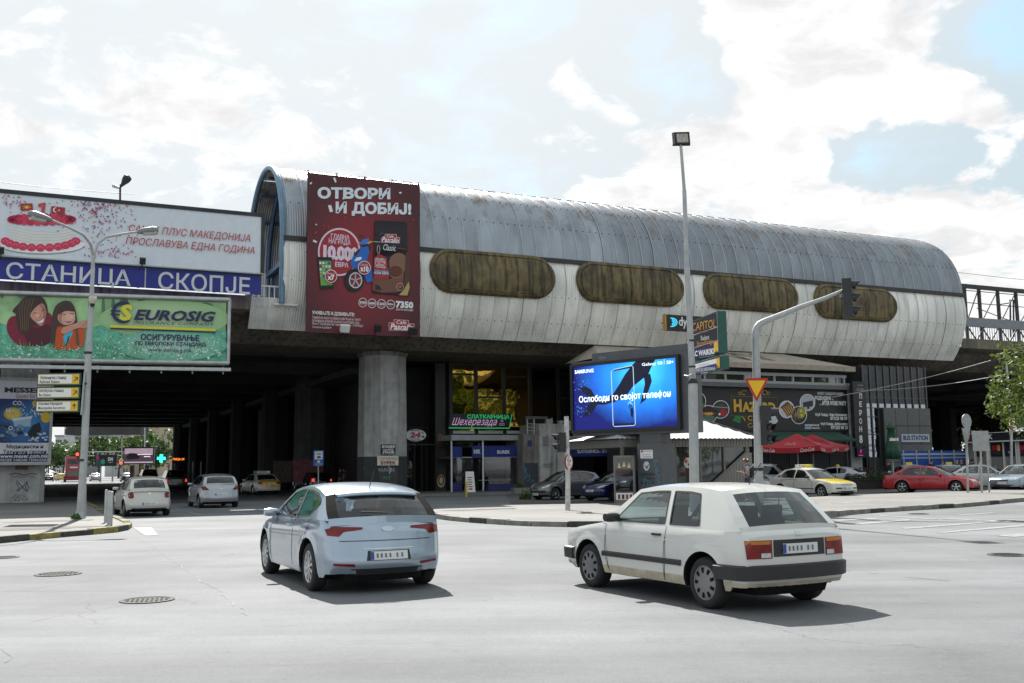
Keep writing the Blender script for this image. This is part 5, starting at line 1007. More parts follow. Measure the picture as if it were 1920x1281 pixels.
mb = MB(); mb.tube([pl.at(ac - 1.1, zc_ + rz_ + .12, -.08), pl.at(ac + .9, zc_ + rz_ + .12, -.08)], .025, DKSTEEL, 6)
for k in (-.4, .4): mb.tube([pl.at(ac + k, zc_ + rz_ * .8, -.08), pl.at(ac + k, zc_ + rz_ + .12, -.08)], .015, DKSTEEL, 6)
mb.build('bracket', o)
pl = VP(4.02); o = root_at(pl, 727, 853, 'small black and white hand-painted hairdresser sign on the shop column', 'painted_sign', 'sign'); mb = MB(); panel(mb, pl, 714.3, 853, 741.5, 833.5, -.04, 0, BLACK); mb.build('board', o)
ad = Ad(pl, off=.003); ad.text('ФРИЗЕР', 716, 841, 740.5, 835, OFFW, .03, 0, 1); ad.text('бербер', 718, 845.5, 738, 842, OFFW, .02, 0, 1); ad.text('ПАНЕ', 718, 850, 739, 846, OFFW, .04, 0, 1); ad.text('во станица', 716.5, 852.6, 740, 850.6, OFFW, 0, 0, 1); ad.mb.build('lettering', o)
o = root_at(pl, 727, 872.5, 'cream pastry and burek sign on the shop column, under the black one', 'painted_sign', 'sign'); mb = MB(); panel(mb, pl, 707.5, 873, 747, 855, -.04, 0, C('d9cdbb')); mb.build('board', o)
ad = Ad(pl, off=.003); ad.text('СЛАТКАРНИЦА', 710, 864, 745.5, 857, C('33447c'), .0, 0, 1); ad.text('и', 726, 865.5, 729, 863.5, C('33447c'), 0, 0, 2); ad.text('БУРЕК', 714, 871.5, 742, 864.5, C('7c2a2c'), .05, 0, 1); ad.mb.build('lettering', o)
colo = bpy.data.objects['concrete_column']; ad = Ad(VP(4.0), off=0)
for k in range(7): x = 709 + 4.4 * k; ad.line([(x, 878 + (k % 3)), (x + 2, 886 - k % 2), (x + 3.5, 877), (x + 4, 884)], .8, C('aeb6b8'), 1)
ad.line([(728, 875), (733, 879), (730, 889)], 1.3, C('c5cbcc'), 1); ad.text('FCZ', 718.5, 899, 733, 893, C('4aa06a'), 0, .3, 1)
for q in ([(672, 893), (676, 878), (680, 874), (682, 888)], [(676, 884), (686, 868), (683, 890)]): ad.line(q, .8, C('222222'), 1)
ad.mb.build('graffiti', colo)
# ---- gym-like sign on the canopy underside
pl = VP(-1.35); o = root_at(pl, 1290, 619, 'black box sign with a cyan letter D mounted below the metal canopy', 'box_sign', 'sign'); mb = MB(); a0, z0 = pl.hit(1248.5, 619); a1, z1 = pl.hit(1338, 592)
mb.pbox(pl, a0, a1, z0 + .0, pl.hit(1248.5, 589.5)[1], -.28, 0, BLACK); mb.build('box', o); mb = MB(); mb.pbox(pl, a0 - .03, a0 + .06, z0 - .01, pl.hit(1248.5, 589)[1] + .01, -.27, .01, C('b98a3a')); mb.build('edge_light', o)
mb = MB()
for k in (.2, .8): a = a0 + (a1 - a0) * k; mb.tube([pl.at(a, z0 + .5, -.25), pl.at(a, z0 + .7, -1.5)], .04, DKSTEEL, 6)
mb.build('bracket', o); CYS = M('cyan sign light', '3fc0e6', .4, var=.02, emit=.5)
ad = Ad(pl, off=.003)
for k in range(3): ad.ring(1258.5 + 1.2, 604.5, 10.5 - 3.1 * k, 8.7 - 2.7 * k, 1.9, CYS, 1, 18, -90, 90)
for y in (596.6, 612.4): ad.line([(1257, y), (1260, y)], 1.9, CYS, 1)
ad.text('dynamic', 1273, 616, 1326, 597.5, WHITE, .02, 0, 1); ad.mb.build('lettering', o)
# ------------------------------------------------------------------ shops and halls under the viaduct
def mirrormat(name, col, rough=.04, wav=.05, wscale=.6, metal=1.0):
 m = bpy.data.materials.new(name); m.use_nodes = True; nt = m.node_tree; N = nt.nodes; L = nt.links; b = N['Principled BSDF']
 b.inputs['Metallic'].default_value = metal; b.inputs['Roughness'].default_value = rough
 tc = N.new('ShaderNodeTexCoord'); nz = N.new('ShaderNodeTexNoise'); nz.inputs['Scale'].default_value = wscale; nz.inputs['Detail'].default_value = 2; L.new(tc.outputs['Object'], nz.inputs[0])
 r = N.new('ShaderNodeValToRGB'); L.new(nz.outputs['Fac'], r.inputs[0]); r.color_ramp.elements[0].color = (*[c * .85 for c in col], 1); r.color_ramp.elements[1].color = (*[c * 1.1 for c in col], 1); L.new(r.outputs[0], b.inputs['Base Color'])
 bp = N.new('ShaderNodeBump'); bp.inputs['Strength'].default_value = wav; bp.inputs['Distance'].default_value = .5; L.new(nz.outputs['Fac'], bp.inputs['Height']); L.new(bp.outputs[0], b.inputs['Normal'])
 return m
GOLD = mirrormat('amber mirror glass', (.46, .29, .06), .03, .04); BLUG = mirrormat('smoked mirror glass', (.13, .15, .16), .03, .05); BRNG = mirrormat('brown mirror glass', (.20, .11, .045), .03, .05)
SHOPGL = mirrormat('dark shop glass', (.05, .055, .06), .05, .05, metal=.7)
VG = 8.8; pl = VP(VG)
o = root_at(pl, 950, 922, 'amber mirror-glass shop front under the viaduct, full of tree reflections', 'glazed_shop', 'shop', None)
mx = [845, 892, 944.5, 993.5, 1046, 1098]; ts = [pl.hit(x, 700)[0] for x in mx]; zt_ = 8.66
def zz_(px, py): return pl.hit(px, py)[1]
zrow = [zz_(868, 702), zz_(918, 745), zz_(968, 707), 5.2, 6.4]; zs = zz_(868, 790); zl_ = zz_(868, 812)
pal = [GOLD, GOLD, GOLD, BLUG, SHOPGL]
mb = MB()
for k in range(5):
 a, b = ts[k] + .13, ts[k + 1] - .13
 m_ = pal[k]; mb.pbox(pl, a, b, zl_, zt_ - .15, -.06, -.02, m_ if k != 3 else BRNG)
 if k == 3: mb.pbox(pl, a, b, zrow[1], zt_ - .15, -.02, -.012, BLUG)
mb.build('glass', o)
mb = MB()
for t in ts: mb.pbox(pl, t - .13, t + .13, 0, zt_, -.12, .06, DKFRAME)
for k in range(5):
 a, b = ts[k] + .131, ts[k + 1] - .131
 for z in ([zrow[0]], [zrow[1]], [zrow[2]], [], [zrow[4]])[k] + [zs + .05]: mb.pbox(pl, a, b, z - .06, z + .06, -.05, .02, DKFRAME)
mb.pbox(pl, ts[0] - .13, ts[5] + .13, zt_ - .15, zt_ + .02, -.11, .05, DKFRAME)
for k in range(5): mb.pbox(pl, ts[k] + .131, ts[k + 1] - .131, zl_ - .04, zl_ + .16, -.05, .05, WHITEM if k < 3 else DKFRAME)
mb.build('mullion', o)
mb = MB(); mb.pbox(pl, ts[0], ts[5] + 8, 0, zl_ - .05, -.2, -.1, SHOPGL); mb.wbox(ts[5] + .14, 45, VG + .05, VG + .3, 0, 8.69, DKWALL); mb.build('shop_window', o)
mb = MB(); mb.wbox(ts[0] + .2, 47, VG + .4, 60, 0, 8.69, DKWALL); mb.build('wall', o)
pl2 = VP(12.5); sd = root_at(pl2, 795, 918, 'dark recessed shop entrance beside the concrete column', 'shop_entrance', 'shop')
ta = pl2.hit(752, 850)[0]; tb = ts[0] - .1
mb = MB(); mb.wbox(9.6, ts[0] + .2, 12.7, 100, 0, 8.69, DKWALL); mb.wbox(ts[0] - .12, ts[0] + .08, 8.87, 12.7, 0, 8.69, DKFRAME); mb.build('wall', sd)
mb = MB()
for k, x in enumerate((757, 766, 778, 792, 801, 812, 817)): t = pl2.hit(x, 850)[0]; mb.wbox(t - .06, t + .06, 12.55, 12.69, 0, 8.6 if k in (0, 3, 6) else 3.4, M('brown door frame', (.05, .042, .036), .5))
for z in (3.4, 5.6): mb.wbox(9.7, ts[0] - .14, 12.56, 12.69, z - .07, z + .07, DKFRAME)
mb.build('door_frame', sd)
mb = MB(); mb.wbox(10.3, ts[0] - .2, 12.62, 12.695, .2, 3.3, SHOPGL); mb.build('door_glass', sd)
pl3 = VP(8.7); fr = root_at(pl3, 826, 918, 'round latte-cup poster on the dark entrance pillar', 'coffee_poster', 'poster'); mb = MB(); t0, t1 = pl3.hit(817, 900)[0], pl3.hit(836, 900)[0]
mb.wbox(t0, t1, 8.72, 8.86, 0, 8.6, DKFRAME); mb.build('backing_board', fr)
ad = Ad(pl3, off=.0); ad.rect(818.5, 917, 834.5, 888.5, C('2a211c'), 1); ad.ell(827, 902, 7.2, 12, C('c9b9a6'), 2); ad.ell(827, 901, 6, 10, C('7a4a28'), 3); ad.ell(827, 901, 3, 6.5, C('e2d2b8'), 4, 9); ad.line([(827, 907), (827, 895)], .8, C('7a4a28'), 5); ad.ell(824, 823, 7, 10.5, C('6d4024'), 2); ad.ell(826, 820, 3, 6, C('8d5a33'), 3); ad.rect(756.5, 852, 757, 851.5, BLACK, 1); ad.mb.build('print', fr)
pl = VP(8.2); o = root_at(pl, 900, 803, 'navy pastry shop sign with looping purple script and green outline', 'script_sign', 'sign'); NV = M('sign navy', '17182e', .35)
mb = MB(); q = [(841, 803.5), (955.5, 803.8), (960, 777.5), (843.5, 776)]; mb.prism([pl.at(*pl.hit(*p), -.12) for p in q], pl.n * .12, NV); mb.build('board', o)
GRNL = M('green sign light', '28b06a', .4, emit=.35); PURL = M('purple sign light', 'c9a3c6', .4, var=.02, emit=.25); ad = Ad(pl, off=.003); ad.poly([(841, 803.5), (955.5, 803.8), (955.3, 802.2), (841.3, 801.9)], GRNL, 1); ad.poly([(955.5, 803.8), (960, 777.5), (958.8, 777.5), (954.3, 803.8)], GRNL, 2)
ad.text('СЛАТКАРНИЦА', 876, 786.5, 955, 778, GRNL, .02, 0, 3); ad.text('Шехерезада', 847, 801, 932, 784, PURL, .0, .45, 4)
ad.ring(941, 789.5, 2.2, 2.2, .6, PURL, 4, 14);
for x in (938, 943.5): ad.ring(x, 796, 2.8, 2.8, .6, PURL, 4, 4, 45, 405)
ad.mb.build('lettering', o)
BLC = M('blue awning cloth', '20307c', .7, var=.15, bump=.3, bscale=3); BLP = M('blue planter paint', '262c66', .6, var=.2); PVC = glassmat('clear terrace sheet', (.72, .74, .78), .9)
pl = VP(6.3); o = root_at(pl, 915, 925, 'blue awning bakery terrace with clear sheets and blue planter box', 'bakery_terrace', 'terrace'); T = lambda x, y=850: pl.hit(x, y)[0]; zc = lambda y, x=915: pl.hit(x, y)[1]
mb = MB(); mb.pbox(pl, T(844), T(987), zc(826), zc(816), -2.3, .25, M('grey awning cassette', (.32, .33, .33), .5, var=.2)); mb.build('roof_beam', o)
for x in (846, 905, 985): mb = MB(); mb.tube([pl.at(T(x), .1, .05), pl.at(T(x), zc(826), .05)], .06, WHITEM, 8); mb.build('pole', o)
mb = MB(); mb.pbox(pl, T(845), T(866), zc(858, 855), zc(838, 855), -.02, .02, BLC); mb.build('valance', o); mb = MB(); mb.pbox(pl, T(885), T(903), zc(858, 895), zc(836, 895), -.02, .02, BLC); mb.build('valance', o); mb = MB(); mb.pbox(pl, T(908), T(985), zc(857, 945), zc(836, 945), -.02, .025, BLC); mb.build('valance', o)
mb = MB(); mb.pbox(pl, T(845), T(866), .12, zc(905, 855), -.02, .02, BLP); mb.pbox(pl, T(845), T(985), zc(858), zc(858) + .03, -.03, -.01, WHITEM); mb.build('low_panel', o)
mb = MB(); mb.pbox(pl, T(846), T(866), zc(905, 855), zc(858, 855), -.02, -.012, PVC); mb.build('clear_sheet', o); mb = MB(); mb.pbox(pl, T(908), T(985), zc(908), zc(857), -.02, -.012, PVC); mb.build('clear_sheet', o)
mb = MB(); mb.pbox(pl, T(909), T(986), .12, zc(908, 945), -.1, .5, BLP); mb.build('planter_box', o)
ad = Ad(pl, off=.03); ad.text('BUREK', 888, 851, 900, 843, OFFW, .03, 0, 1); ad.text('BUREK', 932, 851, 956, 844.5, OFFW, .03, 0, 1); ad.line([(975, 849), (979, 845), (981, 849)], 1, OFFW, 1); ad.mb.build('lettering', o)
mb = MB(); mb.wbox(T(845) , T(985), 7.0, 8.6, 2.2, 2.35, M('wood trim', (.12, .06, .025), .6));
for k in range(3): mb.wbox(T(915 + 22 * k), T(927 + 22 * k), 7.2, 7.9, .75, .8, WHITEM); mb.wbox(T(920 + 22 * k), T(921 + 22 * k), 7.5, 7.6, .1, .75, DKSTEEL)
mb.build('inner_table', o)
pl = VP(5.9); o = root_at(pl, 1110, 935, 'second blue awning terrace, lettered with two words, behind the parked cars', 'bakery_terrace', 'terrace'); T = lambda x, y=850: pl.hit(x, y)[0]; zc = lambda y, x=1115: pl.hit(x, y)[1]
mb = MB(); mb.pbox(pl, T(1063), T(1190), zc(828), zc(818), -2.8, .2, M('grey awning cassette', (.32, .33, .33), .5)); mb.build('roof_beam', o)
mb = MB(); mb.pbox(pl, T(1064), T(1165), zc(856), zc(834), -.02, .025, BLC); mb.build('valance', o)
for x in (1066, 1164): mb = MB(); mb.tube([pl.at(T(x), .0, .05), pl.at(T(x), zc(828), .05)], .05, WHITEM, 8); mb.build('pole', o)
mb = MB(); mb.pbox(pl, T(1066), T(1165), .3, zc(856), -.02, -.012, PVC); mb.build('clear_sheet', o)
ad = Ad(pl, off=.03); ad.text('SLATKARNICA - BUREK', 1082, 850, 1148, 843, OFFW, .03, 0, 1); ad.mb.build('lettering', o)
b = gp(882, 923, .1); o = thing('menu_board', 'white folding menu board with red lines and a red arrow before the bakery', 'sign', b, UA * .4)
pl = Plane((b.x, b.y), (math.cos(UA * .4), math.sin(UA * .4)))
hw = 9.5 / F * b.y; hh = 38 / F * b.y
mb = MB(); mb.prism([b + pl.d * -hw, b + pl.d * hw, b + pl.d * hw * .8 + Z * hh + pl.n * -.25, b + pl.d * -hw * .8 + Z * hh + pl.n * -.25], pl.n * -.04, OFFW); mb.build('front_board', o)
mb = MB(); mb.prism([b + pl.d * -hw * .9 - pl.n * .6, b + pl.d * hw * .9 - pl.n * .6, b + pl.d * hw * .8 + Z * hh - pl.n * .3, b + pl.d * -hw * .8 + Z * hh - pl.n * .3], pl.n * -.04, GREYP); mb.build('rear_board', o)
mb = MB(); MR = C('9a3632')
def fb(x, z, off=.006): return b + pl.d * (hw * x) + Z * (hh * z) + pl.n * (off - .25 * z)
for k in range(5): mb.add([fb(-.5, .68 - .11 * k), fb(.5 - .2 * (k % 2), .68 - .11 * k), fb(.5 - .2 * (k % 2), .73 - .11 * k), fb(-.5, .73 - .11 * k)], [(0, 1, 2, 3)], MR)
mb.add([fb(-.4, .12), fb(.1, .12), fb(.1, .08), fb(.55, .15), fb(.1, .22), fb(.1, .18), fb(-.4, .18)], [tuple(range(7))], MR); mb.build('lettering', o)
pl = VP(5.0); o = root_at(pl, 1024, 935, 'small concrete stair house, white painted and streaked, with a railing on its roof', 'stair_house', 'building'); T = lambda x, y=850: pl.hit(x, y)[0]; zc = lambda y, x=1024: pl.hit(x, y)[1]
WP = M('streaked white wall', (.46, .45, .43), .8, var=.25, scale=2, streak=.6)
mb = MB(); mb.pbox(pl, T(985), T(1012), 0, zc(814), -3, -.3, CONC); mb.pbox(pl, T(1012), T(1063), 0, zc(795), -3, 0, WP); mb.build('wall', o)
mb = MB(); mb.pbox(pl, T(985.5), T(1011.5), 0, zc(868), -.299, -.28, M('dark base paint', (.05, .055, .06), .7)); mb.build('painted_base', o)
mb = MB(); mb.pbox(pl, T(1018), T(1029), zc(838), zc(819), .002, .02, M('louvre', (.16, .15, .14), .6));
for k in range(7): mb.pbox(pl, T(1018), T(1029), zc(838 - 2.7 * k), zc(837 - 2.7 * k), .021, .05, GREYP)
mb.build('vent', o)
mb = MB(); z0 = zc(812); z1 = zc(782)
for x, y0 in ((993, 814), (1006, 812), (1030, 811), (1040, 811)): mb.pbox(pl, T(x), T(x) + .08, z0 - .2, z1 - .05, -.45, -.35, GREYP)
mb.pbox(pl, T(992), T(1032), z1 - .12, z1 + .05, -.6, -.3, HOUS); mb.pbox(pl, T(1030), T(1041), z0 - .2, z1 - .12, -.55, -.3, GREYP)
for k in range(3): mb.pbox(pl, T(994), T(1030), z0 + .15 + .22 * k, z0 + .19 + .22 * k, -.42, -.38, GREYP)
mb.build('roof_railing', o)
ad = Ad(pl, off=-.27)
for q in ([(987, 880), (991, 878), (988, 886), (993, 888), (990, 896)], [(993, 894), (996, 890), (997, 898), (992, 903)], [(998, 905), (1002, 900), (1006, 906), (1004, 910)], [(987, 872), (988, 900)]): ad.line(q, 1.0, C('3a9ac0'), 1)
ad.rect(992.5, 837, 1000.5, 825.5, C('263a72'), 1); ad.mb.build('graffiti', o)
ad = Ad(pl, off=.004); ad.text('МАНОВСКИ', 1019, 873, 1036, 869.3, BLACK, .02, 0, 1); ad.text('ГРАДБЕНИК', 1019, 877.5, 1035, 874, BLACK, .02, 0, 1); ad.mb.build('stencil', o)
pl = VP(7.5); o = root_at(pl, 1061, 807, 'white air conditioner box on the wall beside the lit screen', 'air_conditioner', 'air conditioner'); mb = MB(); panel(mb, pl, 1050, 807, 1073, 789, -.4, 0, WHITEM); mb.build('case', o); mb = MB(); ac, zz0 = pl.hit(1060, 798); mb.lathe([(.26, 0), (.24, .02), (.08, .03), (0, .03)], DKSTEEL, 18, Matrix.Translation(pl.at(ac, zz0, .0)) @ Matrix.Rotation(UA, 4, 'Z') @ Matrix.Rotation(R(90), 4, 'X')); mb.build('fan_grille', o)
# ---- underpass entrance kiosk
pk_ = P(1320, 900, 43.5); pl = Plane(pk_.xy, U.xy); KG = M('beige grey corrugated panel', (.23, .22, .205), .6, var=.12); KF = M('kiosk frame', (.17, .16, .145), .5); o = root_at(pl, 1320, 935, 'low grey kiosk over the underpass stairs with a white corrugated hip roof', 'kiosk', 'kiosk'); T = lambda x, y=880: pl.hit(x, y)[0]; zc = lambda y, x=1320: pl.hit(x, y)[1]
KGL = mirrormat('kiosk glass', (.10, .11, .11), .04, .04, metal=.75)
tl_, tr_ = T(1168), T(1409); zf0, zf1 = zc(838), zc(822)
mb = MB(); mb.pbox(pl, tl_, tr_, zf0, zf1 - .05, -5.2, .12, KG)
for k in range(int((tr_ - tl_) / .16)): mb.pbox(pl, tl_ + .16 * k + .03, tl_ + .16 * k + .10, zf0 + .02, zf1 - .07, .121, .145, KG)
mb.build('fascia', o)
mb = MB(); RW = M('white corrugated roof', (.46, .47, .475), .45, var=.08, scale=1.5)
dep = 2.6; e0, e1 = tl_ - .5, T(1419); za = zf1 - .02; ap, zr0 = Plane((pl.o - pl.n * dep).xy, pl.d.xy).hit(1304, 784)
N_ = 64
for side in (0,):
 vs = [];
 for i in range(N_ + 1):
  a = e0 + (e1 - e0) * i / N_; lim = 1.0
  if a > ap: lim = max(.0, (e1 - a) / (e1 - ap))
  if a < e0 + 2: lim = (a - e0) / 2
  wob = .018 * math.cos(i * math.pi)
  vs += [pl.at(a, za + wob, .45), pl.at(a, za + (zr0 - za) * lim + wob, .45 - (dep + .45) * lim)]
 mb.add(vs, [(2 * i, 2 * i + 2, 2 * i + 3, 2 * i + 1) for i in range(N_)], RW)
 vs = []
 for i in range(N_ + 1):
  a = e0 + (e1 - e0) * i / N_; lim = max(.0, (e1 - a) / (e1 - ap)) if a > ap else ((a - e0) / 2 if a < e0 + 2 else 1)
  vs += [pl.at(a, za, -5.65), pl.at(a, za + (zr0 - za) * lim, .45 - (dep + .45) * lim - .01)]
 mb.add(vs, [(2 * i, 2 * i + 1, 2 * i + 3, 2 * i + 2) for i in range(N_)], RW)
mb.add([pl.at(e1, za, .45), pl.at(e1, za, -5.65), pl.at(ap, zr0, -dep)], [(0, 1, 2)], RW)
mb.build('roof', o)
mb = MB(); mb.tube([pl.at(e1, za + .03, .45), pl.at(ap, zr0 + .03, -dep)], .035, DKSTEEL, 6); mb.build('hip_trim', o)
mb = MB()
for x in (1168, 1243, 1266, 1313, 1358, 1400): mb.pbox(pl, T(x) - .05, T(x) + .05, .0, zf0, -.1, .05, KF)
mb.build('post', o)
mb = MB(); mb.pbox(pl, T(1243) + .05, T(1400) - .05, .1, zf0, -.06, -.03, KGL); mb.build('glass', o)
mb = MB(); wall = [(1313, 940), (1398, 849), (1409, 849), (1409, 940)]; mb.prism([pl.at(T(1313), 0, .06), pl.at(T(1313) + .05, .38, .06), pl.at(T(1398), zc(849, 1400), .06), pl.at(T(1409), zc(849, 1405), .06), pl.at(T(1409), 0, .06)], pl.n * -.15, KG)
for k in range(13):
 a = T(1320) + .16 * k + .1; zt2 = .38 + (zc(849, 1400) - .38) * min(1, (a - T(1313)) / (T(1398) - T(1313)))
 if a < tr_ - .1: mb.pbox(pl, a, a + .07, .02, max(.1, zt2 - .06), .061, .08, KG)
mb.pbox(pl, tr_ - .12, tr_, 0, zf0, -5.1, -.1, KG); mb.build('stair_wall', o)
mb = MB(); mb.tube([pl.at(T(1313), .42, .08), pl.at(T(1399), zc(847, 1400), .08)], .04, KF, 6); mb.build('handrail', o)
ad = Ad(pl, off=.0); WINE = C('6b2026'); ad.ell(1289, 868, 7, 10, C('c9c4bd'), 1, 20); ad.ell(1286, 865, 3, 4, C('b0522c'), 2, 10); ad.poly([(1289, 871), (1294, 866), (1294, 876)], C('33302c'), 2)
for k in range(9): a = R(200 - 27 * k); ad.rect(1289 + 10 * math.cos(a) - 1, 868 - 14 * math.sin(a) + 1.3, 1289 + 10 * math.cos(a) + 1, 868 - 14 * math.sin(a) - 1.3, WINE, 1)
ad.text('КЕНАРИ', 1278, 893, 1311, 886, WINE, .04, 0, 1); ad.line([(1278, 881), (1310, 881)], .9, WINE, 1); ad.mb.build('window_lettering', o)
b = gp(1172, 944, PAVZ); o = thing('display_case', 'narrow glass display case with three little white cones, beside the screen pylon', 'display case', b, R(-12)); mb = MB(); h = 88 / F * b.y; w = .40
for x in (-w, w * .95):
 for y in (0, .55): mb.box(x - .03, x + .03, y - .03, y + .03, 0, h, KF)
mb.box(-w, w, -.03, .58, h - .08, h, KF); mb.box(-w, w, -.03, .58, 0, .12, KF); mb.build('frame', o, world=False)
mb = MB(); mb.box(-w + .03, w - .05, -.012, -.004, .12, h - .08, glassmat('case glass', (.5, .53, .53))); mb.build('glass', o, world=False)
mb = MB(); mb.box(-w + .03, w - .05, .5, .55, .12, h - .08, BLACK); mb.box(-w + .05, w - .07, -.02, -.014, .14, .42, OFFW);
for k in range(3): mb.add([(-.27 + .2 * k, -.02, h * .74 + .04 * (k == 1)), (-.13 + .2 * k, -.02, h * .74 + .04 * (k == 1)), (-.2 + .2 * k, -.02, h * .86 + .04 * (k == 1))], [(0, 1, 2)], C('c9bd8c'))
vs, fs = text_geo('КЕНАРИ', .03); mb.add([(-.28 + .5 * x, -.02, h * .62 + .12 * y) for x, y in vs], fs, WINE)
for k in range(4): mb.box(-.28 + .16 * k, -.18 + .16 * k, -.026, -.021, .17, .36, (C('7a3b22'), C('4a2b20'), C('8f4a30'), C('8c1f1f'))[k])
mb.box(-.25, .2, -.02, -.015, h * .5, h * .51, WINE); mb.build('picture', o, world=False)
# ---- club building
VH = -1.5; pl = VP(VH); o = root_at(pl, 1460, 912, 'club building with a black games banner under a tan sloping awning roof', 'club_building', 'building'); T = lambda x, y=770: pl.hit(x, y)[0]; zc = lambda y, x=1460: pl.hit(x, y)[1]
tl_, tr_ = T(1236), T(1590); tq_ = T(1128); zg1, zg0, zb1, zb0 = zc(691), zc(727), zc(729), zc(808)
mb = MB(); mb.wbox(tl_, tr_, VH + .25, 5, 0, zg1, DKWALL); mb.build('wall', o)
TAN = M('tan awning roof', (.40, .35, .29), .7, var=.12, scale=1.2, streak=.25)
za0 = zc(690, 1590)
mb = MB(); hi = 9.25; vf, vb = VH - .6, 1.3
A0, A1 = W(tq_ - .4, vf, za0), W(tr_ + .25, vf, za0); B0, B1 = W(tq_ + 1.2, vb, hi), W(T(1500) + 1.0, vb, hi)
mb.add([A0, A1, B1, B0], [(0, 1, 2, 3)], TAN); mb.add([A1, W(tr_ + .25, vb + 1, za0), B1], [(0, 1, 2)], TAN); mb.add([A0, B0, W(tq_ - .4, vb + 1, za0)], [(0, 1, 2)], TAN)
mb.build('awning_roof', o)
mb = MB(); mb.wbox(tq_ - .42, tr_ + .27, vf - .03, vf + .05, za0 - .32, za0 + .02, M('tan fascia board', (.33, .28, .22), .7, var=.2, scale=3)); mb.wbox(tr_ + .19, tr_ + .27, vf + .051, vb, za0 - .32, za0 + .02, TAN); mb.build('fascia', o)
ad = Ad(VP(vf + 1.2), off=0); DKT = C('5a5048')
mb = MB()
def rp(u, w_): return A0.lerp(A1, u).lerp(B0.lerp(B1, u), w_) + Z * .02
sw = MB()
for k in range(8):
 u0 = .50 + .035 * k; sw.add([rp(u0 + .012 * j, .15 + .7 * abs(math.sin(j * .5 + k))) for j in range(4)] + [rp(u0 + .012 * j + .008, .12 + .7 * abs(math.sin(j * .5 + k))) for j in (3, 2, 1, 0)], [tuple(range(8))], DKT)
sw.build('roof_lettering', o)
mb = MB(); FRG = M('grey window frame', (.36, .37, .37), .5, var=.08); GLB = mirrormat('restaurant glass', (.08, .085, .085), .05, .03, metal=.7)
mb.pbox(pl, tl_, tr_, zg0, zg1 - .3, -.2, -.12, GLB); mb.build('glass', o)
mb = MB(); mb.pbox(pl, tl_, tr_, zg0, zg0 + .42, -.11, .02, FRG); mb.pbox(pl, tl_, tr_, zg1 - .5, zg1 - .3, -.11, .02, FRG)
for x in (1303, 1324, 1363, 1405, 1414, 1455, 1490, 1527, 1563, 1573, 1586): t = T(x); w_ = .28 if x in (1405, 1563) else .07; mb.pbox(pl, t - w_, t + w_, zg0 + .42, zg1 - .3, -.11, .01, FRG)
mb.build('window_frame', o)
mb = MB(); mb.pbox(pl, tl_, tr_ - .05, zb0, zb1, -.1, .1, BLACK); mb.pbox(pl, tl_, tr_ + .5, zb1 + .01, zb1 + .28, -.1, .45, HOUS); mb.build('banner', o)
ad = Ad(pl, off=.102); HG = C('c9a02a'); HD = C('6e5a1c')
for x, y, rx, ry in ((1303, 753, 19, 19.5), (1326.5, 777, 16.5, 17), (1349.5, 768, 16, 17), (1473, 768, 14.5, 16.5), (1512, 755, 14.5, 16), (1496, 778.5, 15, 17)): ad.ell(x, y, rx, ry, WHITE, 1, 32)
def disc_(x, y, rx, ry, mat, z=2): ad.ell(x, y, rx - 1.1, ry - 1.1, mat, z, 30)
disc_(1303, 753, 19, 19.5, C('1b2a14')); ad.ell(1309, 761, 9, 7, C('3f7a2a'), 3); disc_(1326.5, 777, 16.5, 17, C('2c1a12')); ad.ell(1326.5, 785, 13, 6.5, C('4c6a54'), 3);
for k in range(5): ad.ell(1316 + 5.3 * k, 776, 2.8, 3, C(('b8542a', 'c98a3a', 'd0a24a', 'caa050', '8a3424')[k]), 4, 12)
disc_(1349.5, 768, 16, 17, C('2f3532')); ad.line([(1335, 763), (1364, 765)], 1.1, C('aab4b4'), 3); ad.ell(1354, 774, 6.6, 7, C('a32020'), 4, 18); ad.line([(1352, 766), (1351, 758)], 1.6, C('8c5a3a'), 3); ad.ell(1347, 777, 2, 2.2, WHITE, 5, 10)
disc_(1473, 768, 14.5, 16.5, C('b9bcc0')); ad.poly([(1461, 764), (1474, 753), (1485, 762), (1486, 775), (1474, 782)], C('6a4528'), 3)
for k in range(5): ad.line([(1463 + 4 * k, 765 - 2 * k + 1), (1474 + 2.6 * k, 780 - 2 * k)], 1.3, C('c9a35a'), 4)
disc_(1496, 778.5, 15, 17, C('30281c')); ad.ell(1500, 774, 8, 11, C('8d8056'), 3)
for k in range(7): ad.line([(1490, 778), (1490 + 9 * math.cos(k * .9), 778 + 11 * math.sin(k * .9))], 1.0, C('9a8a5a'), 4)
for x, y in ((1500, 771), (1501, 779), (1508, 774)): ad.ell(x, y, 2.4, 2.8, C('d8c81e'), 5, 10)
disc_(1512, 755, 14.5, 16, C('a9adb4')); ad.poly([(1503, 755), (1522, 751), (1522, 762), (1516, 763), (1515, 767), (1511, 767), (1511, 763), (1504, 764)], C('2d2a2c'), 3)
ad.line([(1369, 743), (1456, 745.5), (1456, 782), (1369, 780), (1369, 743)], 1.0, HD, 1); ad.text('H', 1374, 772.5, 1388, 749, HG, .05, 0, 3); ad.text('AZARD', 1390, 772.5, 1451.5, 755, HG, .05, 0, 3); ad.text('CLUB', 1400, 789, 1438, 780, HG, .01, 0, 3, 1.3); ad.line([(1396, 780), (1396, 792), (1441, 793), (1441, 781)], .9, HD, 2)
for x, s_ in ((1393, 1), (1432, -1)):
 ad.ring(x, 736.5, 5, 4.5, 1.1, HG, 2, 18, 20, 300); ad.ring(x - 7 * s_, 738, 3.4, 3, 1.0, HG, 2, 16, 0, 300); ad.ring(x + 12 * s_, 798, 5, 4, 1.1, HG, 2, 18, 60, 350); ad.line([(x - 4 * s_, 781), (x + s_, 786), (x + s_, 790)], 1.6, HG, 2)
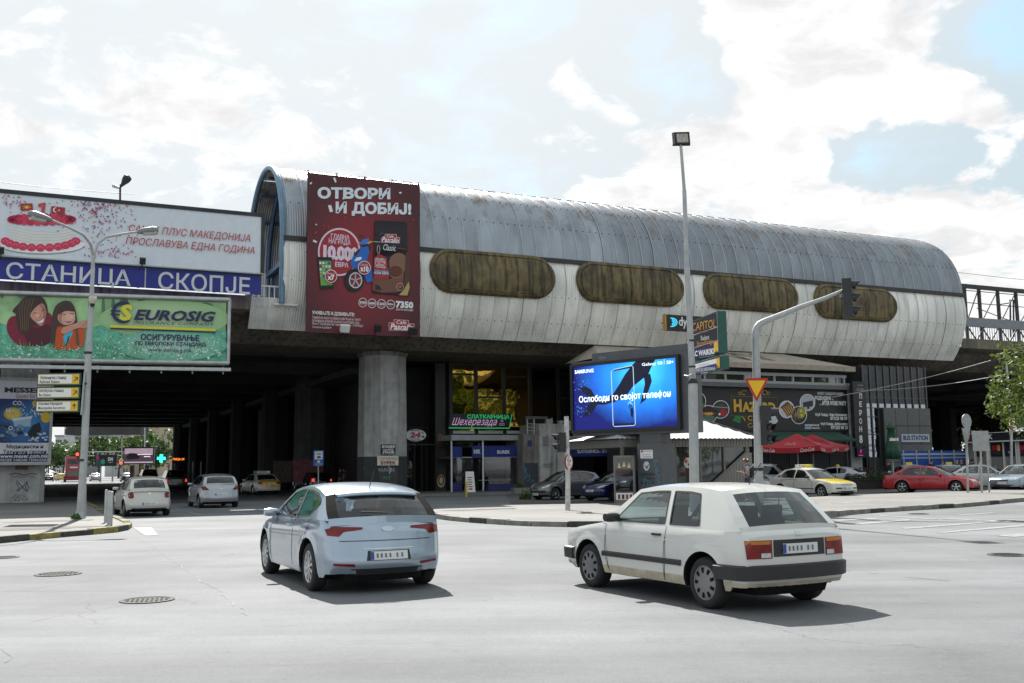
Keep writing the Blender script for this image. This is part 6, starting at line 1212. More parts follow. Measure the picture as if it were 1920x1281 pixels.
ad.poly([(1412, 799), (1416, 796), (1420, 799), (1416, 805)], HG, 2); ad.poly([(1371, 789), (1378, 779.5), (1388, 780), (1386, 794)], C('1f7a3c'), 2); ad.poly([(1439, 793), (1444, 780), (1450, 777), (1457, 790), (1450, 797)], C('c6c9cc'), 2)
for k in range(6): ad.rect(1442 + 2 * k, 791 - 2 * (k % 3), 1442.8 + 2 * k, 790 - 2 * (k % 3), BLACK, 3)
for a in (('КЛУБОТ ХАЗАРД ОРГАНИЗИРА:', 1531, 741.5, 1580, 736.5), ('РОДЕНДЕНИ ...', 1526, 751, 1560, 743.5), ('... AFTER WORK PARTY', 1535, 760, 1584.5, 752.5), ('Клуб Хазард - Нова Железничка:', 1527, 781.5, 1586, 775.5), ('071/33 08 09', 1555, 788, 1586.5, 781.8), ('Клуб Хазард - Дебар маало:', 1537, 798.5, 1587, 792.5), ('071/33 00 23', 1556, 805, 1587.5, 798.8), ('www.hazard.com.mk', 1507, 799, 1534, 795), ('Hazard Club', 1521, 804.3, 1534.5, 801)): ad.text(*a, OFFW, .03, 0, 2)
ad.rect(1507, 805, 1519.5, 800, C('8a9cc6'), 2); ad.mb.build('banner_print', o)
mb = MB(); mb.pbox(pl, T(1384), tr_ + .3, zb0 - .1, zb0 - .04, -.2, .1, BLACK); mb.prism([pl.at(T(1390), zb0 - .06, .1), pl.at(T(1390), zc(826, 1500), 1.9), pl.at(T(1390), zc(826, 1500) - .12, 1.9), pl.at(T(1390), zb0 - .12, .1)], pl.d * (T(1566) - T(1390)), M('dark green awning cloth', (.012, .05, .032), .8, var=.2)); mb.build('green_awning', o)
mb = MB(); mb.pbox(pl, T(1588), T(1608), 0, zg0 + .4, -.5, .18, CONCL); mb.build('end_pillar', o)
mb = MB(); mb.pbox(pl, T(1390), T(1585), .0, .9, .3, .4, DKWALL)
for k in range(7): mb.pbox(pl, T(1395) + 1.7 * k, T(1395) + 1.7 * k + .08, .9, zb0 - .15, .1, .2, DKFRAME)
mb.build('terrace_front', o)
pl = VP(VH - .75); o = root_at(pl, 1615, 862, 'tall black upright sign with spaced white capitals and an eight on the end pillar', 'upright_sign', 'sign')
mb = MB(); a0, z0 = pl.hit(1605, 838); a1, z1 = pl.hit(1622.5, 716); mb.pbox(pl, a0, a1, z0, z1, -.3, 0, BLACK); mb.build('board', o)
mb = MB(); mb.pbox(pl, a0 + .1, a1 - .05, pl.hit(1615, 858)[1], z0 - .05, -.25, -.02, BLACK); mb.build('lower_board', o)
ad = Ad(pl, off=.003)
ad.text('КАФЕ', 1608, 724, 1618, 721, C('8f9396'), .02, 0, 1); ad.text('РЕСТОРАН', 1606.5, 732, 1620, 728, C('8f9396'), .02, 0, 1)
for ch, y, h in (('П', 748, 10), ('Е', 763, 10), ('Р', 779.5, 10.5), ('О', 795, 10.5), ('Н', 810, 10.5), ('8', 831, 15)): ad.text(ch, 1611.5, y, 1615.8 if ch != '8' else 1616.8, y - h, OFFW, .02, 0, 1)
ad.text('f', 1613, 850, 1615.5, 843, M('magenta sign light', 'c8208f', .4, emit=.6), .03, 0, 1); ad.line([(1610, 854), (1618, 854)], 1.2, M('magenta sign light', 'c8208f'), 1); ad.mb.build('lettering', o)
pl = VP(.75); o = root_at(pl, 1675, 880, 'dark glazed station hall with tall narrow mullions behind the upright sign', 'glazed_hall', 'building'); T = lambda x, y=800: pl.hit(x, y)[0]; zc = lambda y, x=1680: pl.hit(x, y)[1]
HGL = mirrormat('hall mirror glass', (.30, .33, .37), .02, .10, 1.3); HDK = mirrormat('hall dark glass', (.035, .04, .045), .04, .03, metal=.6)
t0, t1 = T(1622), T(1740); mb = MB(); zm = zc(768, 1635)
mb.pbox(pl, t0, t1, zc(758, 1700), 8.6, -.1, -.02, HDK); mb.pbox(pl, t0, t1, 2.0, zc(758, 1700), -.1, -.02, HGL); mb.build('glass', o)
mb = MB()
for k in range(10): t = t0 + (t1 - t0) * k / 9; mb.pbox(pl, t - .05, t + .05, 0, 8.65, -.05, .06, M('hall mullion', (.09, .085, .08), .5))
for y in (746, 765, 782, 815): z = zc(y, 1640); mb.pbox(pl, t0, t1, z - .03, z + .03, -.04, .03, M('hall mullion', (.09, .085, .08), .5))
mb.build('mullion', o)
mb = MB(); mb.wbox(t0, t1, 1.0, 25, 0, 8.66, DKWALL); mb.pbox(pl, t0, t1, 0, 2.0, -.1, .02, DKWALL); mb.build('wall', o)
pl = VP(.3); o = root_at(pl, 1705, 880, 'grey panelled bus station block with its name above a small window', 'bus_station_block', 'building'); T = lambda x, y=800: pl.hit(x, y)[0]; zc = lambda y, x=1700: pl.hit(x, y)[1]
t0, t1 = T(1658), T(1746); zt_ = zc(765); TIL = M('grey cladding panel', (.115, .115, .11), .6, var=.08)
mb = MB(); nx, nz = 4, 4; mb.wbox(t0, t1, .36, .68, 0, zt_ - .03, DKWALL)
for i in range(nx):
 for j in range(nz):
  a, b = t0 + (t1 - t0) * i / nx, t0 + (t1 - t0) * (i + 1) / nx; c, d = .3 + (zt_ - .3) * j / nz, .3 + (zt_ - .3) * (j + 1) / nz; mb.pbox(pl, a + .02, b - .02, c + .02, d - .02, -.06, 0, TIL)
mb.build('wall', o); mb = MB(); panel(mb, pl, 1690, 829, 1741, 814.5, .002, .06, C('b9bcc2')); mb.build('sign_panel', o)
ad = Ad(pl, off=.062); ad.text('BUS STATION', 1692.5, 826, 1738.5, 816.5, C('2a3c72'), .05, 0, 1); ad.mb.build('lettering', o)
mb = MB(); panel(mb, pl, 1692, 846, 1731, 834, .002, .03, SHOPGL); mb.build('window', o)
pl = Plane(P(1690, 860, 66).xy, U.xy); o = root_at(pl, 1740, 876, 'long blue and white board fence behind the parked taxis', 'board_fence', 'fence'); mb = MB(); T = lambda x: pl.hit(x, 855)[0]; zc = lambda y: pl.hit(1745, y)[1]
mb.pbox(pl, T(1690), T(1812), .1, zc(845.5), -.08, 0, M('fence blue', '24509c', .5)); mb.build('board', o); mb = MB(); mb.pbox(pl, T(1690), T(1812), zc(853.5), zc(850), .002, .03, C('aab4c4')); mb.pbox(pl, T(1690), T(1812), zc(860), zc(857), .002, .03, C('8fa3c8')); mb.build('stripe', o)
for k in range(6): t = T(1692) + (T(1810) - T(1692)) * k / 5; mb = MB(); mb.pbox(pl, t, t + .08, 0, zc(844), .031, .08, GREYP); mb.build('post', o)
pa, pb = P(1812, 850, 67), P(1925, 850, 61.5); pl = Plane(pa.xy, (pb - pa).xy); o = root_at(pl, 1870, 885, 'black-fronted service kiosk with red and yellow logos behind the white taxi', 'service_kiosk', 'kiosk'); T = lambda x, y=840: pl.hit(x, y)[0]; zc = lambda y, x=1865: pl.hit(x, y)[1]
t0, t1 = T(1812), T(1990); mb = MB(); mb.pbox(pl, t0, t1, 0, zc(826), -4, -.1, KG); mb.build('wall', o); mb = MB(); mb.pbox(pl, t0, t1, zc(827), zc(812), -4.2, .25, BLACK); mb.pbox(pl, t0, t1, zc(829), zc(827), -.1, .3, WHITEM); mb.pbox(pl, t0, t1, zc(812), zc(811), -4.2, .28, WHITEM); mb.build('fascia', o)
mb = MB()
for x0, x1 in ((1829, 1840), (1856, 1877.5), (1882, 1901), (1911, 1945)): mb.pbox(pl, T(x0), T(x1), zc(856), zc(830), -.099, -.05, BLACK)
mb.build('shutter', o); mb = MB()
for x in (1826, 1853, 1880, 1904, 1908): mb.pbox(pl, T(x) - .06, T(x) + .06, 0, zc(829), -.1, -.02, WHITEM)
mb.build('frame', o)
ad = Ad(pl, off=.252); ad.text('M', 1817, 825, 1826, 815, C('b0203a'), .05, 0, 1); ad.text('CK', 1853, 824, 1867, 814, OFFW, .04, 0, 1)
ad2 = Ad(pl, off=-.045)
for x in (1860, 1912): ad2.text('M', x, 845.5, x + 9, 834.5, C('c0243c'), .08, 0, 1); ad2.text('1', x + 9.5, 845.5, x + 13.5, 834.5, C('dcb82a'), .06, 0, 1); ad2.text('SERVICE', x + 1, 850, x + 13, 847.5, C('6c6f74'), 0, 0, 1)
ad2.rect(1889.5, 850, 1898, 846, C('aeb6cc'), 1); ad.mb.build('lettering', o); ad2.mb.build('logo', o)
b = P(1897, 925, 58); b.z = 0
o = thing('street_lamp', 'slim galvanised lamp post rising among the tree branches at the black kiosk', 'street lamp', b); mb = MB(); mb.tube([b, P(1896, 790, 58), P(1887, 683, 58)], [.09, .08, .06], STEEL, 10); mb.build('pole', o); mb = MB(); mb.lathe([(.07, 0), (.07, .1), (0, .12)], DKSTEEL, 10, Matrix.Translation(P(1887, 683, 58))); mb.build('cap', o)
pl = Plane(P(1905, 800, 57.7).xy, (1, -.1)); o = root_at(pl, 1920, 807, 'white panel with a red curved edge fixed to the slim lamp post', 'bank_sign', 'sign'); mb = MB(); panel(mb, pl, 1894, 807, 1960, 783.5, -.1, 0, OFFW); mb.build('box', o); ad = Ad(pl, off=.003); ad.poly([(1894, 807), (1894, 783.5), (1900, 783.5), (1897.5, 790), (1897, 798), (1900, 807)], C('b01f38'), 1); ad.ell(1903, 795, 2.3, 2.8, C('b01f38'), 1, 14); ad.line([(1902, 795.5), (1904.5, 794)], .7, OFFW, 2); ad.rect(1907, 797, 1925, 793, C('44506e'), 1); ad.mb.build('print', o)
WIRE = M('overhead wire', (.10, .10, .11), .5); WIREL = M('pale cable', (.42, .43, .43), .5)
def wire(pts, r, mat, label):
 o_ = MB(); o_.tube(pts, r, mat, 5, False); q = o_.build('overhead_wire'); tag(q, label, 'wire', 'wires over the street and the tracks')
def sag(a, b, s, n=10): return [a.lerp(b, i / n) - Z * s * 4 * (i / n) * (1 - i / n) for i in range(n + 1)]
wire(sag(P(1560, 745, 66), P(1858, 676, 60), .15), .022, WIREL, 'upper pale cable strung below the viaduct to the tree by the kiosk')
wire(sag(P(1590, 733, 68), P(1886, 702, 58), .25), .02, WIREL, 'lower pale cable strung from the club pillar to the slim lamp post')
wire(sag(P(-60, 334, 52), P(250, 364, 62), .1), .018, WIRE, 'thin catenary wire in the sky above the cake billboard')
wire(sag(P(1770, 508, 88), P(2100, 541, 110), .1), .022, WIRE, 'thin catenary wire in the sky above the truss gantry')
wire(sag(P(755, 922 - 88, 68), P(905, 826, 66), .1), .015, WIREL, 'thin cable between the shop column and the bakery terrace')
b = W(tz(1900, 600, 4)[0], 4.0, 11); o = thing('catenary_mast', 'lattice catenary mast behind the truss gantry on the viaduct', 'mast', b); d = b.y
mb = MB()
for x in (1895, 1901): mb.tube([P(x, 632, d), P(x - 1, 562, d)], .07, DKSTEEL, 6)
mb.build('mast', o); mb = MB(); mb.tube([P(1895, 568, d), P(1875, 571, d - 1)], .05, DKSTEEL, 6); mb.tube([P(1895, 600, d), P(1837, 601, d - 2)], .04, DKSTEEL, 6); mb.tube([P(1895, 602, d), P(1832, 578, d - 2)], .035, DKSTEEL, 6); mb.build('cantilever', o)
# ------------------------------------------------------------------ vehicles
def spl(pts):                                   # monotone-ish cubic through points
 xs = [p[0] for p in pts]; ys = [p[1] for p in pts]; n = len(xs)
 d = [(ys[i + 1] - ys[i]) / (xs[i + 1] - xs[i]) for i in range(n - 1)]; m = [d[0]] + [0 if d[i - 1] * d[i] <= 0 else 2 * d[i - 1] * d[i] / (d[i - 1] + d[i]) for i in range(1, n - 1)] + [d[-1]]
 def f(x):
  if x <= xs[0]: return ys[0]
  if x >= xs[-1]: return ys[-1]
  i = 0
  while xs[i + 1] < x: i += 1
  h = xs[i + 1] - xs[i]; t = (x - xs[i]) / h
  return ys[i] * (1 + 2 * t) * (1 - t) ** 2 + m[i] * h * t * (1 - t) ** 2 + ys[i + 1] * t * t * (3 - 2 * t) + m[i + 1] * h * t * t * (t - 1)
 return f
TYRE = M('tyre rubber', (.018, .018, .018), .85, var=.3, scale=8); RIMM = M('alloy rim', (.50, .51, .52), .3, .8, var=.1); RIMD = M('steel hub cap', (.22, .222, .225), .4, .5, var=.12)
PLASTIC = M('black car plastic', (.022, .022, .023), .55, var=.15); CARGL = glassmat('car glass', (.50, .58, .58)); CARGD = glassmat('dark car glass', (.16, .19, .20)); UNDER = M('car underside', (.012, .012, .012), .9, spec=.08)
HEADL = M('headlight glass', (.55, .57, .58), .12, .35, var=.35, scale=14); TAILL = M('tail light red', (.17, .005, .006), .12, var=.5, scale=9); AMBER = M('indicator amber', (.5, .16, .01), .25); CHROME = M('chrome', (.6, .6, .6), .12, 1.0, var=.03); PLATE = M('number plate', (.66, .67, .66), .5, var=.05); PLBLUE = M('plate blue', (.03, .07, .3), .5); SEATM = M('seat cloth', (.04, .042, .046), .9, var=.3); LITRED = M('lit brake light', (.8, .06, .03), .3, emit=.8)
def paint(name, col, metal=.0, rough=.28): return M('paint ' + name, col, rough, metal, var=.035, scale=1.5, coat=.8, bump=.015, bscale=3)
HATCH = dict(L=4.37, xf=.87, xr=3.53, rw=.325, zs=.22, zf=.17,
 top=[(0, .60), (.05, .66), (.25, .77), (.6, .875), (1.05, .965), (1.3, .985), (2.2, .99), (3.6, 1.03), (4.05, 1.03), (4.25, .985), (4.33, .93), (4.37, .84)],
 belt=[(0, .55), (.08, .62), (.3, .735), (.7, .84), (1.1, .905), (1.8, .94), (2.6, .965), (3.4, 1.0), (4.0, 1.005), (4.2, .96), (4.32, .88), (4.37, .78)],
 plan=[(0, .60), (.06, .70), (.2, .80), (.5, .872), (.9, .895), (1.6, .905), (2.8, .905), (3.5, .892), (3.9, .862), (4.15, .815), (4.29, .755), (4.37, .66)],
 front=[(0, .16), (.3, .02), (.5, 0), (.65, .05), (.9, .25)], rear=[(0, .22), (.25, .08), (.42, .0), (.6, .03), (.75, .06), (.95, .10)], bow=.16, rbow=.14,
 A=(1.12, .925), C=(4.10, 1.005), rail=[(1.98, 1.375), (2.35, 1.425), (2.85, 1.435), (3.35, 1.405), (3.80, 1.335)], tum=.40, crown=.055, bowA=.22, bowC=.12,
 win=[[(1.45, .975), (1.62, 1.12), (2.0, 1.33), (2.40, 1.385), (2.62, 1.39), (2.66, .995)], [(2.74, .998), (2.70, 1.39), (3.0, 1.38), (3.35, 1.34), (3.62, 1.25), (3.66, 1.2), (3.40, 1.04)]], seams=[[(1.32, .94), (1.30, .6), (1.36, .3)], [(2.70, .96), (2.72, .6), (2.68, .3)], [(3.52, 1.0), (3.46, .74), (3.18, .45), (3.12, .3)]], handles=[(2.46, .865), (3.42, .905)], crease=.03)
GOLF = dict(L=3.985, xf=.80, xr=3.275, rw=.295, zs=.235, zf=.19,
 top=[(0, .74), (.03, .775), (.15, .80), (.5, .845), (1.0, .905), (1.2, .92), (3.6, .93), (3.85, .925), (3.94, .90), (3.985, .86)],
 belt=[(0, .70), (.04, .735), (.15, .755), (.6, .815), (1.0, .865), (1.6, .885), (3.4, .895), (3.85, .895), (3.95, .86), (3.985, .82)],
 plan=[(0, .71), (.03, .755), (.1, .785), (.3, .81), (.7, .828), (1.5, .833), (3.0, .83), (3.5, .815), (3.8, .79), (3.93, .765), (3.985, .72)],
 front=[(0, .12), (.3, .03), (.45, 0), (.75, .02), (.9, .06)], rear=[(0, .2), (.28, .05), (.40, .0), (.8, .0), (.95, .03)], bow=.08, rbow=.07,
 A=(1.08, .88), C=(3.86, .893), rail=[(1.78, 1.335), (2.1, 1.37), (2.6, 1.38), (3.05, 1.368), (3.40, 1.335)], tum=.34, crown=.04, bowA=.14, bowC=.07,
 win=[[(1.40, .93), (1.82, 1.285), (2.2, 1.315), (2.44, 1.32), (2.50, .93)], [(2.60, .93), (2.54, 1.32), (2.85, 1.315), (3.05, 1.295), (3.17, .935)]], seams=[[(1.22, .87), (1.21, .5), (1.28, .26)], [(2.55, .9), (2.56, .5), (2.50, .26)]], handles=[(2.38, .80)], crease=.0)
SEDAN = dict(L=4.6, xf=.88, xr=3.51, rw=.305, zs=.23, zf=.18,
 top=[(0, .64), (.04, .68), (.2, .75), (.6, .83), (1.1, .90), (1.35, .925), (2.4, .94), (3.6, .965), (4.0, .985), (4.35, .965), (4.53, .93), (4.6, .86)],
 belt=[(0, .59), (.06, .64), (.25, .71), (.7, .80), (1.2, .865), (1.8, .895), (3.4, .93), (4.1, .935), (4.45, .905), (4.55, .86), (4.6, .80)],
 plan=[(0, .62), (.05, .72), (.15, .79), (.4, .835), (.9, .855), (1.7, .865), (3.2, .865), (3.9, .845), (4.3, .80), (4.5, .75), (4.6, .66)],
 front=[(0, .14), (.3, .02), (.45, 0), (.65, .03), (.9, .14)], rear=[(0, .2), (.28, .05), (.42, .0), (.7, .02), (.95, .09)], bow=.13, rbow=.10,
 A=(1.27, .88), C=(4.02, .935), rail=[(2.02, 1.325), (2.35, 1.375), (2.75, 1.385), (3.1, 1.365), (3.38, 1.325)], tum=.40, crown=.05, bowA=.18, bowC=.12,
 win=[[(1.60, .93), (2.05, 1.275), (2.35, 1.325), (2.52, 1.33), (2.56, .94)], [(2.64, .94), (2.60, 1.33), (2.95, 1.32), (3.2, 1.28), (3.42, 1.13), (3.46, .965)], [(3.54, .97), (3.50, 1.09), (3.76, .99)]], seams=[[(1.42, .88), (1.40, .55), (1.46, .28)], [(2.60, .91), (2.61, .6), (2.58, .28)], [(3.5, .93), (3.42, .7), (3.2, .45), (3.15, .28)]], handles=[(2.42, .815), (3.32, .84)], crease=.02)
VAN = dict(L=4.75, xf=.90, xr=3.75, rw=.34, zs=.26, zf=.2,
 top=[(0, .80), (.04, .86), (.25, .95), (.8, 1.03), (1.2, 1.06), (4.4, 1.08), (4.65, 1.06), (4.75, .98)], belt=[(0, .72), (.06, .80), (.3, .9), (.9, .98), (1.5, 1.01), (4.4, 1.03), (4.65, 1.0), (4.75, .9)],
 plan=[(0, .66), (.05, .78), (.2, .86), (.6, .90), (1.5, .915), (4.0, .91), (4.5, .89), (4.68, .85), (4.75, .78)], front=[(0, .12), (.3, .02), (.5, 0), (.9, .08)], rear=[(0, .12), (.3, .02), (.5, 0), (1.0, .03)], bow=.1, rbow=.05,
 A=(1.12, 1.0), C=(4.66, 1.03), rail=[(1.85, 1.62), (2.3, 1.69), (3.2, 1.70), (4.0, 1.68), (4.50, 1.62)], tum=.26, crown=.06, bowA=.16, bowC=.05,
 win=[[(1.5, 1.06), (1.95, 1.55), (2.5, 1.61), (2.56, 1.06)], [(2.66, 1.06), (2.62, 1.61), (3.5, 1.61), (3.52, 1.07)], [(3.62, 1.07), (3.6, 1.61), (4.25, 1.58), (4.38, 1.08)]], seams=[[(1.3, 1.0), (1.28, .4)], [(2.6, 1.0), (2.6, .4)]], handles=[(2.42, .95)], crease=.01)
def scaled(s, L, wd, H, wb=None, rw=None):
 h0 = max(z for _, z in s['rail']) + s['crown']; sx, sz, sy = L / s['L'], H / h0, wd / 2 / max(w for _, w in s['plan']); t = dict(s)
 for k in ('top', 'belt', 'rail'): t[k] = [(x * sx, z * sz) for x, z in s[k]]
 t['plan'] = [(x * sx, w * sy) for x, w in s['plan']]; t['win'] = [[(x * sx, z * sz) for x, z in w] for w in s['win']]; t['seams'] = [[(x * sx, z * sz) for x, z in w] for w in s['seams']]
 t['handles'] = [(x * sx, z * sz) for x, z in s['handles']]
 for k in ('A', 'C'): t[k] = (s[k][0] * sx, s[k][1] * sz)
 for k in ('front', 'rear'): t[k] = [(z * sz, d) for z, d in s[k]]
 xm = (s['xf'] + s['xr']) / 2 * sx; wb = wb or (s['xr'] - s['xf']) * sx; t.update(L=L, xf=xm - wb / 2, xr=xm + wb / 2, rw=rw or s['rw'], zs=s['zs'] * sz, zf=s['zf'] * sz); return t
PALL = {}
def car(S, name, label, loc, ang, pm, cat='car', group=None, two=None, glass=CARGL, rim=RIMM, spokes=5, front=None, rear=None, hood=None, bumper=None, taxi=0, plate=True, lo=False, parts=True, trunk=None, lower=None, tails=TAILL, mirror=None, antenna=False, blackc=False):
 xm = (S['xf'] + S['xr']) / 2; L = S['L']; top, belt, plan = spl(S['top']), spl(S['belt']), spl(S['plan']); fr, rr = spl(S['front']), spl(S['rear']); zs = S['zs']; Ra = S['rw'] * 1.17 + .02
 root = thing(name, label, cat, loc, ang, group)
 PR = spl([(0, .948), (.12, .978), (.4, 1.0), (.62, .997), (.8, .985), (.93, .968), (1, .945)])
 def D(x, y, z):                              # drawing space (x back from the nose) to car space
  w = max(.3, plan(min(max(x, 0), L))); k = min(1, abs(y) / w)
  if x < .75: f = (1 - x / .75) ** 2; x = x + fr(z) * f + S['bow'] * k ** 2.4 * f
  if x > L - .7: f = (1 - (L - x) / .7) ** 2; x = x - rr(z) * f - S['rbow'] * k ** 2.4 * f
  return Vector((xm - x, y, z))
 def ys(x, z):
  zb = belt(x); k = (z - zs) / max(.05, zb - zs); fl = 0
  for xc in (S['xf'], S['xr']):
   d = math.hypot(x - xc, z - S['rw']); fl = max(fl, .016 * max(0, 1 - abs(d - Ra) / .09))
  cr = S['crease'] * .3 * math.exp(-((k - .78) / .05) ** 2)
  return plan(x) * PR(min(1, max(0, k))) + fl + cr
 def zlow(x):
  z = zs + (.05 if x < .25 or x > L - .25 else 0)
  for xc in (S['xf'], S['xr']):
   if abs(x - xc) < Ra: z = max(z, S['rw'] + math.sqrt(Ra * Ra - (x - xc) ** 2) * .98)
  return z
 st = [0, .015, .04, .08, .14, .22]; x = .32
 step = .16 if lo else .085
 while x < L - .25: st.append(x); x += step
 st += [L - .22, L - .14, L - .08, L - .04, L - .015, L]
 for xc in (S['xf'], S['xr']):
  st = [s_ for s_ in st if not (abs(s_ - xc) < Ra + .03)]; n_ = 9 if lo else 15
  st += [xc - Ra - .002, xc + Ra + .002] + [xc - Ra * math.cos(math.pi * i / n_) * .999 for i in range(n_ + 1)]
 st = sorted(st); NS = 7 if lo else 12
 mb = MB(); rows = []
 xa, xc_ = S['A'][0], S['C'][0]
 for x in st:
  w, zt, zb, zl = plan(x), top(x), belt(x), zlow(x); d = zt - zb; P_ = [(0, zt), (.32 * w, zt - .05 * d), (.6 * w, zt - .22 * d), (.78 * w, zt - .5 * d), (.885 * w, zt - .8 * d)]
  for i in range(NS + 1): z = zb + (zl - zb) * (i / NS) ** 1.0; P_.append((ys(x, z), z))
  yb = P_[-1][0]; P_ += [(yb - .03, zl + .005), (w - .26, max(zl, zs)), (w - .26, S['zf']), (0, S['zf'])]; rows.append((x, P_))
 nr = len(rows[0][1]); lowm = lower or pm
 def mat_of(i, j, x):
  if j >= 5 + NS: return UNDER if j > 5 + NS else PLASTIC
  if j < 4 and xa + .1 < x < xc_ - .06: return UNDER
  if hood and j < 4 and x <= xa + .1 and x > .1: return hood
  if trunk and j < 5 and x > xc_ - .06: return trunk
  zz = rows[i][1][j][1]
  if lower and zz < zs + .12 and j > 8: return lower
  return pm
 for sgn in (1, -1):
  vs = [D(x, sgn * y, z) for x, P_ in rows for y, z in P_]; k = len(mb.v); mb.v += vs
  for i in range(len(rows) - 1):
   for j in range(nr - 1):
    a, b, c, d = i * nr + j, (i + 1) * nr + j, (i + 1) * nr + j + 1, i * nr + j + 1
    f = [k + a, k + b, k + c, k + d] if sgn > 0 else [k + d, k + c, k + b, k + a]
    mb.f.append(f); mb.m.append(mb.mi(mat_of(i, j, (rows[i][0] + rows[i + 1][0]) / 2))); mb.sm.append(True)
 for x, P_ in (rows[0], rows[-1]):            # nose and tail
  nn = 12; vs = [D(x, y * (-1 + 2 * q / nn), z) for y, z in P_ for q in range(nn + 1)]
  fs = [(j * (nn + 1) + q, j * (nn + 1) + q + 1, (j + 1) * (nn + 1) + q + 1, (j + 1) * (nn + 1) + q) for j in range(nr - 1) for q in range(nn)]
  k = len(mb.v); mb.v += vs
  for n_, f in enumerate(fs):
   j = n_ // nn; zz = P_[j][1]; mt = UNDER if j >= 5 + NS else (trunk if (trunk and x > 1 and zz > .5) else (hood if (hood and x < 1 and zz > .7) else (lowm if zz < zs + .12 else pm)))
   mb.f.append([k + a for a in f]); mb.m.append(mb.mi(mt)); mb.sm.append(True)
 rail = spl(S['rail']); r0, r1 = S['rail'][0], S['rail'][-1]
 def yg(x, z): zb = belt(min(x, L)); h = z - zb; return plan(min(x, L)) * .945 - S['tum'] * h - .10 * h * h
 nra = 9 if lo else 18; rx = [r0[0] + (r1[0] - r0[0]) * i / nra for i in range(nra + 1)]
 outer = [S['A']] + [(x, rail(x)) for x in rx] + [S['C']] + [(x, belt(x) - .012) for x in [xc_ + (xa - xc_) * i / 8 for i in range(1, 8)]]
 wins = S['win']
 def dense(poly, mx=.12):
  out = []
  for a, b in zip(poly, poly[1:] + poly[:1]):
   n_ = max(1, int(math.hypot(b[0] - a[0], b[1] - a[1]) / mx)); out += [(a[0] + (b[0] - a[0]) * i / n_, a[1] + (b[1] - a[1]) * i / n_) for i in range(n_)]
  return out
 def fill(loops):
  bm = bmesh.new(); es = []
  for lp in loops:
   vv = [bm.verts.new((p[0], p[1], 0)) for p in lp]; es += [bm.edges.new((a, b)) for a, b in zip(vv, vv[1:] + vv[:1])]
  bmesh.ops.triangle_fill(bm, edges=es, use_beauty=True); bm.verts.index_update(); r = ([(v.co.x, v.co.y) for v in bm.verts], [[v.index for v in f.verts] for f in bm.faces]); bm.free(); return r
 key = id(S)
 if key not in PALL: PALL[key] = (fill([dense(outer)] + [dense(w) for w in wins]), [fill([dense(w)]) for w in wins], S)
 fr_, wn_, _ = PALL[key]
 fside = lambda p, s_, off=0.0: Vector((xm - p[0], s_ * (yg(*p) + off), p[1]))
 for s_ in (1, -1): mb.add([fside(p, s_) for p in fr_[0]], fr_[1], pm, False)
 cr = S['crown']; ny = 12
 def roofp(i, j):
  x = rx[i]; z = rail(x); t = -1 + 2 * j / ny; yy = yg(x, z) * t; u = i / nra; e = 1 - t * t
  return Vector((xm - (x - .10 * e * (1 - u) ** 2 + .05 * e * u ** 2), yy, z + cr * (1 - abs(t) ** 2.6) * min(1, .75 + .5 * min(u, 1 - u) * 2)))
 mb.add([roofp(i, j) for i in range(nra + 1) for j in range(ny + 1)], [(i * (ny + 1) + j, (i + 1) * (ny + 1) + j, (i + 1) * (ny + 1) + j + 1, i * (ny + 1) + j + 1) for i in range(nra) for j in range(ny)], pm, True)
 def screen(base, ri, bow, sg, um, v0, v1, bulge=.03):
  def f(u, v):
   t = -1 + 2 * u; b = Vector((xm - (base[0] + sg * bow * (1 - t * t)), yg(*base) * t, base[1] + .02 * (1 - t * t))); q = roofp(ri, 0) ; j = u * ny; j0 = min(int(j), ny - 1); q = roofp(ri, j0).lerp(roofp(ri, j0 + 1), j - j0)
   p = b.lerp(q, v); xe, ze = base[0] + (rx[ri] - base[0]) * v, base[1] + (rail(rx[ri]) - base[1]) * v; p.y = yg(xe, ze) * t
   if v == 0: p.z -= .07; p.x += sg * .02
   return p + Vector((-sg * bulge * 4 * v * (1 - v) * (1 - t * t), 0, bulge * 3 * v * (1 - v) * (1 - t * t)))
  us = [0, um] + [um + (1 - 2 * um) * i / 10 for i in range(1, 10)] + [1 - um, 1]; vs_ = [0, v0, v0 + (v1 - v0) / 3, v0 + (v1 - v0) * 2 / 3, v1, 1]
  fm, gm = MB(), MB()
  for i in range(len(us) - 1):
   for j in range(len(vs_) - 1):
    q = [f(us[i], vs_[j]), f(us[i + 1], vs_[j]), f(us[i + 1], vs_[j + 1]), f(us[i], vs_[j + 1])]; ins = 0 < i < len(us) - 2 and 0 < j < len(vs_) - 2
    if ins: gm.add(q, [(0, 1, 2, 3)], glass, True)
    else: mb.add(q, [(0, 1, 2, 3)], (UNDER if blackc and sg > 0 and i in (0, len(us) - 2) and j > 0 else PLASTIC if (j == 0 or i in (0, len(us) - 2)) and sg < 0 else pm), True)
  return gm
 gw = screen(S['A'], 0, S['bowA'], -1, .05, .04, .94); gr = screen(S['C'], nra, S['bowC'], 1, .09, S.get('rv0', .14), .88)
 def ribbon(mb_, pts, w, mat, s_, off=.004, gh=False, closed=False):
  pts = dense(pts, .06)[: None if closed else -1] + ([] if closed else [pts[-1]]); n_ = len(pts); vs = []
  if not closed: pts = [p for p in pts]
  for i, p in enumerate(pts):
   a = pts[(i - 1) % n_] if closed else pts[max(i - 1, 0)]; b = pts[(i + 1) % n_] if closed else pts[min(i + 1, n_ - 1)]; dx, dz = b[0] - a[0], b[1] - a[1]; l = math.hypot(dx, dz) or 1; nx, nz = -dz / l * w / 2, dx / l * w / 2
   for k in (1, -1):
    q = (p[0] + nx * k, p[1] + nz * k)
    if gh: vs.append(fside(q, s_, off))
    else: v = D(q[0], s_ * (ys(q[0], q[1]) + off), q[1]); vs.append(v)
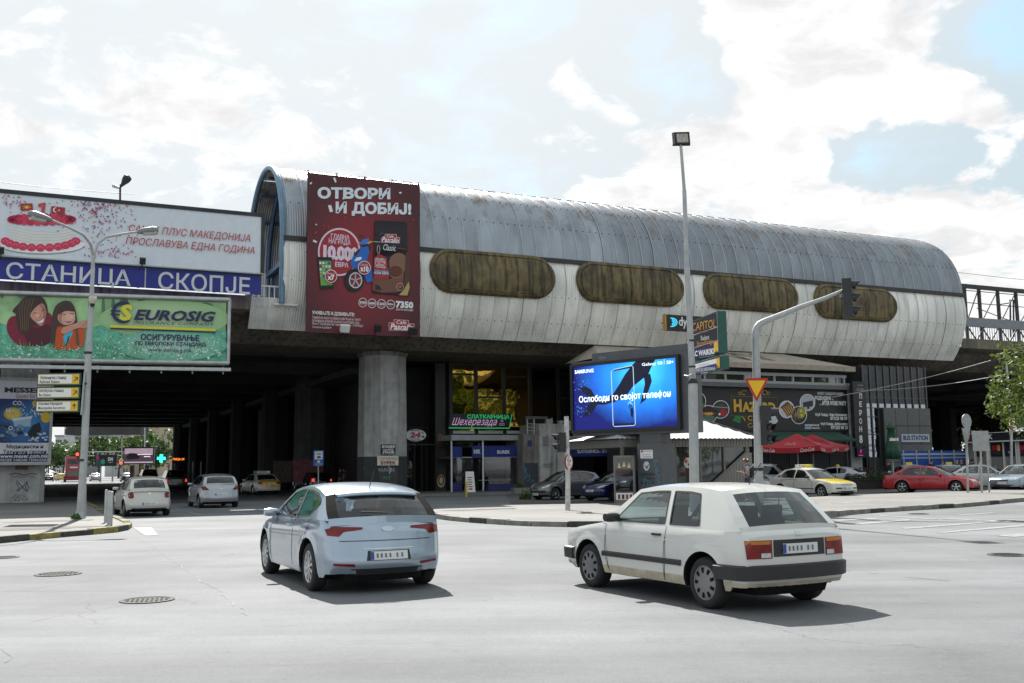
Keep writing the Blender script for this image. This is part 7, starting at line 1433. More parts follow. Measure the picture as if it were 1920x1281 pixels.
  m_ = n_ if closed else n_ - 1; mb_.add(vs, [(2 * i, 2 * i + 1, (2 * i + 3) % (2 * n_), (2 * i + 2) % (2 * n_)) for i in range(m_)], mat)
 if not lo:
  for s_ in (1, -1):
   for w in wins: ribbon(mb, w, .022, PLASTIC, s_, .003, True, True)
   for q in S['seams']: ribbon(mb, q + [q[-1]], .009, UNDER, s_, .0025)
 body = mb.build('body', root, world=False, sharp=42)
 bm = bmesh.new(); bm.from_mesh(body.data); bvh = BVHTree.FromBMesh(bm); bm.free()
 gw.build('windscreen', root, world=False); gr.build('rear_window', root, world=False)
 for s_ in (1, -1):
  for vs2, fs2 in wn_: g = MB(); g.add([fside(p, s_, -.006) for p in vs2], fs2, glass, True); g.build('side_window', root, world=False)
 it = MB(); zb = belt(2.4)
 for sx, w_ in ((xa + .95, .2), (xa + 1.85, .2)):
  for y in ((-.36, .36) if sx < xa + 1.5 else (-.38, 0, .38)):
   it.obox((xm - sx - .08, y, zb - .1), Vector((.07, 0, 0)), Vector((0, .21, 0)), Vector((-.06, 0, .2)), SEATM); it.obox((xm - sx - .2, y, zb + .17), Vector((.05, 0, 0)), Vector((0, .12, 0)), Vector((-.01, 0, .08)), SEATM)
 it.obox((xm - xa - .38, 0, zb - .02), Vector((.2, 0, 0)), Vector((0, .62, 0)), Vector((0, 0, .05)), SEATM); it.obox((xm - xc_ + .32, 0, zb + .0), Vector((.2, 0, 0)), Vector((0, .5, 0)), Vector((0, 0, .04)), SEATM)
 o_ = it.build('seats', root, world=False)
 def decal(nm, polys, ax, mat, off=.008, thick=0., parent=None, mx=.07):
  m_ = MB()
  for poly, mt in ((polys if isinstance(polys[0][0], (list, tuple)) and isinstance(polys[0][0][0], (list, tuple)) else [(polys, mat)])):
   vs2, fs2 = fill([dense(poly, mx)])
   if True:
    b2_ = bmesh.new(); vv = [b2_.verts.new((p[0], p[1], 0)) for p in vs2]
    for f in fs2:
     try: b2_.faces.new([vv[q] for q in f])
     except ValueError: pass
    for _ in range(2):
     es = [e for e in b2_.edges if e.calc_length() > mx * 1.5]
     if es: bmesh.ops.subdivide_edges(b2_, edges=es, cuts=1, use_grid_fill=True)
    bmesh.ops.triangulate(b2_, faces=b2_.faces[:]); b2_.verts.index_update(); out = []
    for v in b2_.verts:
     a, z = v.co.x, v.co.y
     if ax in ('f', 'r'):
      sg = 1 if ax == 'f' else -1; h = bvh.ray_cast(Vector((sg * 4, a, z)), Vector((-sg, 0, 0)))[0] or bvh.find_nearest(Vector((sg * (L / 2), a, z)))[0]; out.append(h + Vector((sg * off, (.5 * off if a > 0 else -.5 * off) if abs(a) > .5 else 0, 0)))
     else:
      sg = 1 if ax == 'l' else -1; h = bvh.ray_cast(Vector((xm - a, sg * 2.5, z)), Vector((0, -sg, 0)))[0] or bvh.find_nearest(Vector((xm - a, sg * .8, z)))[0]; out.append(h + Vector((0, sg * off, 0)))
    m_.add(out, [[q.index for q in f.verts] for f in b2_.faces], mt, True); b2_.free()
  return m_.build(nm, parent or root, world=False)
 def mir(p): return [(-a, z) for a, z in reversed(p)]
 F_ = front or dict(); B_ = rear or dict()
 for p in F_.get('lamp', []): decal('headlight', p, 'f', HEADL); decal('headlight', mir(p), 'f', HEADL)
 for p in F_.get('grille', []): decal('grille', p, 'f', PLASTIC, .006)
 for p in F_.get('chrome', []): decal('badge', p, 'f', CHROME, .012)
 for p in B_.get('lamp', []): decal('taillight', p, 'r', tails); decal('taillight', mir(p), 'r', tails)
 for p in B_.get('amber', []): decal('indicator', p, 'r', AMBER, .010); decal('indicator', mir(p), 'r', AMBER, .010)
 for p in B_.get('white', []): decal('reversing_lamp', p, 'r', HEADL, .011); decal('reversing_lamp', mir(p), 'r', HEADL, .011)
 for p in B_.get('trim', []): decal('trim', p, 'r', PLASTIC, .006)
 for p in B_.get('chrome', []): decal('badge', p, 'r', CHROME, .012)
 for p in B_.get('reflector', []): decal('reflector', p, 'r', TAILL, .010); decal('reflector', mir(p), 'r', TAILL, .010)
 def plate_(ax, zc, w=.26):
  q = [(-w, zc - .055), (w, zc - .055), (w, zc + .055), (-w, zc + .055)]; pl_ = decal('number_plate', q, ax, PLATE, .016); s_ = -1 if ax == 'r' else 1
  m_ = MB()
  for k in range(7):
   if k == 2 and not lo: continue
  bl = [(w - .045, zc - .05), (w, zc - .05), (w, zc + .05), (w - .045, zc + .05)]; bl = mir(bl) if ax == 'f' else bl
  decal('plate_band', bl, ax, PLBLUE, .02, parent=pl_)
  if not lo: decal('plate_characters', [([(a, zc - .027), (a + .026, zc - .027), (a + .026, zc + .027), (a, zc + .027)], C('6a6c72')) for a in (-.19, -.12, -.02, .04, .10, .155)], ax, BLACK, .02, parent=pl_, mx=.2)
 if plate:
  if 'plate' in F_: plate_('f', F_['plate'])
  if 'plate' in B_: plate_('r', B_['plate'])
 for (z0, z1, side, xe, off) in (bumper or []):
  m_ = MB(); pts = []
  if side == 's': xs = [xe[0] + (xe[1] - xe[0]) * i / 14 for i in range(15)]
  else: xs = [xe + (L - xe) * i / 10 for i in range(10)] + [L - .02] if side == 'r' else [xe - xe * i / 10 for i in range(10)] + [.02]
  sec = [(z0, 0), (z0 + .01, off), (z1 - .015, off), (z1, 0)]
  if side == 's':
   for s_ in (1, -1): m_.add([D(x, s_ * (ys(x, z) + o2), z) for x in xs for z, o2 in sec], [(i * 4 + j, (i + 1) * 4 + j, (i + 1) * 4 + j + 1, i * 4 + j + 1) for i in range(len(xs) - 1) for j in range(3)], PLASTIC, False)
   m_.build('rub_strip', root, world=False, sharp=30)
  else:
   xe_ = L if side == 'r' else 0.0; path = [(x, 1) for x in xs]; w_ = plan(xe_); vs = []; sgx = -1 if side == 'r' else 1
   for x, s_ in path: vs += [D(x, ys(x, z) + o2, z) for z, o2 in sec]
   for t in [(.9 - .18 * i) for i in range(11)]: vs += [D(xe_, w_ * t, z) + Vector((sgx * o2, 0, 0)) for z, o2 in sec]
   for x, s_ in reversed(path): vs += [D(x, -(ys(x, z) + o2), z) for z, o2 in sec]
   n_ = len(vs) // 4; m_.add(vs, [(i * 4 + j, (i + 1) * 4 + j, (i + 1) * 4 + j + 1, i * 4 + j + 1) for i in range(n_ - 1) for j in range(3)], PLASTIC, False); m_.build('bumper', root, world=False, sharp=30)
 for s_ in (1, -1):
  c = Vector((xm - xa - .42, s_ * (yg(xa + .42, belt(xa + .42) + .05) + .11), belt(xa + .4) + .09)); m_ = MB()
  m_.add([c + Vector((.075 * math.cos(a) * (1 - .25 * abs(b)) + .03, s_ * .1 * b, .065 * math.sin(a) * (1 - .18 * b * b))) for b in (-1, -.5, 0, .5, 1) for a in [math.pi * 2 * i / 10 for i in range(10)]], [(i * 10 + j, (i + 1) * 10 + j, (i + 1) * 10 + (j + 1) % 10, i * 10 + (j + 1) % 10) for i in range(4) for j in range(10)] + [tuple(range(10)), tuple(range(40, 50))], mirror or pm, True)
  m_.tube([c + Vector((0, -s_ * .2, -.05)), c + Vector((0, -s_ * .05, -.02))], .025, PLASTIC, 6); m_.build('door_mirror', root, world=False, sharp=60)
  if not lo:
   for hx, hz in S['handles']: m_ = MB(); y = ys(hx, hz) + .012; m_.obox(D(hx, s_ * y, hz), Vector((.085, 0, 0)), Vector((0, .014, 0)), Vector((0, 0, .014)), PLASTIC if lower else pm); m_.build('door_handle', root, world=False)
 rw = S['rw']
 for xc in (S['xf'], S['xr']):
  for s_ in (1, -1):
   yw = plan(xc) - .012; m = Matrix.Translation((xm - xc, s_ * yw, rw)) @ Matrix.Rotation(R(-90 * s_), 4, 'X')
   m_ = MB(); n_ = 16 if lo else 32
   m_.lathe([(rw * .64, -.012), (rw * .70, .002), (rw * .90, .0), (rw * .97, -.02), (rw, -.05), (rw, -.15), (rw * .96, -.19), (rw * .62, -.2), (.0, -.2)], TYRE, n_, m); wh = m_.build('wheel', root, world=False)
   q = MB(); q.lathe([(rw * .67, -.006), (rw * .645, .0), (rw * .62, -.02), (rw * .60, -.05)], rim, n_, m)
   if spokes:
    q.lathe([(rw * .6, -.07), (0, -.07)], UNDER, n_, m); q.lathe([(rw * .17, -.01), (rw * .15, .002), (0, .006)], rim, 12, m)
    for k in range(spokes):
     a = 2 * math.pi * k / spokes + .3; ca, sa = math.cos(a), math.sin(a); w_ = rw * (.10 if spokes < 7 else .06)
     vs = [m @ Vector((ca * r_ - sa * w__, sa * r_ + ca * w__, h_)) for r_, w__, h_ in ((rw * .12, w_ * .8, -.004), (rw * .12, -w_ * .8, -.004), (rw * .64, -w_ * 1.25, -.012), (rw * .64, w_ * 1.25, -.012))]; vs += [v + (m.to_3x3() @ Vector((0, 0, -.035))) for v in vs]
     q.add(vs, [(0, 1, 2, 3), (0, 1, 5, 4), (1, 2, 6, 5), (2, 3, 7, 6), (3, 0, 4, 7)], rim)
   else:
    q.lathe([(rw * .62, -.012), (rw * .4, .0), (rw * .2, .004), (0, .006)], rim, n_, m)
    for k in range(9): a = 2 * math.pi * k / 9; c = m @ Vector((math.cos(a) * rw * .48, math.sin(a) * rw * .48, -.002)); q.obox(c, m.to_3x3() @ Vector((math.cos(a) * .03, math.sin(a) * .03, 0)), m.to_3x3() @ Vector((-math.sin(a) * .018, math.cos(a) * .018, 0)), m.to_3x3() @ Vector((0, 0, .004)), UNDER)
   q.build('rim', wh, world=False)
 zr = rail(2.6 / 4.4 * L) + cr
 if taxi:
  tx = MB(); c = xm - (r0[0] + .32 * (r1[0] - r0[0])); tx.prism([(c - .06, -.18, zr), (c + .06, -.18, zr), (c + .035, -.16, zr + .13), (c - .035, -.16, zr + .13)], (0, .36, 0), M('taxi yellow', (.75, .52, .03), .4)); tx.build('roof_sign', root, world=False)
  t2 = MB(); vs, fs = text_geo('TAXI', .03)
  for sg in (1, -1): t2.add([(c + sg * (.056 - .022 * y), sg * (-.13 + .26 * x), zr + .03 + .075 * y) for x, y in vs], fs, BLACK)
  t2.build('roof_sign_lettering', root.children[-1], world=False)
  if taxi > 1:
   tx = MB(); tx.box(c - .30, c - .18, -.55, .55, zr, zr + .15, OFFW); tx.box(c - .301, c - .179, .36, .552, zr + .001, zr + .151, M('taxi green', (.1, .4, .06), .4)); tx.build('advert_bar', root, world=False)
   t2 = MB(); vs, fs = text_geo('ТАКСИ', .03)
   for sg in (1, -1): t2.add([(c - .24 + sg * .066, sg * (-.45 + .75 * x), zr + .03 + .09 * y) for x, y in vs], fs, BLACK)
   t2.build('advert_lettering', root.children[-1], world=False)
 if antenna: a_ = MB(); p = Vector((xm - r1[0] + .25, 0, rail(r1[0]) + cr)); a_.tube([p, p + Vector((-.25, 0, .28))], .006, PLASTIC, 5); a_.build('antenna', root, world=False)
 return root, dict(D=D, ys=ys, yg=yg, xm=xm, decal=decal, plan=plan, belt=belt, roofp=roofp, mir=mir)
def heading(dx, dy): return math.atan2(dy, dx)
def from_wheels(rear_px, front_px, S, side=1):
 """root position from the ground contacts of the two wheels on one side (side 1: left)"""
 r, f = G(*rear_px), G(*front_px); h = (f - r).normalized(); lf = Vector((-h.y, h.x, 0)); w = max(p[1] for p in S['plan'])
 return (r + f) / 2 - lf * side * (w - .1), heading(h.x, h.y)
loc, an = from_wheels((1331, 1141), (1117, 1101), GOLF); GOLF['rv0'] = .10
WGOLF = paint('aged white', (.62, .615, .58), 0, .3); CREAM = M('dusty sill', (.45, .40, .30), .6, var=.25, scale=4)
rt, h = car(GOLF, 'hatchback_car', 'old boxy white hatchback with black bumpers driving across the foreground', loc, an, WGOLF, rim=RIMD, spokes=0, lower=CREAM, mirror=PLASTIC,
 front=dict(lamp=[[(.36, .58), (.62, .58), (.62, .72), (.36, .72)]], grille=[[(-.34, .58), (.34, .58), (.34, .72), (-.34, .72)]], plate=.44), rear=dict(lamp=[[(.40, .60), (.72, .60), (.73, .80), (.40, .80)]], amber=[[(.42, .755), (.725, .755), (.728, .795), (.42, .795)]], white=[[(.42, .61), (.54, .61), (.54, .66), (.42, .66)]], trim=[[(-.38, .615), (.38, .615), (.38, .80), (-.38, .80)]], plate=.70, chrome=[[(-.05, .845), (.05, .845), (.05, .885), (-.05, .885)]]),
 bumper=[(.36, .53, 'r', 3.52, .055), (.36, .53, 'f', .42, .055), (.455, .525, 's', (1.17, 2.88), .02)], antenna=True)
mb = MB()
for s_ in (1, -1): mb.add([h['D'](x, s_ * (h['ys'](x, z) + .004), z) for x in [.45 + .17 * i for i in range(20)] for z in (.742, .752)], [(2 * i, 2 * i + 1, 2 * i + 3, 2 * i + 2) for i in range(19)], M('bright body line', (.72, .72, .71), .2))
mb.build('body_line', rt, world=False)
mb = MB()
for p, q in ((h['roofp'](0, 1), h['roofp'](18, 1)), (h['roofp'](0, 11), h['roofp'](18, 11))): pass
mb.tube([h['roofp'](18, 6) + Vector((-.02, -.2, -.06)), h['roofp'](18, 6) + Vector((-.2, -.02, -.25))], .008, PLASTIC, 5); mb.build('rear_wiper', rt, world=False)
OPEL = scaled(dict(HATCH, rv0=.08, C=(4.15, .985), bowC=.10, tum=.44, rail=[(1.98, 1.375), (2.35, 1.425), (2.85, 1.432), (3.3, 1.395), (3.70, 1.32)]), 4.37, 1.82, 1.45, 2.66, .325)
loc, an = from_wheels((590, 1109), (503, 1074), OPEL)
SILV = paint('pale silver blue', (.36, .43, .51), .6, .24); HGLS = glassmat('tinted hatch glass', (.27, .32, .35))
rt, h = car(OPEL, 'hatchback_car', 'shiny silver-blue modern hatchback with slim red tail lamps driving in the foreground', loc, an, SILV, spokes=10, glass=HGLS,
 front=dict(lamp=[[(.42, .62), (.72, .66), (.72, .74), (.44, .70)]], grille=[[(-.4, .5), (.4, .5), (.36, .66), (-.36, .66)], [(-.5, .26), (.5, .26), (.45, .42), (-.45, .42)]], plate=.45), rear=dict(lamp=[[(.34, .845), (.58, .815), (.64, .755), (.78, .77), (.80, .85), (.70, .885), (.34, .872)]], chrome=[[(-.085, .835), (-.04, .812), (.04, .812), (.085, .835), (.085, .855), (.04, .875), (-.04, .875), (-.085, .855)], [(-.34, .585), (.34, .585), (.34, .597), (-.34, .597)]], trim=[[(-.56, .25), (.56, .25), (.50, .33), (-.50, .33)], [(-.31, .435), (.31, .435), (.29, .565), (-.29, .565)], [(-.66, .70), (.66, .70), (.62, .69), (-.62, .69)]], reflector=[[(.46, .36), (.72, .38), (.72, .41), (.46, .395)]], plate=.50), antenna=True, blackc=True)
mb = MB(); nra = 18; pts = []
sp = [[h['roofp'](18, j) + Vector((dx, 0, dz)) for j in range(1, 12)] for dx, dz in ((.06, .004), (-.02, .012), (-.14, -.022), (-.13, -.05), (-.0, -.03))]
mb.add([p for row in sp for p in row], [(i * 11 + j, (i + 1) * 11 + j, (i + 1) * 11 + j + 1, i * 11 + j + 1) for i in range(4) for j in range(10)], SILV, True); mb.build('roof_spoiler', rt, world=False)
mb = MB()
mb.tube([Vector((h['xm'] - 4.24, 0, 1.05)), Vector((h['xm'] - 4.19, .34, 1.07))], .012, PLASTIC, 6); mb.build('rear_wiper', rt, world=False)
POLO = scaled(dict(HATCH, rv0=.12, C=(4.2, .99), rail=[(1.95, 1.37), (2.35, 1.42), (2.85, 1.435), (3.4, 1.42), (3.88, 1.365)], win=[[(1.45, .975), (1.62, 1.12), (2.0, 1.33), (2.40, 1.375), (2.62, 1.38), (2.66, .985)], [(2.74, .988), (2.70, 1.38), (3.0, 1.375), (3.4, 1.36), (3.66, 1.30), (3.74, 1.01)]]), 3.9, 1.65, 1.465, 2.46, .30)
VDIR = heading(V.x, V.y)
def ground_car(px, py): return G(px, py)
c = G(271, 968.5); c = c + V * 1.55
rt, h = car(POLO, 'hatchback_car', 'small cream white hatchback with round red tail lamps turning under the viaduct', c, VDIR + R(4), paint('cream white', (.60, .585, .53), 0, .3), rear=dict(lamp=[[(.53, .70), (.60, .66), (.70, .68), (.73, .78), (.70, .88), (.60, .90), (.54, .84)]], plate=.47, trim=[[(-.6, .27), (.6, .27), (.6, .31), (-.6, .31)]], chrome=[[(-.05, .80), (.05, .80), (.05, .88), (-.05, .88)]]), spokes=0, rim=RIMD, lo=False)
P307 = scaled(dict(HATCH, rv0=.12), 4.2, 1.74, 1.51, 2.61, .31)
c = G(409, 952.5) + V * 1.7
car(P307, 'hatchback_car', 'silver grey hatchback with triangular red tail lamps braking at the viaduct shade', c, VDIR + R(2), paint('silver grey', (.38, .40, .42), .5, .3), rear=dict(lamp=[[(.50, .80), (.78, .78), (.80, .95), (.66, .97)]], plate=.60, chrome=[[(-.08, .83), (.08, .83), (.05, .86), (-.05, .86)]]), rim=RIMD, spokes=0)
MERC = scaled(dict(SEDAN, rv0=.1), 4.5, 1.73, 1.42, 2.7, .31); TYEL = paint('taxi yellow', (.62, .36, .02), 0, .3)
c = G(497, 928) + V * 2.0
rt, h = car(MERC, 'taxi_car', 'white taxi with ochre yellow boot and rooftop advert waiting beside the dim column', c, VDIR + R(6), paint('taxi white', (.58, .58, .57), 0, .3), cat='taxi', trunk=TYEL, taxi=2, rear=dict(lamp=[[(.46, .70), (.74, .70), (.76, .84), (.50, .84)]], plate=.74))
WAG = scaled(dict(HATCH, rv0=.1, C=(4.24, .99), rail=[(1.95, 1.37), (2.4, 1.42), (3.0, 1.43), (3.6, 1.41), (4.0, 1.36)]), 4.5, 1.75, 1.45, 2.62, .31)
c = G(592, 922) + V * 1.2
car(WAG, 'estate_car', 'very dark blue estate car with a lit tail lamp behind the silver-blue hatchback', c, VDIR + R(8), paint('midnight blue', (.012, .018, .045), .3, .25), rear=dict(lamp=[[(.60, .75), (.78, .75), (.76, 1.0), (.64, 1.0)]], plate=.66), glass=CARGD, tails=LITRED)
DKP = paint('dark grey', (.02, .021, .024), .3, .3)
c = P(324, 917, 84); c.z = 0
car(scaled(VAN, 4.6, 1.8, 1.75), 'people_carrier', 'dark people carrier under the viaduct with one glowing tail lamp', c, VDIR, DKP, lo=True, glass=CARGD, rear=dict(lamp=[[(.70, .75), (.84, .75), (.84, 1.0), (.72, 1.0)]], plate=.7), tails=LITRED)
c = P(277, 902, 108); c.z = 0
car(scaled(VAN, 4.6, 1.85, 1.9), 'off_roader', 'black off-roader farther in the underpass behind the cream hatchback', c, VDIR, paint('black', (.01, .01, .011), .2, .25), lo=True, glass=CARGD, rear=dict(lamp=[[(.74, .75), (.84, .75), (.84, 1.1), (.76, 1.1)]], plate=.7))
c = P(349, 897, 112); c.z = 0
far = [(91, 902, 182, SEDAN, (.02, .022, .026), 'black saloon among the distant traffic beside the bus', 0), (102, 898, 205, VAN, (.42, .44, .46), 'silver people carrier in the distance between black saloon and yellow taxi', 0), (113, 898, 200, HATCH, (.55, .36, .04), 'distant yellow taxi close to the red bus', 1), (178, 902, 178, SEDAN, (.5, .51, .52), 'silver saloon coming out of the far end of the underpass', 0), (236, 904, 165, SEDAN, (.03, .035, .045), 'dark saloon with bright rear window in the far daylight', 0)]
for x, y, dp, S, colr, lab, tx in far:
 c = P(x, y, dp); c.z = 0; car(scaled(S, S['L'], 1.75, 1.75 if S is VAN else 1.45), 'distant_car', lab, c, VDIR, paint('far ' + lab[:14], colr, .2), lo=True, taxi=tx, rear=dict(lamp=[[(.6, .7), (.75, .7), (.75, .85), (.6, .85)]], plate=.6), cat='taxi' if tx else 'car')
def face(px, py, dxy, S, off=0.): c = G(px, py); return c, heading(*dxy)
P206 = scaled(HATCH, 3.83, 1.65, 1.43, 2.44, .30)
SEDF = dict(lamp=[[(.40, .60), (.72, .60), (.72, .72), (.40, .70)]], grille=[[(-.36, .58), (.36, .58), (.34, .70), (-.34, .70)], [(-.5, .27), (.5, .27), (.5, .36), (-.5, .36)]], plate=.46)
SEDR = dict(lamp=[[(.44, .70), (.74, .70), (.76, .86), (.46, .86)]], plate=.66)
def by_wheel(px, py, hd, S):                     # the front wheel nearer to the camera stands on this spot
 h3 = Vector((hd.x, hd.y, 0)); aw = Vector((-hd.y, hd.x, 0)); aw = aw if aw.y > 0 else -aw; return G(px, py) - h3 * (S['xr'] - S['xf']) / 2 + aw * (max(p[1] for p in S['plan']) - .1)
hd = Vector((-.83, -.56)).normalized(); c = by_wheel(1041, 938, hd, P206)
car(P206, 'hatchback_car', 'grey small hatchback parked facing the weight limit post', c, heading(*hd), paint('storm grey', (.16, .165, .175), .5, .28), front=dict(lamp=[[(.40, .60), (.50, .58), (.70, .66), (.72, .78), (.60, .74)]], grille=[[(-.62, .36), (.62, .36), (.66, .47), (-.66, .47)], [(-.2, .56), (.2, .56), (.2, .60), (-.2, .60)]], plate=.29), rear=SEDR, spokes=5)
XSA = scaled(HATCH, 4.17, 1.70, 1.41, 2.54, .30); hd = Vector((-.74, -.67)).normalized(); c = by_wheel(1150, 939.5, hd, XSA)
car(XSA, 'hatchback_car', 'glossy dark blue hatchback parked behind the display case', c, heading(*hd), paint('royal blue', (.012, .025, .14), .3, .2), front=dict(lamp=[[(.34, .60), (.44, .57), (.70, .64), (.72, .74), (.5, .72)]], grille=[[(-.32, .58), (.32, .58), (.32, .64), (-.32, .64)], [(-.55, .28), (.55, .28), (.55, .40), (-.55, .40)]], chrome=[[(-.06, .62), (0, .66), (.06, .62), (.0, .64)]], plate=.48), rear=SEDR, rim=RIMD, spokes=0)
hd = Vector((.68, -.73)).normalized(); h3 = Vector((hd.x, hd.y, 0)); lf = Vector((-hd.y, hd.x, 0))
c = G(1468, 931) - h3 * 2.1
car(scaled(SEDAN, 4.35, 1.70, 1.41, 2.6, .30), 'saloon_car', 'silver saloon parked behind the walking woman with its nose by the taxi', c, heading(*hd), paint('light silver', (.50, .525, .55), .45, .28), front=SEDF, rear=SEDR, spokes=0, rim=RIMD)
c = P(1440, 905, 59); c.z = 0; hd2 = Vector((.95, -.3)).normalized()
car(scaled(VAN, 4.5, 1.78, 1.66), 'people_carrier', 'pale silver people carrier behind the silver saloon in front of the umbrellas', c, heading(*hd2), paint('pale silver', (.42, .45, .49), .45), front=SEDF, rear=SEDR, lo=True)
PASS = scaled(dict(SEDAN, bow=.09), 4.6, 1.72, 1.43, 2.625, .305)
hd = Vector((.49, -.87)).normalized(); h3 = Vector((hd.x, hd.y, 0)); lf = Vector((-hd.y, hd.x, 0)); fw = G(1526, 934.5); c = fw - h3 * 1.31 + lf * .74 + Vector((.42, 0, 0))
rt, h = car(PASS, 'taxi_car', 'white taxi with yellow bonnet, chequered side stripe and two roof signs', c, heading(*hd), paint('taxi cream', (.62, .60, .56), 0, .3), cat='taxi', hood=paint('bonnet yellow', (.66, .50, .02), 0, .3), taxi=2, front=dict(lamp=[[(.40, .60), (.74, .60), (.74, .71), (.40, .71)]], grille=[[(-.37, .60), (.37, .60), (.35, .71), (-.35, .71)], [(-.62, .25), (.62, .25), (.62, .34), (-.62, .34)], [(.36, .43), (.68, .43), (.68, .49), (.36, .49)], [(-.68, .43), (-.36, .43), (-.36, .49), (-.68, .49)]], chrome=[[(-.05, .62), (.05, .62), (.05, .69), (-.05, .69)]], plate=.46), rear=SEDR, spokes=5, mirror=PLASTIC, bumper=[(.42, .46, 's', (1.3, 3.05), .012)])
mb = MB(); DRK = C('3a2626')
for s_ in (1, -1):
 for k in range(30):
  for r_ in (0, 1):
   if (k + r_) % 2 == 0: x = 1.55 + .062 * k; z = .845 + .022 * r_; mb.add([h['D'](xx, s_ * (h['ys'](xx, z_) + .006), z_) for xx, z_ in ((x, z), (x + .062, z), (x + .062, z + .022), (x, z + .022))], [(0, 1, 2, 3)], DRK)
mb.build('chequer_stripe', rt, world=False)
BMWC = scaled(dict(HATCH, rv0=.1, rail=[(1.95, 1.35), (2.3, 1.39), (2.8, 1.39), (3.2, 1.34), (3.5, 1.27)], C=(4.15, .99), win=[[(1.45, .975), (1.62, 1.1), (2.0, 1.30), (2.40, 1.345), (2.62, 1.345), (2.66, .985)], [(2.74, .988), (2.70, 1.345), (3.0, 1.32), (3.2, 1.28), (3.3, 1.2), (3.2, 1.02)]]), 4.21, 1.7, 1.39, 2.7, .30)
c = P(1566, 908, 66); c.z = 0
car(BMWC, 'hatchback_car', 'white three-door taxi hatchback seen from behind beyond the chequered taxi', c, heading(-.78, .62), paint('polar white', (.55, .56, .57), 0), cat='taxi', taxi=1, rear=dict(lamp=[[(.50, .70), (.78, .70), (.78, .86), (.52, .86)]], plate=.78, trim=[[(-.7, .42), (.7, .42), (.7, .46), (-.7, .46)]]), glass=CARGD)
AUDI = scaled(SEDAN, 4.8, 1.78, 1.43, 2.69, .315)
hd = Vector((.80, -.60)).normalized(); h3 = Vector((hd.x, hd.y, 0)); lf = Vector((-hd.y, hd.x, 0)); fw = G(1763, 925.5); c = fw - h3 * 1.34 + lf * .78 + Vector((.85, 0, 0))
REDP_ = paint('bright red', (.40, .018, .025), 0, .28)
car(AUDI, 'saloon_car', 'bright red saloon with five-spoke wheels parked beside the sign posts', c, heading(*hd), REDP_, front=dict(lamp=[[(.36, .61), (.74, .60), (.74, .72), (.36, .72)]], grille=[[(-.32, .61), (.32, .61), (.30, .72), (-.30, .72)], [(-.6, .28), (.6, .28), (.6, .36), (-.6, .36)]], chrome=[[(-.14, .65), (.14, .65), (.14, .68), (-.14, .68)]], plate=.48), rear=SEDR, spokes=5)
c = P(1703, 897, 61); c.z = 0
car(scaled(dict(HATCH, rv0=.1), 4.2, 1.72, 1.48), 'taxi_car', 'silver taxi with yellow tailgate half hidden behind the red saloon', c, heading(.10, .99), paint('taxi silver', (.46, .48, .50), .3), cat='taxi', taxi=1, trunk=TYEL, rear=dict(lamp=[[(.55, .75), (.76, .75), (.76, .95), (.6, .95)]], plate=.62), glass=CARGD)
c = P(1783, 897, 63); c.z = 0
car(scaled(dict(SEDAN, rv0=.1), 4.4, 1.72, 1.46), 'taxi_car', 'taxi with yellow bonnet showing its windscreen above the red saloon', c, heading(-.12, -.99), paint('taxi silver', (.46, .48, .50), .3), cat='taxi', taxi=1, hood=paint('bonnet yellow', (.66, .50, .02)), front=SEDF, lo=True)
hd = Vector((.93, -.37)).normalized(); c = G(1850, 917.5)
car(scaled(SEDAN, 4.5, 1.74, 1.44), 'taxi_car', 'all-white taxi behind the plain sign board with a dotted side stripe', c, heading(*hd), paint('taxi white', (.58, .58, .57), 0), cat='taxi', taxi=1, front=SEDF, rear=SEDR, spokes=0, rim=RIMD)
c = P(1862, 897, 66); c.z = 0
rt, h = car(scaled(SEDAN, 4.5, 1.74, 1.44), 'taxi_car', 'white taxi with a rooftop advert and an open door before the black kiosk', c, heading(.95, -.3), paint('taxi white', (.58, .58, .57)), cat='taxi', taxi=2, front=SEDF, rear=SEDR, lo=True)
mb = MB(); a0 = Vector((.55, -.86, 0)); dd_ = Vector((-.55, -.75, 0)).normalized()
mb.obox(a0 + dd_ * .5 + Z * .55, dd_ * .5, Vector((-dd_.y, dd_.x, 0)) * .03, Z * .33, paint('taxi white', None));
for p, q in ((a0 + Z * .9, a0 + dd_ * .35 + Z * 1.36), (a0 + dd_ * .35 + Z * 1.36, a0 + dd_ * .95 + Z * 1.36), (a0 + dd_ * .95 + Z * 1.36, a0 + dd_ * 1.0 + Z * .9)): mb.tube([p, q], .03, paint('taxi white', None), 6)
mb.build('open_door', rt, world=False)
hd = Vector((-.80, -.60)).normalized(); h3 = Vector((hd.x, hd.y, 0)); c = G(1886, 922.5) - h3 * 1.9
car(scaled(SEDAN, 4.84, 1.82, 1.46, 2.76, .325), 'saloon_car', 'steel blue saloon with an upright dark grille, cut by the edge of the view', c, heading(*hd), paint('steel blue', (.26, .33, .39), .5, .26), front=dict(lamp=[[(.36, .62), (.72, .64), (.76, .74), (.40, .72)]], grille=[[(-.33, .56), (.33, .56), (.36, .72), (-.36, .72)], [(-.6, .28), (.6, .28), (.6, .38), (-.6, .38)]], plate=.48), rear=SEDR)
c = P(136, 902, 172); c.z = 0; o = thing('double_decker_bus', 'red double-decker bus seen from behind in the distant street', 'bus', c, VDIR); BR = paint('bus red', (.34, .03, .045), 0, .3)
mb = MB(); mb.prism([(-5.2, -1.27, .3), (5.2, -1.27, .3), (5.2, -1.27, 3.9), (4.9, -1.2, 4.25), (-5.0, -1.2, 4.25), (-5.2, -1.27, 3.9)], (0, 2.54, 0), BR); mb.build('body', o, world=False)
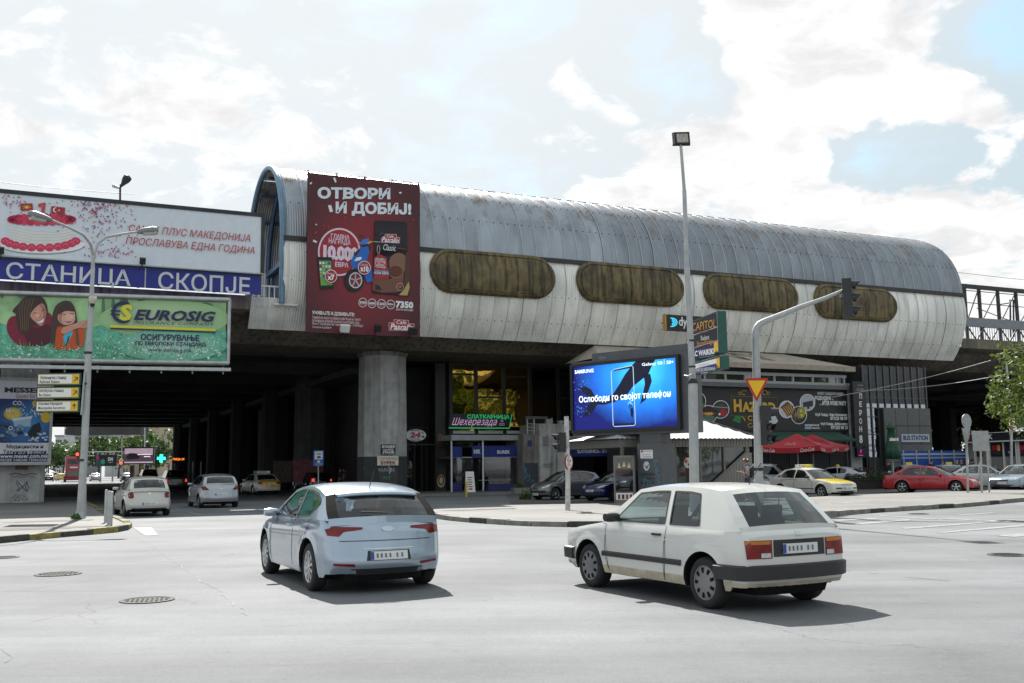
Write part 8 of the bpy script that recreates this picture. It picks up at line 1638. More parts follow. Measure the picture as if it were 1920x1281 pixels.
mb = MB(); mb.box(-5.24, -5.2, -1.0, 1.0, 3.05, 3.75, SHOPGL); mb.build('rear_window', o, world=False); mb = MB(); mb.box(-5.24, -5.2, -.95, .95, .95, 1.75, M('bus panel', (.16, .2, .16), .5)); mb.build('advert_panel', o, world=False)
for z in (1.0, 2.9): mb = MB(); mb.box(-4.9, 4.9, 1.27, 1.29, z, z + .9, SHOPGL); mb.build('side_window', o, world=False)
mb = MB(); mb.box(-5.25, -5.2, -.6, .6, 2.3, 2.55, OFFW); mb.build('rear_lettering', o, world=False)
for y in (-1.1, 1.1): mb = MB(); mb.box(-5.25, -5.2, y - .1, y + .1, .7, 1.0, TAILL); mb.build('taillight', o, world=False)
for x in (-3.2, 3.2):
 for y in (-1.2, 1.2): mb = MB(); mb.lathe([(0, -.15), (.5, -.15), (.5, .15), (0, .15)], TYRE, 14, Matrix.Translation((x, y, .5)) @ Matrix.Rotation(R(90), 4, 'X')); mb.build('wheel', o, world=False)
# ------------------------------------------------------------------ trees
def leafmat(name, c):
 if name in MATS: return MATS[name]
 m = bpy.data.materials.new(name); m.use_nodes = True; nt = m.node_tree; N = nt.nodes; L = nt.links; N.clear(); o = N.new('ShaderNodeOutputMaterial')
 g = N.new('ShaderNodeNewGeometry'); r = N.new('ShaderNodeValToRGB'); L.new(g.outputs['Random Per Island'], r.inputs[0])
 r.color_ramp.elements[0].color = (c[0] * .55, c[1] * .6, c[2] * .6, 1); r.color_ramp.elements[1].color = (min(1, c[0] * 1.5), min(1, c[1] * 1.35), c[2] * 1.2, 1)
 d = N.new('ShaderNodeBsdfPrincipled'); d.inputs['Roughness'].default_value = .5; t = N.new('ShaderNodeBsdfTranslucent'); x = N.new('ShaderNodeMixShader'); x.inputs[0].default_value = .38
 L.new(r.outputs[0], d.inputs['Base Color']); L.new(r.outputs[0], t.inputs[0]); L.new(d.outputs[0], x.inputs[1]); L.new(t.outputs[0], x.inputs[2]); L.new(x.outputs[0], o.inputs[0]); MATS[name] = m; return m
BARK = M('tree bark', (.07, .055, .042), .9, var=.4, scale=6, bump=.6, bscale=12)
def tree(base, h, cr, n, leaf, col, label, seed, group=None, name='broadleaf_tree', trunk_h=None, clusters=26, cz=.62):
 r = random.Random(seed); o = thing(name, label, 'tree', base, r.uniform(0, 6), group); th = trunk_h or h * .45
 mb = MB(); top = Vector((r.uniform(-.3, .3), r.uniform(-.3, .3), th)); k = h / 10
 mb.tube([(0, 0, 0), (.05 * k, .03, th * .5), top], [.26 * k, .19 * k, .15 * k], BARK, 9); cc = []; cen = Vector((0, 0, h * cz)); rz = h * (1 - cz)
 for i in range(clusters):
  while True:
   p = Vector((r.uniform(-1, 1), r.uniform(-1, 1), r.uniform(-1, 1)))
   if .25 < p.length < 1: break
  p = Vector((p.x * cr, p.y * cr, p.z * rz)) * .86; cc.append((cen + p, r.uniform(.22, .42) * cr))
 for c, _ in cc[:11]: q = top.lerp(c, .5) + Vector((0, 0, .25 * k)); mb.tube([top * .85, q, c], [.10 * k, .06 * k, .02 * k], BARK, 5)
 mb.build('trunk', o, world=False)
 m2 = MB(); mt = leafmat('leaves ' + str(col), col); vs = []; fs = []
 for i in range(n):
  c, cr_ = cc[r.randrange(len(cc))]
  d = Vector((r.gauss(0, 1), r.gauss(0, 1), r.gauss(0, .8))).normalized() * cr_ * (r.random() ** .45); p = c + d
  nrm = (d.normalized() + Vector((r.gauss(0, .6), r.gauss(0, .6), r.gauss(.3, .6)))).normalized(); a = nrm.orthogonal().normalized(); a.rotate(Matrix.Rotation(r.uniform(0, 6.3), 3, nrm)); b = nrm.cross(a); s = leaf * r.uniform(.6, 1.35); kk = len(vs)
  vs += [p - a * s, p + b * s * .5 - a * .1 * s, p + a * s, p - b * s * .5 - a * .1 * s]; fs.append((kk, kk + 1, kk + 2, kk + 3))
 m2.add(vs, fs, mt, False); m2.build('crown', o, world=False); return o
G1, G2, G3, G4 = (.075, .125, .025), (.05, .10, .028), (.11, .17, .03), (.035, .07, .02)
b = P(1992, 900, 36); b.z = 0
tree(b, 6.5, 2.2, 3900, .10, (.10, .15, .028), 'light green leafy tree reaching into view beside the black kiosk', 5, clusters=34, cz=.60)
for i, (px, dp, h, cr, c) in enumerate(((118, 232, 9.5, 5, G2), (150, 245, 11.5, 6, G1), (185, 236, 12, 6.5, G2), (222, 250, 10.5, 5.5, G3), (262, 238, 12.5, 5.5, G1), (292, 225, 11, 5, G2), (90, 240, 8, 5, G1))):
 b = P(px, 900, dp); b.z = 0; tree(b, h, cr, 1500, .42, c, 'green broadleaf tree in the distant daylight beyond the underpass', 20 + i, 'trees beyond the underpass')
for i, (px, dp, h) in enumerate(((1742, 150, 11), (1800, 160, 12), (1835, 150, 11))):
 b = P(px, 880, dp); b.z = 0; tree(b, h, 6, 1500, .4, G3, 'bright green tree glimpsed between the far viaduct columns', 40 + i, 'trees behind the viaduct')
for i, (x, y, h) in enumerate(((72, -2, 15), (86, 12, 17), (98, -10, 18), (112, 8, 19), (64, -18, 14), (84, -30, 18), (124, -20, 20), (100, 26, 17), (52, -30, 15), (58, 6, 13), (68, 22, 15), (78, -16, 17))):
 tree(Vector((x, y, 0)), h * 1.3, h * .55, 1500, .8, (G2, G1, G4)[i % 3], 'dark green tree standing off to the side, mirrored in the amber shop glass', 60 + i, 'trees mirrored in the shop glass')
# ------------------------------------------------------------------ far end of the underpass
FB = thing('footbridge', 'dark footbridge slab crossing the far end of the underpass', 'bridge', P(198, 880, 196), 0)
mb = MB(); a, b = P(127.5, 816, 196), P(268, 816, 196); mb.box(a.x, b.x, 195, 199, a.z, a.z + 4, SOFFIT); mb.build('slab', FB); mb = MB(); mb.box(a.x, b.x, 194.6, 194.8, a.z - .35, a.z - .25, GREYP); mb.build('rail', FB)
FACW = M('white apartment wall', (.52, .53, .54), .8, var=.06, scale=.2); FACT = M('tan apartment wall', (.42, .33, .24), .8, var=.08, scale=.2); FACG = M('grey apartment wall', (.25, .26, .28), .8, var=.08, scale=.2); WIN = M('far window', (.06, .07, .09), .2)
def block(x0, x1, ytop, dp, mt, label, rows, cols, name='apartment_block'):
 a, b = P(x0, 890, dp), P(x1, ytop, dp); o = thing(name, label, 'building', Vector(((a.x + b.x) / 2, dp, 0))); mb = MB(); mb.box(a.x, b.x, dp, dp + 14, 0, b.z, mt); mb.build('wall', o); w = b.x - a.x
 mb = MB(); mb.box(a.x - .2, b.x + .2, dp - .2, dp + 14.2, b.z, b.z + .5, FACG); mb.build('roof', o)
 for i in range(rows):
  for j in range(cols):
   q = MB(); x = a.x + w * (j + .22) / cols; z = b.z - (i + 1) * 3.0 + .6; q.box(x, x + w * .56 / cols, dp - .05, dp - .002, z, z + 1.5, WIN); q.build('window', o)
 return o
block(101, 117, 819, 300, FACW, 'white balcony apartment block far beyond the underpass', 6, 3); block(117, 127, 760, 290, FACW, 'slim white tower of the apartment block far beyond the underpass', 4, 1, 'apartment_tower'); block(129, 152, 818, 310, FACG, 'grey apartment block behind the distant bus', 6, 4); block(196, 232, 817, 330, FACW, 'pale building with a blue sign behind the distant trees', 2, 4); block(229, 243, 816, 300, FACT, 'low tan building between the distant trees', 4, 2); block(268, 300, 770, 310, FACT, 'tan and white apartment block beside the far lamp post', 10, 3)
def farpole(px, top, dp, label, r=.12): b = P(px, 900, dp); b.z = 0; t = P(px, top, dp); o = thing('lamp_post', label, 'lamp post', b); mb = MB(); mb.tube([b, t], r, STEEL, 8); mb.build('pole', o); m2 = MB(); m2.tube([t, t + Vector((1.2, 0, .25)), t + Vector((2.2, 0, .3))], [.07, .06, .12], GREYP, 6); m2.build('lamp_arm', o); return o
farpole(271.5, 797, 176, 'far white lamp post in front of the tan apartment block'); farpole(228.5, 822, 215, 'thin far lamp post above the yellow diamond sign', .08)
gt = thing('sign_gantry', 'grey truss gantry over the distant crossing with traffic lights', 'gantry', P(212, 900, 168)); a, b = P(150, 852, 168), P(228, 852, 168); mb = MB()
for z in (-.3, .35): mb.tube([Vector((a.x, 168, a.z + z)), Vector((b.x, 168, a.z + z))], .09, STEEL, 6)
for k in range(11): x = a.x + (b.x - a.x) * k / 10; mb.tube([Vector((x, 168, a.z - .3)), Vector((x + .3, 168, a.z + .35))], .06, STEEL, 5)
mb.build('truss', gt); mb = MB(); mb.tube([Vector((P(212, 870, 168).x, 168, 0)), Vector((P(212, 870, 168).x, 168, a.z + .4))], .16, STEEL, 8); mb.build('post', gt)
REDL = M('red signal light', (.9, .03, .02), .3, emit=3.5); GRL = M('green signal light', (.02, .7, .45), .3, emit=2.5); ORL = M('orange display light', (.9, .2, .02), .3, emit=1.6)
for px, py, dp, lab in ((145, 852, 167.5, 'far traffic signal showing red at the left end of the gantry'), (226.5, 868, 166, 'far traffic signal showing red under the yellow diamond sign')):
 c = P(px, py, dp); o = thing('traffic_signal', lab, 'traffic light', c - Z * .6); mb = MB(); mb.box(c.x - .22, c.x + .22, dp, dp + .2, c.z - .9, c.z + .35, SIGM); mb.build('housing', o); mb = MB(); mb.lathe([(.26, 0), (0, .03)], REDL, 12, Matrix.Translation((c.x - .0, dp - .01, c.z)) @ Matrix.Rotation(R(90), 4, 'X')); mb.build('lens', o)
c = P(227, 863.5, 165.5); o = thing('priority_sign', 'yellow diamond priority sign far down the road', 'road sign', Vector((c.x, 165.5, 0))); mb = MB(); s_ = .42; mb.prism([c + Vector((-s_, 0, 0)), c + Vector((0, 0, -s_)), c + Vector((s_, 0, 0)), c + Vector((0, 0, s_))], (0, .04, 0), OFFW); s_ = .3; mb.prism([c + Vector((-s_, -.01, 0)), c + Vector((0, -.01, -s_)), c + Vector((s_, -.01, 0)), c + Vector((0, -.01, s_))], (0, .008, 0), YEL); mb.build('plate', o); mb = MB(); mb.tube([Vector((c.x, 165.6, 0)), c + Vector((0, .1, -.3))], .05, STEEL, 6); mb.build('pole', o)
pl = Plane(P(198, 870, 160).xy, (1, 0)); o = root_at(pl, 198, 875, 'small dark poster board with pink and white print far down the street', 'poster_board', 'billboard'); mb = MB(); panel(mb, pl, 177, 874.5, 219, 853, -.2, 0, BLACK); mb.build('panel', o); ad = Ad(pl, off=.01); ad.text('DN', 202.5, 864.5, 212, 857.5, WHITE, .05, 0, 1); ad.poly([(179, 874), (180, 858), (184, 856), (188, 862), (190, 874)], C('3c4f58'), 1); ad.ell(183, 858, 3, 4, C('b83a6a'), 2, 12); ad.ell(193, 866, 4, 5, C('3aa58c'), 2, 12); ad.rect(203, 868, 212, 866.5, C('a9a9a9'), 1); ad.mb.build('print', o); mb = MB(); mb.pbox(pl, pl.hit(188, 880)[0] - .1, pl.hit(188, 880)[0] + .1, 0, pl.hit(188, 874)[1], -.3, -.15, STEEL); mb.build('post', o)
pl = Plane(P(260, 860, 150).xy, (1, 0)); o = root_at(pl, 260, 871, 'lit far advertising screen with a dusky pink road picture', 'led_screen', 'screen'); mb = MB(); panel(mb, pl, 231.5, 870.5, 289, 838, -.5, 0, HOUS); mb.build('housing', o); ad = Ad(pl, off=.02)
def E3(h, e=.35): return M('far screen ' + h, h, .4, var=.15, emit=e)
ad.rect(233, 868.5, 287, 840.5, E3('b9a2b4'), 1); ad.poly([(233, 868.5), (233, 852), (250, 850), (287, 853), (287, 868.5)], E3('54424f'), 2); ad.poly([(236, 858), (242, 850), (254, 850), (262, 856), (262, 860), (240, 862)], E3('2c2430', .15), 3); ad.rect(233, 868.5, 287, 865.5, E3('c9bcd0'), 4); ad.rect(258, 853, 283, 851.5, E3('e8e4ea', .6), 4); ad.rect(270, 857, 282, 855.5, E3('e8e4ea', .6), 4); ad.mb.build('display', o); mb = MB()
for x in (247, 275): mb.pbox(pl, pl.hit(x, 880)[0] - .3, pl.hit(x, 880)[0] + .3, 0, pl.hit(x, 870)[1] - .2, -.45, -.1, HOUS)
mb.build('post', o)
pl = Plane(P(302, 860, 128).xy, (1, .05)); o = root_at(pl, 302, 867, 'glowing green pharmacy cross in the dark of the underpass', 'pharmacy_cross', 'sign'); mb = MB(); a, z = pl.hit(302, 859.5); mb.pbox(pl, a - .16, a + .16, z - .5, z + .5, -.2, 0, GRL); mb.pbox(pl, a - .5, a - .161, z - .16, z + .16, -.2, 0, GRL); mb.pbox(pl, a + .161, a + .5, z - .16, z + .16, -.2, 0, GRL); mb.build('cross', o); mb = MB(); mb.pbox(pl, a + .3, a + 2.2, z - .03, z + .03, -.3, -.21, DKSTEEL); mb.build('bracket', o)
pl = Plane(P(334, 861, 112).xy, (1, .05)); o = root_at(pl, 334, 866, 'orange moving-text display glowing in the dark underpass', 'text_display', 'sign'); mb = MB(); panel(mb, pl, 322, 866, 348, 857, -.2, 0, BLACK); mb.build('box', o); ad = Ad(pl, off=.01); ad.text('ПИЦА 24', 324, 864, 345.5, 859, ORL, 0, 0, 1); ad.mb.build('lettering', o)
for px, lab in ((316, 'pale post nearest the green cross in the underpass'), (327, 'pale post under the orange display in the underpass'), (361, 'third pale post along the underpass kerb'), (376, 'pale post closest to the columns in the underpass')):
 b = P(px, 900, 100 if px < 340 else 84); b.z = 0; mb = MB(); mb.tube([b, b + Z * 2.4], .06, GREYP, 8); tag(mb.build('steel_post'), lab, 'post', 'steel posts in the underpass')
pl = VP(20.4); o = root_at(pl, 578, 891, 'faded red and pink wall panel in the shade behind the taxi sign', 'painted_wall', 'wall'); mb = MB(); panel(mb, pl, 549, 905, 606, 862, -.3, 0, M('faded red wall', (.24, .09, .10), .8, var=.4, scale=3)); mb.build('panel', o); mb = MB(); panel(mb, pl, 515, 905, 548, 864, -.5, 0, M('stacked goods', (.07, .06, .05), .8, var=.8, scale=5)); mb.build('stall_goods', o)
# ------------------------------------------------------------------ umbrellas and planting
UR = M('red umbrella cloth', (.34, .007, .016), .7, var=.1)
o = thing('cafe_umbrella', 'open red square cafe umbrella nearest the road, white brand script on its valance', 'umbrella', (0, 0, 0), 0, 'red umbrellas on the club terrace')
c1 = P(1497, 880, 56); s_ = 1.72; ze = P(1490, 836, 56 - 1.6).z; zt = P(1494, 813, 56).z; cor = [Vector((s_ * x, s_ * y, ze)) for x, y in ((-1, -1), (1, -1), (1, 1), (-1, 1))]; mb = MB(); ap = Vector((0, 0, zt)); vs = []
for i in range(4):
 a, b = cor[i], cor[(i + 1) % 4]; k = len(mb.v)
 mb.grid(lambda u, w, a=a, b=b: (a.lerp(b, u)).lerp(ap, w) - Vector((0, 0, .12 * math.sin(math.pi * u) * (1 - w))) - Vector((0, 0, .10 * math.sin(math.pi * w))), 6, 5, UR, False)
 mb.grid(lambda u, w, a=a, b=b: a.lerp(b, u) - Vector((0, 0, .12 * math.sin(math.pi * u))) - Vector((0, 0, .28 * w)), 6, 1, UR, False)
mb.build('canopy', o, world=False); mb = MB(); mb.tube([(0, 0, 0), (0, 0, zt - .05)], .035, M('pale pole', (.5, .48, .46), .5), 8); mb.build('pole', o, world=False); mb = MB(); mb.box(-.3, .3, -.3, .3, 0, .1, KERB); mb.build('base', o, world=False)
mb = MB()
for t in range(4): mb.tube([ap - Z * .12, cor[t] - Z * .03], .012, DKSTEEL, 4); mb.tube([Vector((0, 0, zt - .75)), ap.lerp(cor[t], .5) - Z * .05], .012, DKSTEEL, 4)
mb.build('rib', o, world=False); mb = MB(); vs, fs = text_geo('Coca-Cola', .0, .35)
for i in range(4):
 a, b = cor[i], cor[(i + 1) % 4]; n = Vector(((a.x + b.x) / 2, (a.y + b.y) / 2, 0)).normalized()
 for q in (.07, .70): mb.add([a.lerp(b, q + .22 * x) + n * .02 - Z * (.12 * math.sin(math.pi * (q + .22 * x)) + .25 - .2 * y) for x, y in vs], fs, WHITE)
 mb.add([(a.lerp(b, .36 + .26 * x)).lerp(ap, .28 + .22 * y) + n * .03 - Z * (.12 * math.sin(math.pi * (.36 + .26 * x)) * (1 - .28 - .22 * y) + .10 * math.sin(math.pi * (.28 + .22 * y)) - .015) for x, y in vs], fs, C('c9a0a0'))
mb.build('lettering', o, world=False)
o.location = (c1.x, c1.y, 0); o.rotation_euler = (0, 0, R(45 + 12)); c = copy_tree(o); c2 = P(1526, 880, 61); c.location = (c2.x, c2.y, .1); c['label'] = 'second open red square umbrella, farther back and closer to the grey pillar'
UG = M('green umbrella cloth', (.012, .07, .035), .7, var=.15); b = P(1676, 900, 58); b.z = 0; o = thing('closed_umbrella', 'folded dark green umbrella before the bus station block', 'umbrella', b, .3); ht = P(1673, 791, 58).z; hb = P(1673, 861, 58).z
mb = MB(); n = 20; rows = []
for z, r_, w in ((ht, .02, 0), (ht - .25, .20, .05), (ht - .42, .27, .1), (ht - .45, .17, .1), (ht - 1.0, .24, .14), (ht - 1.6, .34, .16), (hb, .42, .2), (hb + .02, .30, .2)): rows.append([Vector((r_ * (1 + w * math.cos(6 * 2 * math.pi * k / n)) * math.cos(2 * math.pi * k / n), r_ * (1 + w * math.cos(6 * 2 * math.pi * k / n)) * math.sin(2 * math.pi * k / n), z)) for k in range(n)])
mb.add([p for r_ in rows for p in r_], [(i * n + k, i * n + (k + 1) % n, (i + 1) * n + (k + 1) % n, (i + 1) * n + k) for i in range(len(rows) - 1) for k in range(n)], UG, True); mb.build('folded_cloth', o, world=False); mb = MB(); mb.tube([(0, 0, 0), (0, 0, hb + .3)], .035, M('pale pole', (.5, .48, .46)), 8); mb.build('pole', o, world=False); mb = MB(); mb.lathe([(0, .08), (.3, .06), (.32, 0)], KERB, 14); mb.build('base', o, world=False)
pl = Plane((b.x, b.y - .40), (1, 0)); ad = Ad(pl, off=.03); ad.text('zlatni', 1667, 827, 1684, 820, OFFW, .05, 0, 1); ad.rect(1675, 830, 1681, 829, C('b8402a'), 1); ad.mb.build('lettering', o)
def shrub(mb, c, rx, ry, rz, n, leaf, mts, seed):
 r = random.Random(seed)
 for i in range(n):
  d = Vector((r.gauss(0, 1), r.gauss(0, 1), r.gauss(0, 1))).normalized() * r.random() ** .4; p = Vector(c) + Vector((d.x * rx, d.y * ry, abs(d.z) * rz)); a = Vector((r.gauss(0, 1), r.gauss(0, 1), r.gauss(0, 1))).normalized(); b_ = a.orthogonal().normalized(); s = leaf * r.uniform(.6, 1.3)
  mb.add([p - a * s, p + b_ * s * .5, p + a * s, p - b_ * s * .5], [(0, 1, 2, 3)], mts[r.randrange(len(mts))])
PLM = M('dark timber planter', (.035, .03, .028), .8, var=.3)
for px, py, dp, w, lab, fl in ((1622, 903, 62, 1.5, 'long dark planter with low green plants behind the white hatchback taxi', 0), (1604, 888, 68, 1.2, 'dark planter with red flowers at the club corner', 1), (1640, 884, 70, 1.4, 'dark planter with purple flowers under the glazed hall', 2), (1655, 901, 63, 1.0, 'short dark planter beside the long one', 0)):
 b = P(px, py, dp); b.z = 0; o = thing('planter', lab, 'planter', b, UA, 'planters along the terrace'); mb = MB(); mb.prism([(-w, -.3, .0), (w, -.3, 0), (w, .3, 0), (-w, .3, 0)], (0, 0, .62), PLM); mb.box(-w - .04, w + .04, -.34, .34, .55, .63, PLM); mb.build('box', o, world=False)
 mb = MB(); FL = [leafmat('leaves planter', (.03, .06, .02))] * 3 + ([M('red petals', (.35, .05, .03), .6)] if fl == 1 else [M('purple petals', (.09, .05, .14), .6)] if fl == 2 else [])
 for k in range(5): shrub(mb, (-w + .2 + (2 * w - .4) * k / 4, 0, .6), .35, .3, .8 if fl else .4, 170, .08, FL, k + int(px))
 mb.build('plants', o, world=False)
b = G(985, 937); o = thing('weed_tuft', 'green weed tuft growing at the concrete stair house corner', 'plant', b); mb = MB(); shrub(mb, (0, 0, 0), .35, .3, .5, 220, .07, [leafmat('leaves weed', (.06, .12, .02))], 3); mb.build('leaves', o, world=False); mb = MB(); mb.tube([(0, 0, 0), (.02, 0, .3)], .02, BARK, 5); mb.build('stem', o, world=False)
b = G(975, 925, .1); o = thing('stone_planter', 'small stone flower trough with green plants by the bakery terrace', 'planter', b, UA); mb = MB(); mb.prism([(-.45, -.22, 0), (.45, -.22, 0), (.5, -.26, .32), (-.5, -.26, .32)], (0, .46, 0), CONC); mb.build('trough', o, world=False); mb = MB(); shrub(mb, (0, 0, .3), .42, .2, .35, 200, .06, [leafmat('leaves weed', None)], 8); mb.build('plants', o, world=False)
b = G(142, 974, .12); mb = MB(); shrub(mb, b, .16, .16, .2, 80, .06, [leafmat('leaves weed', None)], 12); o = mb.build('weed_tuft'); tag(o, 'small weed at the foot of the twin-arm street lamp', 'plant')
# ------------------------------------------------------------------ people
SKINM = M('skin', (.42, .25, .17), .5, var=.08); HAIRD = M('dark brown hair', (.03, .018, .012), .5, var=.3, scale=20)
def skinmesh(verts, edges, radii, sub=1, root=0):
 me = bpy.data.meshes.new('sk'); me.from_pydata([tuple(v) for v in verts], edges, []); o = bpy.data.objects.new('sk', me); COL.objects.link(o)
 sk = o.modifiers.new('s', 'SKIN'); sb = o.modifiers.new('u', 'SUBSURF'); sb.levels = sb.render_levels = sub
 if not me.skin_vertices: me.skin_vertices.new()
 for v, r_ in zip(me.skin_vertices[0].data, radii): v.radius = r_ if isinstance(r_, tuple) else (r_, r_)
 me.skin_vertices[0].data[root].use_root = True
 dg = bpy.context.evaluated_depsgraph_get(); ev = o.evaluated_get(dg); m2 = ev.to_mesh(); vs = [v.co.copy() for v in m2.vertices]; fs = [tuple(p.vertices) for p in m2.polygons]; ev.to_mesh_clear(); bpy.data.objects.remove(o); bpy.data.meshes.remove(me); return vs, fs
def person(label, loc, ang, h=1.72, pose='stand', top=(.1, .1, .11), legs=(.03, .035, .06), hair=HAIRD, sleeves=1, longhair=False, stride=0., lean=0., group=None, shoes=(.02, .02, .02)):
 k = h / 1.72; o = thing('person', label, 'person', loc, ang, group); V3 = lambda x, y, z: Vector(((x + max(0, z - .9) * lean) * k, y * k, z * k))
 P_ = {'pel': V3(0, 0, .94), 'wai': V3(.01, 0, 1.10), 'che': V3(.01, 0, 1.27), 'nb': V3(-.01, 0, 1.43), 'nk': V3(.012, 0, 1.50)}
 hd = .06 if pose == 'phone' else 0.02; P_['h0'] = V3(.02 + hd * .6, 0, 1.565); P_['h1'] = V3(.03 + hd, 0, 1.63); P_['h2'] = V3(.01 + hd * .8, 0, 1.70)
 names = ['pel', 'wai', 'che', 'nb', 'nk', 'h0', 'h1', 'h2']; E = [(i, i + 1) for i in range(7)]; vs = [P_[n] for n in names]; rd = [(.105, .155), (.09, .135), (.10, .16), (.05, .07), .052, (.072, .064), (.092, .078), (.06, .052)]
 arms = {}; lg = {}
 for s in (1, -1):
  b0 = len(vs); sh = V3(-.01, .17 * s, 1.41)
  if pose == 'phone': el, wr, hn = V3(.02, .23 * s, 1.13), V3(.24, .12 * s, 1.20), V3(.31, .085 * s, 1.23)
  elif pose == 'wave' and s > 0: el, wr, hn = V3(.22, .24, 1.40), V3(.40, .06, 1.46), V3(.47, .03, 1.47)
  elif pose == 'chest': el, wr, hn = V3(.02, .25 * s, 1.14), V3(.20, .12 * s, 1.24), V3(.26, .06 * s, 1.26)
  else: el, wr, hn = V3(-.02 + stride * .3 * s, .235 * s, 1.13), V3(.03 + stride * .6 * s, .25 * s, .89), V3(.05 + stride * .7 * s, .25 * s, .81)
  vs += [sh, el, wr, hn]; rd += [.062, .044, .031, (.036, .022)]; E += [(3, b0), (b0, b0 + 1), (b0 + 1, b0 + 2), (b0 + 2, b0 + 3)]; arms[s] = (sh, el, wr, hn)
  d = (hn - wr).normalized(); sd = d.cross(Z).normalized() if abs(d.z) < .9 else Vector((1, 0, 0)); up = sd.cross(d)
  for q in range(4):
   f0 = len(vs); off = sd * (.024 - .016 * q) * k; ln = (.075, .085, .08, .062)[q] * k; vs += [hn + off + d * .03 * k, hn + off + d * (.03 * k + ln * .55) - up * .008 * k, hn + off + d * (.03 * k + ln * .8) - up * .028 * k]; rd += [.0095, .0088, .007]; E += [(b0 + 3, f0), (f0, f0 + 1), (f0 + 1, f0 + 2)]
  f0 = len(vs); vs += [wr.lerp(hn, .6) + sd * .035 * k * s + d * .02 * k, wr.lerp(hn, .9) + sd * .05 * k * s + d * .045 * k]; rd += [.011, .008]; E += [(b0 + 3, f0), (f0, f0 + 1)]
  b0 = len(vs); st = stride * s; hp, kn, an, to = V3(0, .09 * s, .88), V3(.03 - st * .35, .10 * s, .49), V3(-.02 - st * .75, .10 * s, .085), V3(.14 - st * .75, .115 * s, .035)
  vs += [hp, kn, an, to]; rd += [.085, .058, .04, (.035, .03)]; E += [(0, b0), (b0, b0 + 1), (b0 + 1, b0 + 2), (b0 + 2, b0 + 3)]; lg[s] = (hp, kn, an, to)
 rs = [tuple(a * k for a in (r_ if isinstance(r_, tuple) else (r_, r_))) for r_ in rd]; v2, f2 = skinmesh(vs, E, rs)
 mb = MB(); mb.add(v2, f2, SKINM, True); hc = P_['h1']; fwd = Vector((1, 0, -.25 if pose == 'phone' else 0)).normalized()
 EY = M('eye dark', (.02, .015, .012), .3); nz = hc + fwd * .088 * k - Z * .012 * k; mb.add([nz - Z * .02 * k + fwd * .022 * k, nz + Z * .025 * k, nz - Z * .022 * k + Vector((0, .013 * k, 0)), nz - Z * .022 * k - Vector((0, .013 * k, 0))], [(0, 1, 2), (0, 1, 3), (0, 2, 3)], SKINM)
 for s in (1, -1): c = hc + fwd * .083 * k + Vector((0, .03 * s * k, .012 * k)); mb.obox(c, fwd * .006, Vector((0, .011 * k, 0)), Z * .005 * k, EY); mb.obox(hc + Vector((-.01, .08 * s * k, -.01)), Vector((.015 * k, 0, 0)), Vector((0, .006, 0)), Z * .025 * k, SKINM)
 mb.obox(hc + fwd * .08 * k - Z * .05 * k, fwd * .006, Vector((0, .022 * k, 0)), Z * .005 * k, M('lips', (.3, .1, .09), .4)); mb.build('body', o, world=False)
 TM = M('cloth %.3f %.3f %.3f' % top, top, .8, var=.15, scale=6); LM = M('cloth %.3f %.3f %.3f' % legs, legs, .85, var=.2, scale=6); SM = M('cloth %.3f %.3f %.3f' % shoes, shoes, .6)
 sv = [P_['pel'] - Z * .02, P_['wai'], P_['che'], V3(-.01, 0, 1.41)]; sr = [(.125, .175), (.112, .155), (.118, .178), (.07, .10)]; se = [(0, 1), (1, 2), (2, 3)]
 for s in (1, -1):
  b0 = len(sv); sh, el, wr, hn = arms[s]; sv += [sh, sh.lerp(el, .55)]; sr += [.078, .064]; se += [(3, b0), (b0, b0 + 1)]
  if sleeves: sv += [el, el.lerp(wr, .85)]; sr += [.058, .046]; se += [(b0 + 1, b0 + 2), (b0 + 2, b0 + 3)]
 v2, f2 = skinmesh(sv, se, [tuple(a * k for a in (r_ if isinstance(r_, tuple) else (r_, r_))) for r_ in sr]); mb = MB(); mb.add(v2, f2, TM, True); mb.build('top_garment', o, world=False)
 sv = [P_['pel'] + Z * .05]; sr = [(.115, .162)]; se = []
 for s in (1, -1): b0 = len(sv); hp, kn, an, to = lg[s]; sv += [hp, kn, an + Z * .03]; sr += [.098, .070, .055]; se += [(0, b0), (b0, b0 + 1), (b0 + 1, b0 + 2)]
 v2, f2 = skinmesh(sv, se, [tuple(a * k for a in (r_ if isinstance(r_, tuple) else (r_, r_))) for r_ in sr]); mb = MB(); mb.add(v2, f2, LM, True); mb.build('trousers', o, world=False)
 for s in (1, -1): hp, kn, an, to = lg[s]; v2, f2 = skinmesh([an - Z * .02, an + Vector((.03, 0, -.04)), to + Vector((.03, 0, .0))], [(0, 1), (1, 2)], [.05 * k, .045 * k, (.032 * k, .042 * k)]); mb = MB(); mb.add([Vector((v.x, v.y, max(v.z, .0))) for v in v2], f2, SM, True); mb.build('shoe', o, world=False)
 if hair:
  mb = MB(); c = hc + Vector((-.022, 0, .022)) * k; cap = []
  for i in range(9):
   th = math.pi * i / 8 * .68
   for j in range(16): a = 2 * math.pi * j / 16; cut = 1.0 if math.cos(a) < .35 else .62; t = th * cut; cap.append(c + Vector((math.sin(t) * math.cos(a) * .108, math.sin(t) * math.sin(a) * .095, math.cos(t) * .108)) * k)
  mb.add(cap, [(i * 16 + j, i * 16 + (j + 1) % 16, (i + 1) * 16 + (j + 1) % 16, (i + 1) * 16 + j) for i in range(8) for j in range(16)], hair, True)
  if longhair: mb.tube([c + Vector((-.07, 0, .0)) * k, c + Vector((-.13, 0, .06)) * k, c + Vector((-.15, 0, .02)) * k, c + Vector((-.12, 0, -.04)) * k], [.03 * k, .05 * k, .045 * k, .02 * k], hair, 8)
  mb.build('hair', o, world=False)
 return o, P_, arms
b = G(1403, 941, .12); ang = heading(-.98, .2)
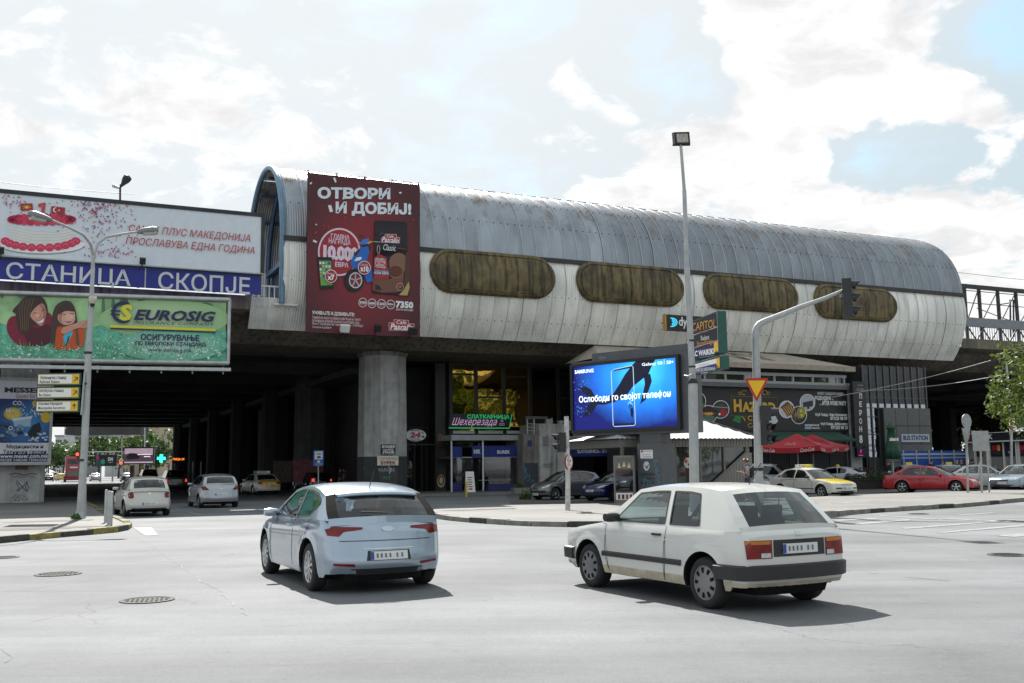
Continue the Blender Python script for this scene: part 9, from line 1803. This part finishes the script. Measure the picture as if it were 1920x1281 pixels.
o, P_, arms = person('young woman looking at her phone beside the traffic light mast, grey tee and jeans', b, ang, 1.70, 'phone', (.36, .37, .40), (.035, .06, .12), sleeves=0, longhair=True, hair=M('light brown hair', (.10, .055, .03), .5, var=.3))
WMp = Matrix.Translation(b) @ Matrix.Rotation(ang, 4, 'Z'); BP = M('dark backpack cloth', (.022, .02, .03), .8, var=.2); BPR = M('maroon backpack cloth', (.12, .015, .025), .8)
mb = MB(); vs = []
for i, z in enumerate((.95, .99, 1.1, 1.25, 1.36, 1.42)):
 d_, w_ = ((.06, .10), (.12, .14), (.14, .155), (.13, .15), (.09, .13), (.03, .08))[i]; vs += [WMp @ Vector((-.20 + d_ * math.cos(a) * .9, w_ * math.sin(a), z)) for a in [2 * math.pi * j / 14 for j in range(14)]]
mb.add(vs, [(i * 14 + j, i * 14 + (j + 1) % 14, (i + 1) * 14 + (j + 1) % 14, (i + 1) * 14 + j) for i in range(5) for j in range(14)] + [tuple(range(14)), tuple(range(70, 84))], BP, True); bp_ = mb.build('backpack'); tag(bp_, 'dark backpack with maroon pocket worn by the woman with the phone', 'bag'); mb = MB()
mb.obox(WMp @ Vector((-.335, 0, 1.08)), WMp.to_3x3() @ Vector((.02, 0, 0)), WMp.to_3x3() @ Vector((0, .10, 0)), Z * .09, BPR); mb.build('pocket', bp_); mb = MB()
for s in (1, -1): mb.tube([WMp @ Vector(q) for q in ((-.13, .10 * s, 1.42), (-.02, .12 * s, 1.50), (.11, .115 * s, 1.40), (.135, .12 * s, 1.22), (.06, .17 * s, 1.06), (-.12, .13 * s, 1.0))], .018, BP, 6)
mb.build('strap', bp_)
mb = MB(); c = WMp @ Vector((.34, .02, 1.265)); rr = WMp.to_3x3(); mb.obox(c, rr @ Vector((.03, 0, .06)), rr @ Vector((0, .036, 0)), rr @ Vector((-.004, 0, .002)), BLACK); ph = mb.build('phone'); tag(ph, 'black phone held by the woman by the traffic light mast', 'phone')
person('person in a dark green jacket standing beside the concrete column, one arm raised', G(637, 923), heading(.9, -.4), 1.68, 'wave', (.015, .03, .03), (.02, .02, .025))
person('person in a pale pink flowered top standing close to the one in dark green', G(645, 921), heading(-.7, -.6), 1.66, 'stand', (.26, .17, .16), (.05, .045, .05))
person('grey-haired man in an open dark jacket and tan shirt at the shop entrance', G(766, 920, .1), heading(.6, -.8), 1.76, 'chest', (.05, .042, .036), (.02, .02, .022), hair=M('grey hair', (.2, .19, .18), .6))
PG_ = 'men standing by the taxis'
for px, lab, tp, an, ln in ((1667, 'man in a dark jacket over a grey shirt walking by the folded umbrella', (.03, .03, .035), (-.9, -.3), 0), (1744, 'stooping man in a black jacket among the taxis, nearest the glazed hall', (.012, .012, .016), (.9, -.2), .18), (1769, 'man in a navy jumper beyond the yellow-bonnet taxi', (.02, .025, .05), (-.5, -.8), 0), (1796, 'bald man in a black jacket turned away among the taxis', (.014, .014, .016), (.4, .9), .1), (1804, 'dark-haired man shoulder to shoulder with the bald one', (.02, .018, .02), (-.4, -.9), 0), (1822, 'man in a brown jacket leaning at the black kiosk', (.05, .03, .022), (.9, .3), .1)):
 b = P(px, 890, 66 if px > 1700 else 68); b.z = .0; person(lab, b, heading(*an), 1.74, 'stand', tp, (.02, .02, .025), hair=None if 'bald' in lab else HAIRD, lean=ln, stride=.18 if 'walking' in lab else 0., group=PG_)
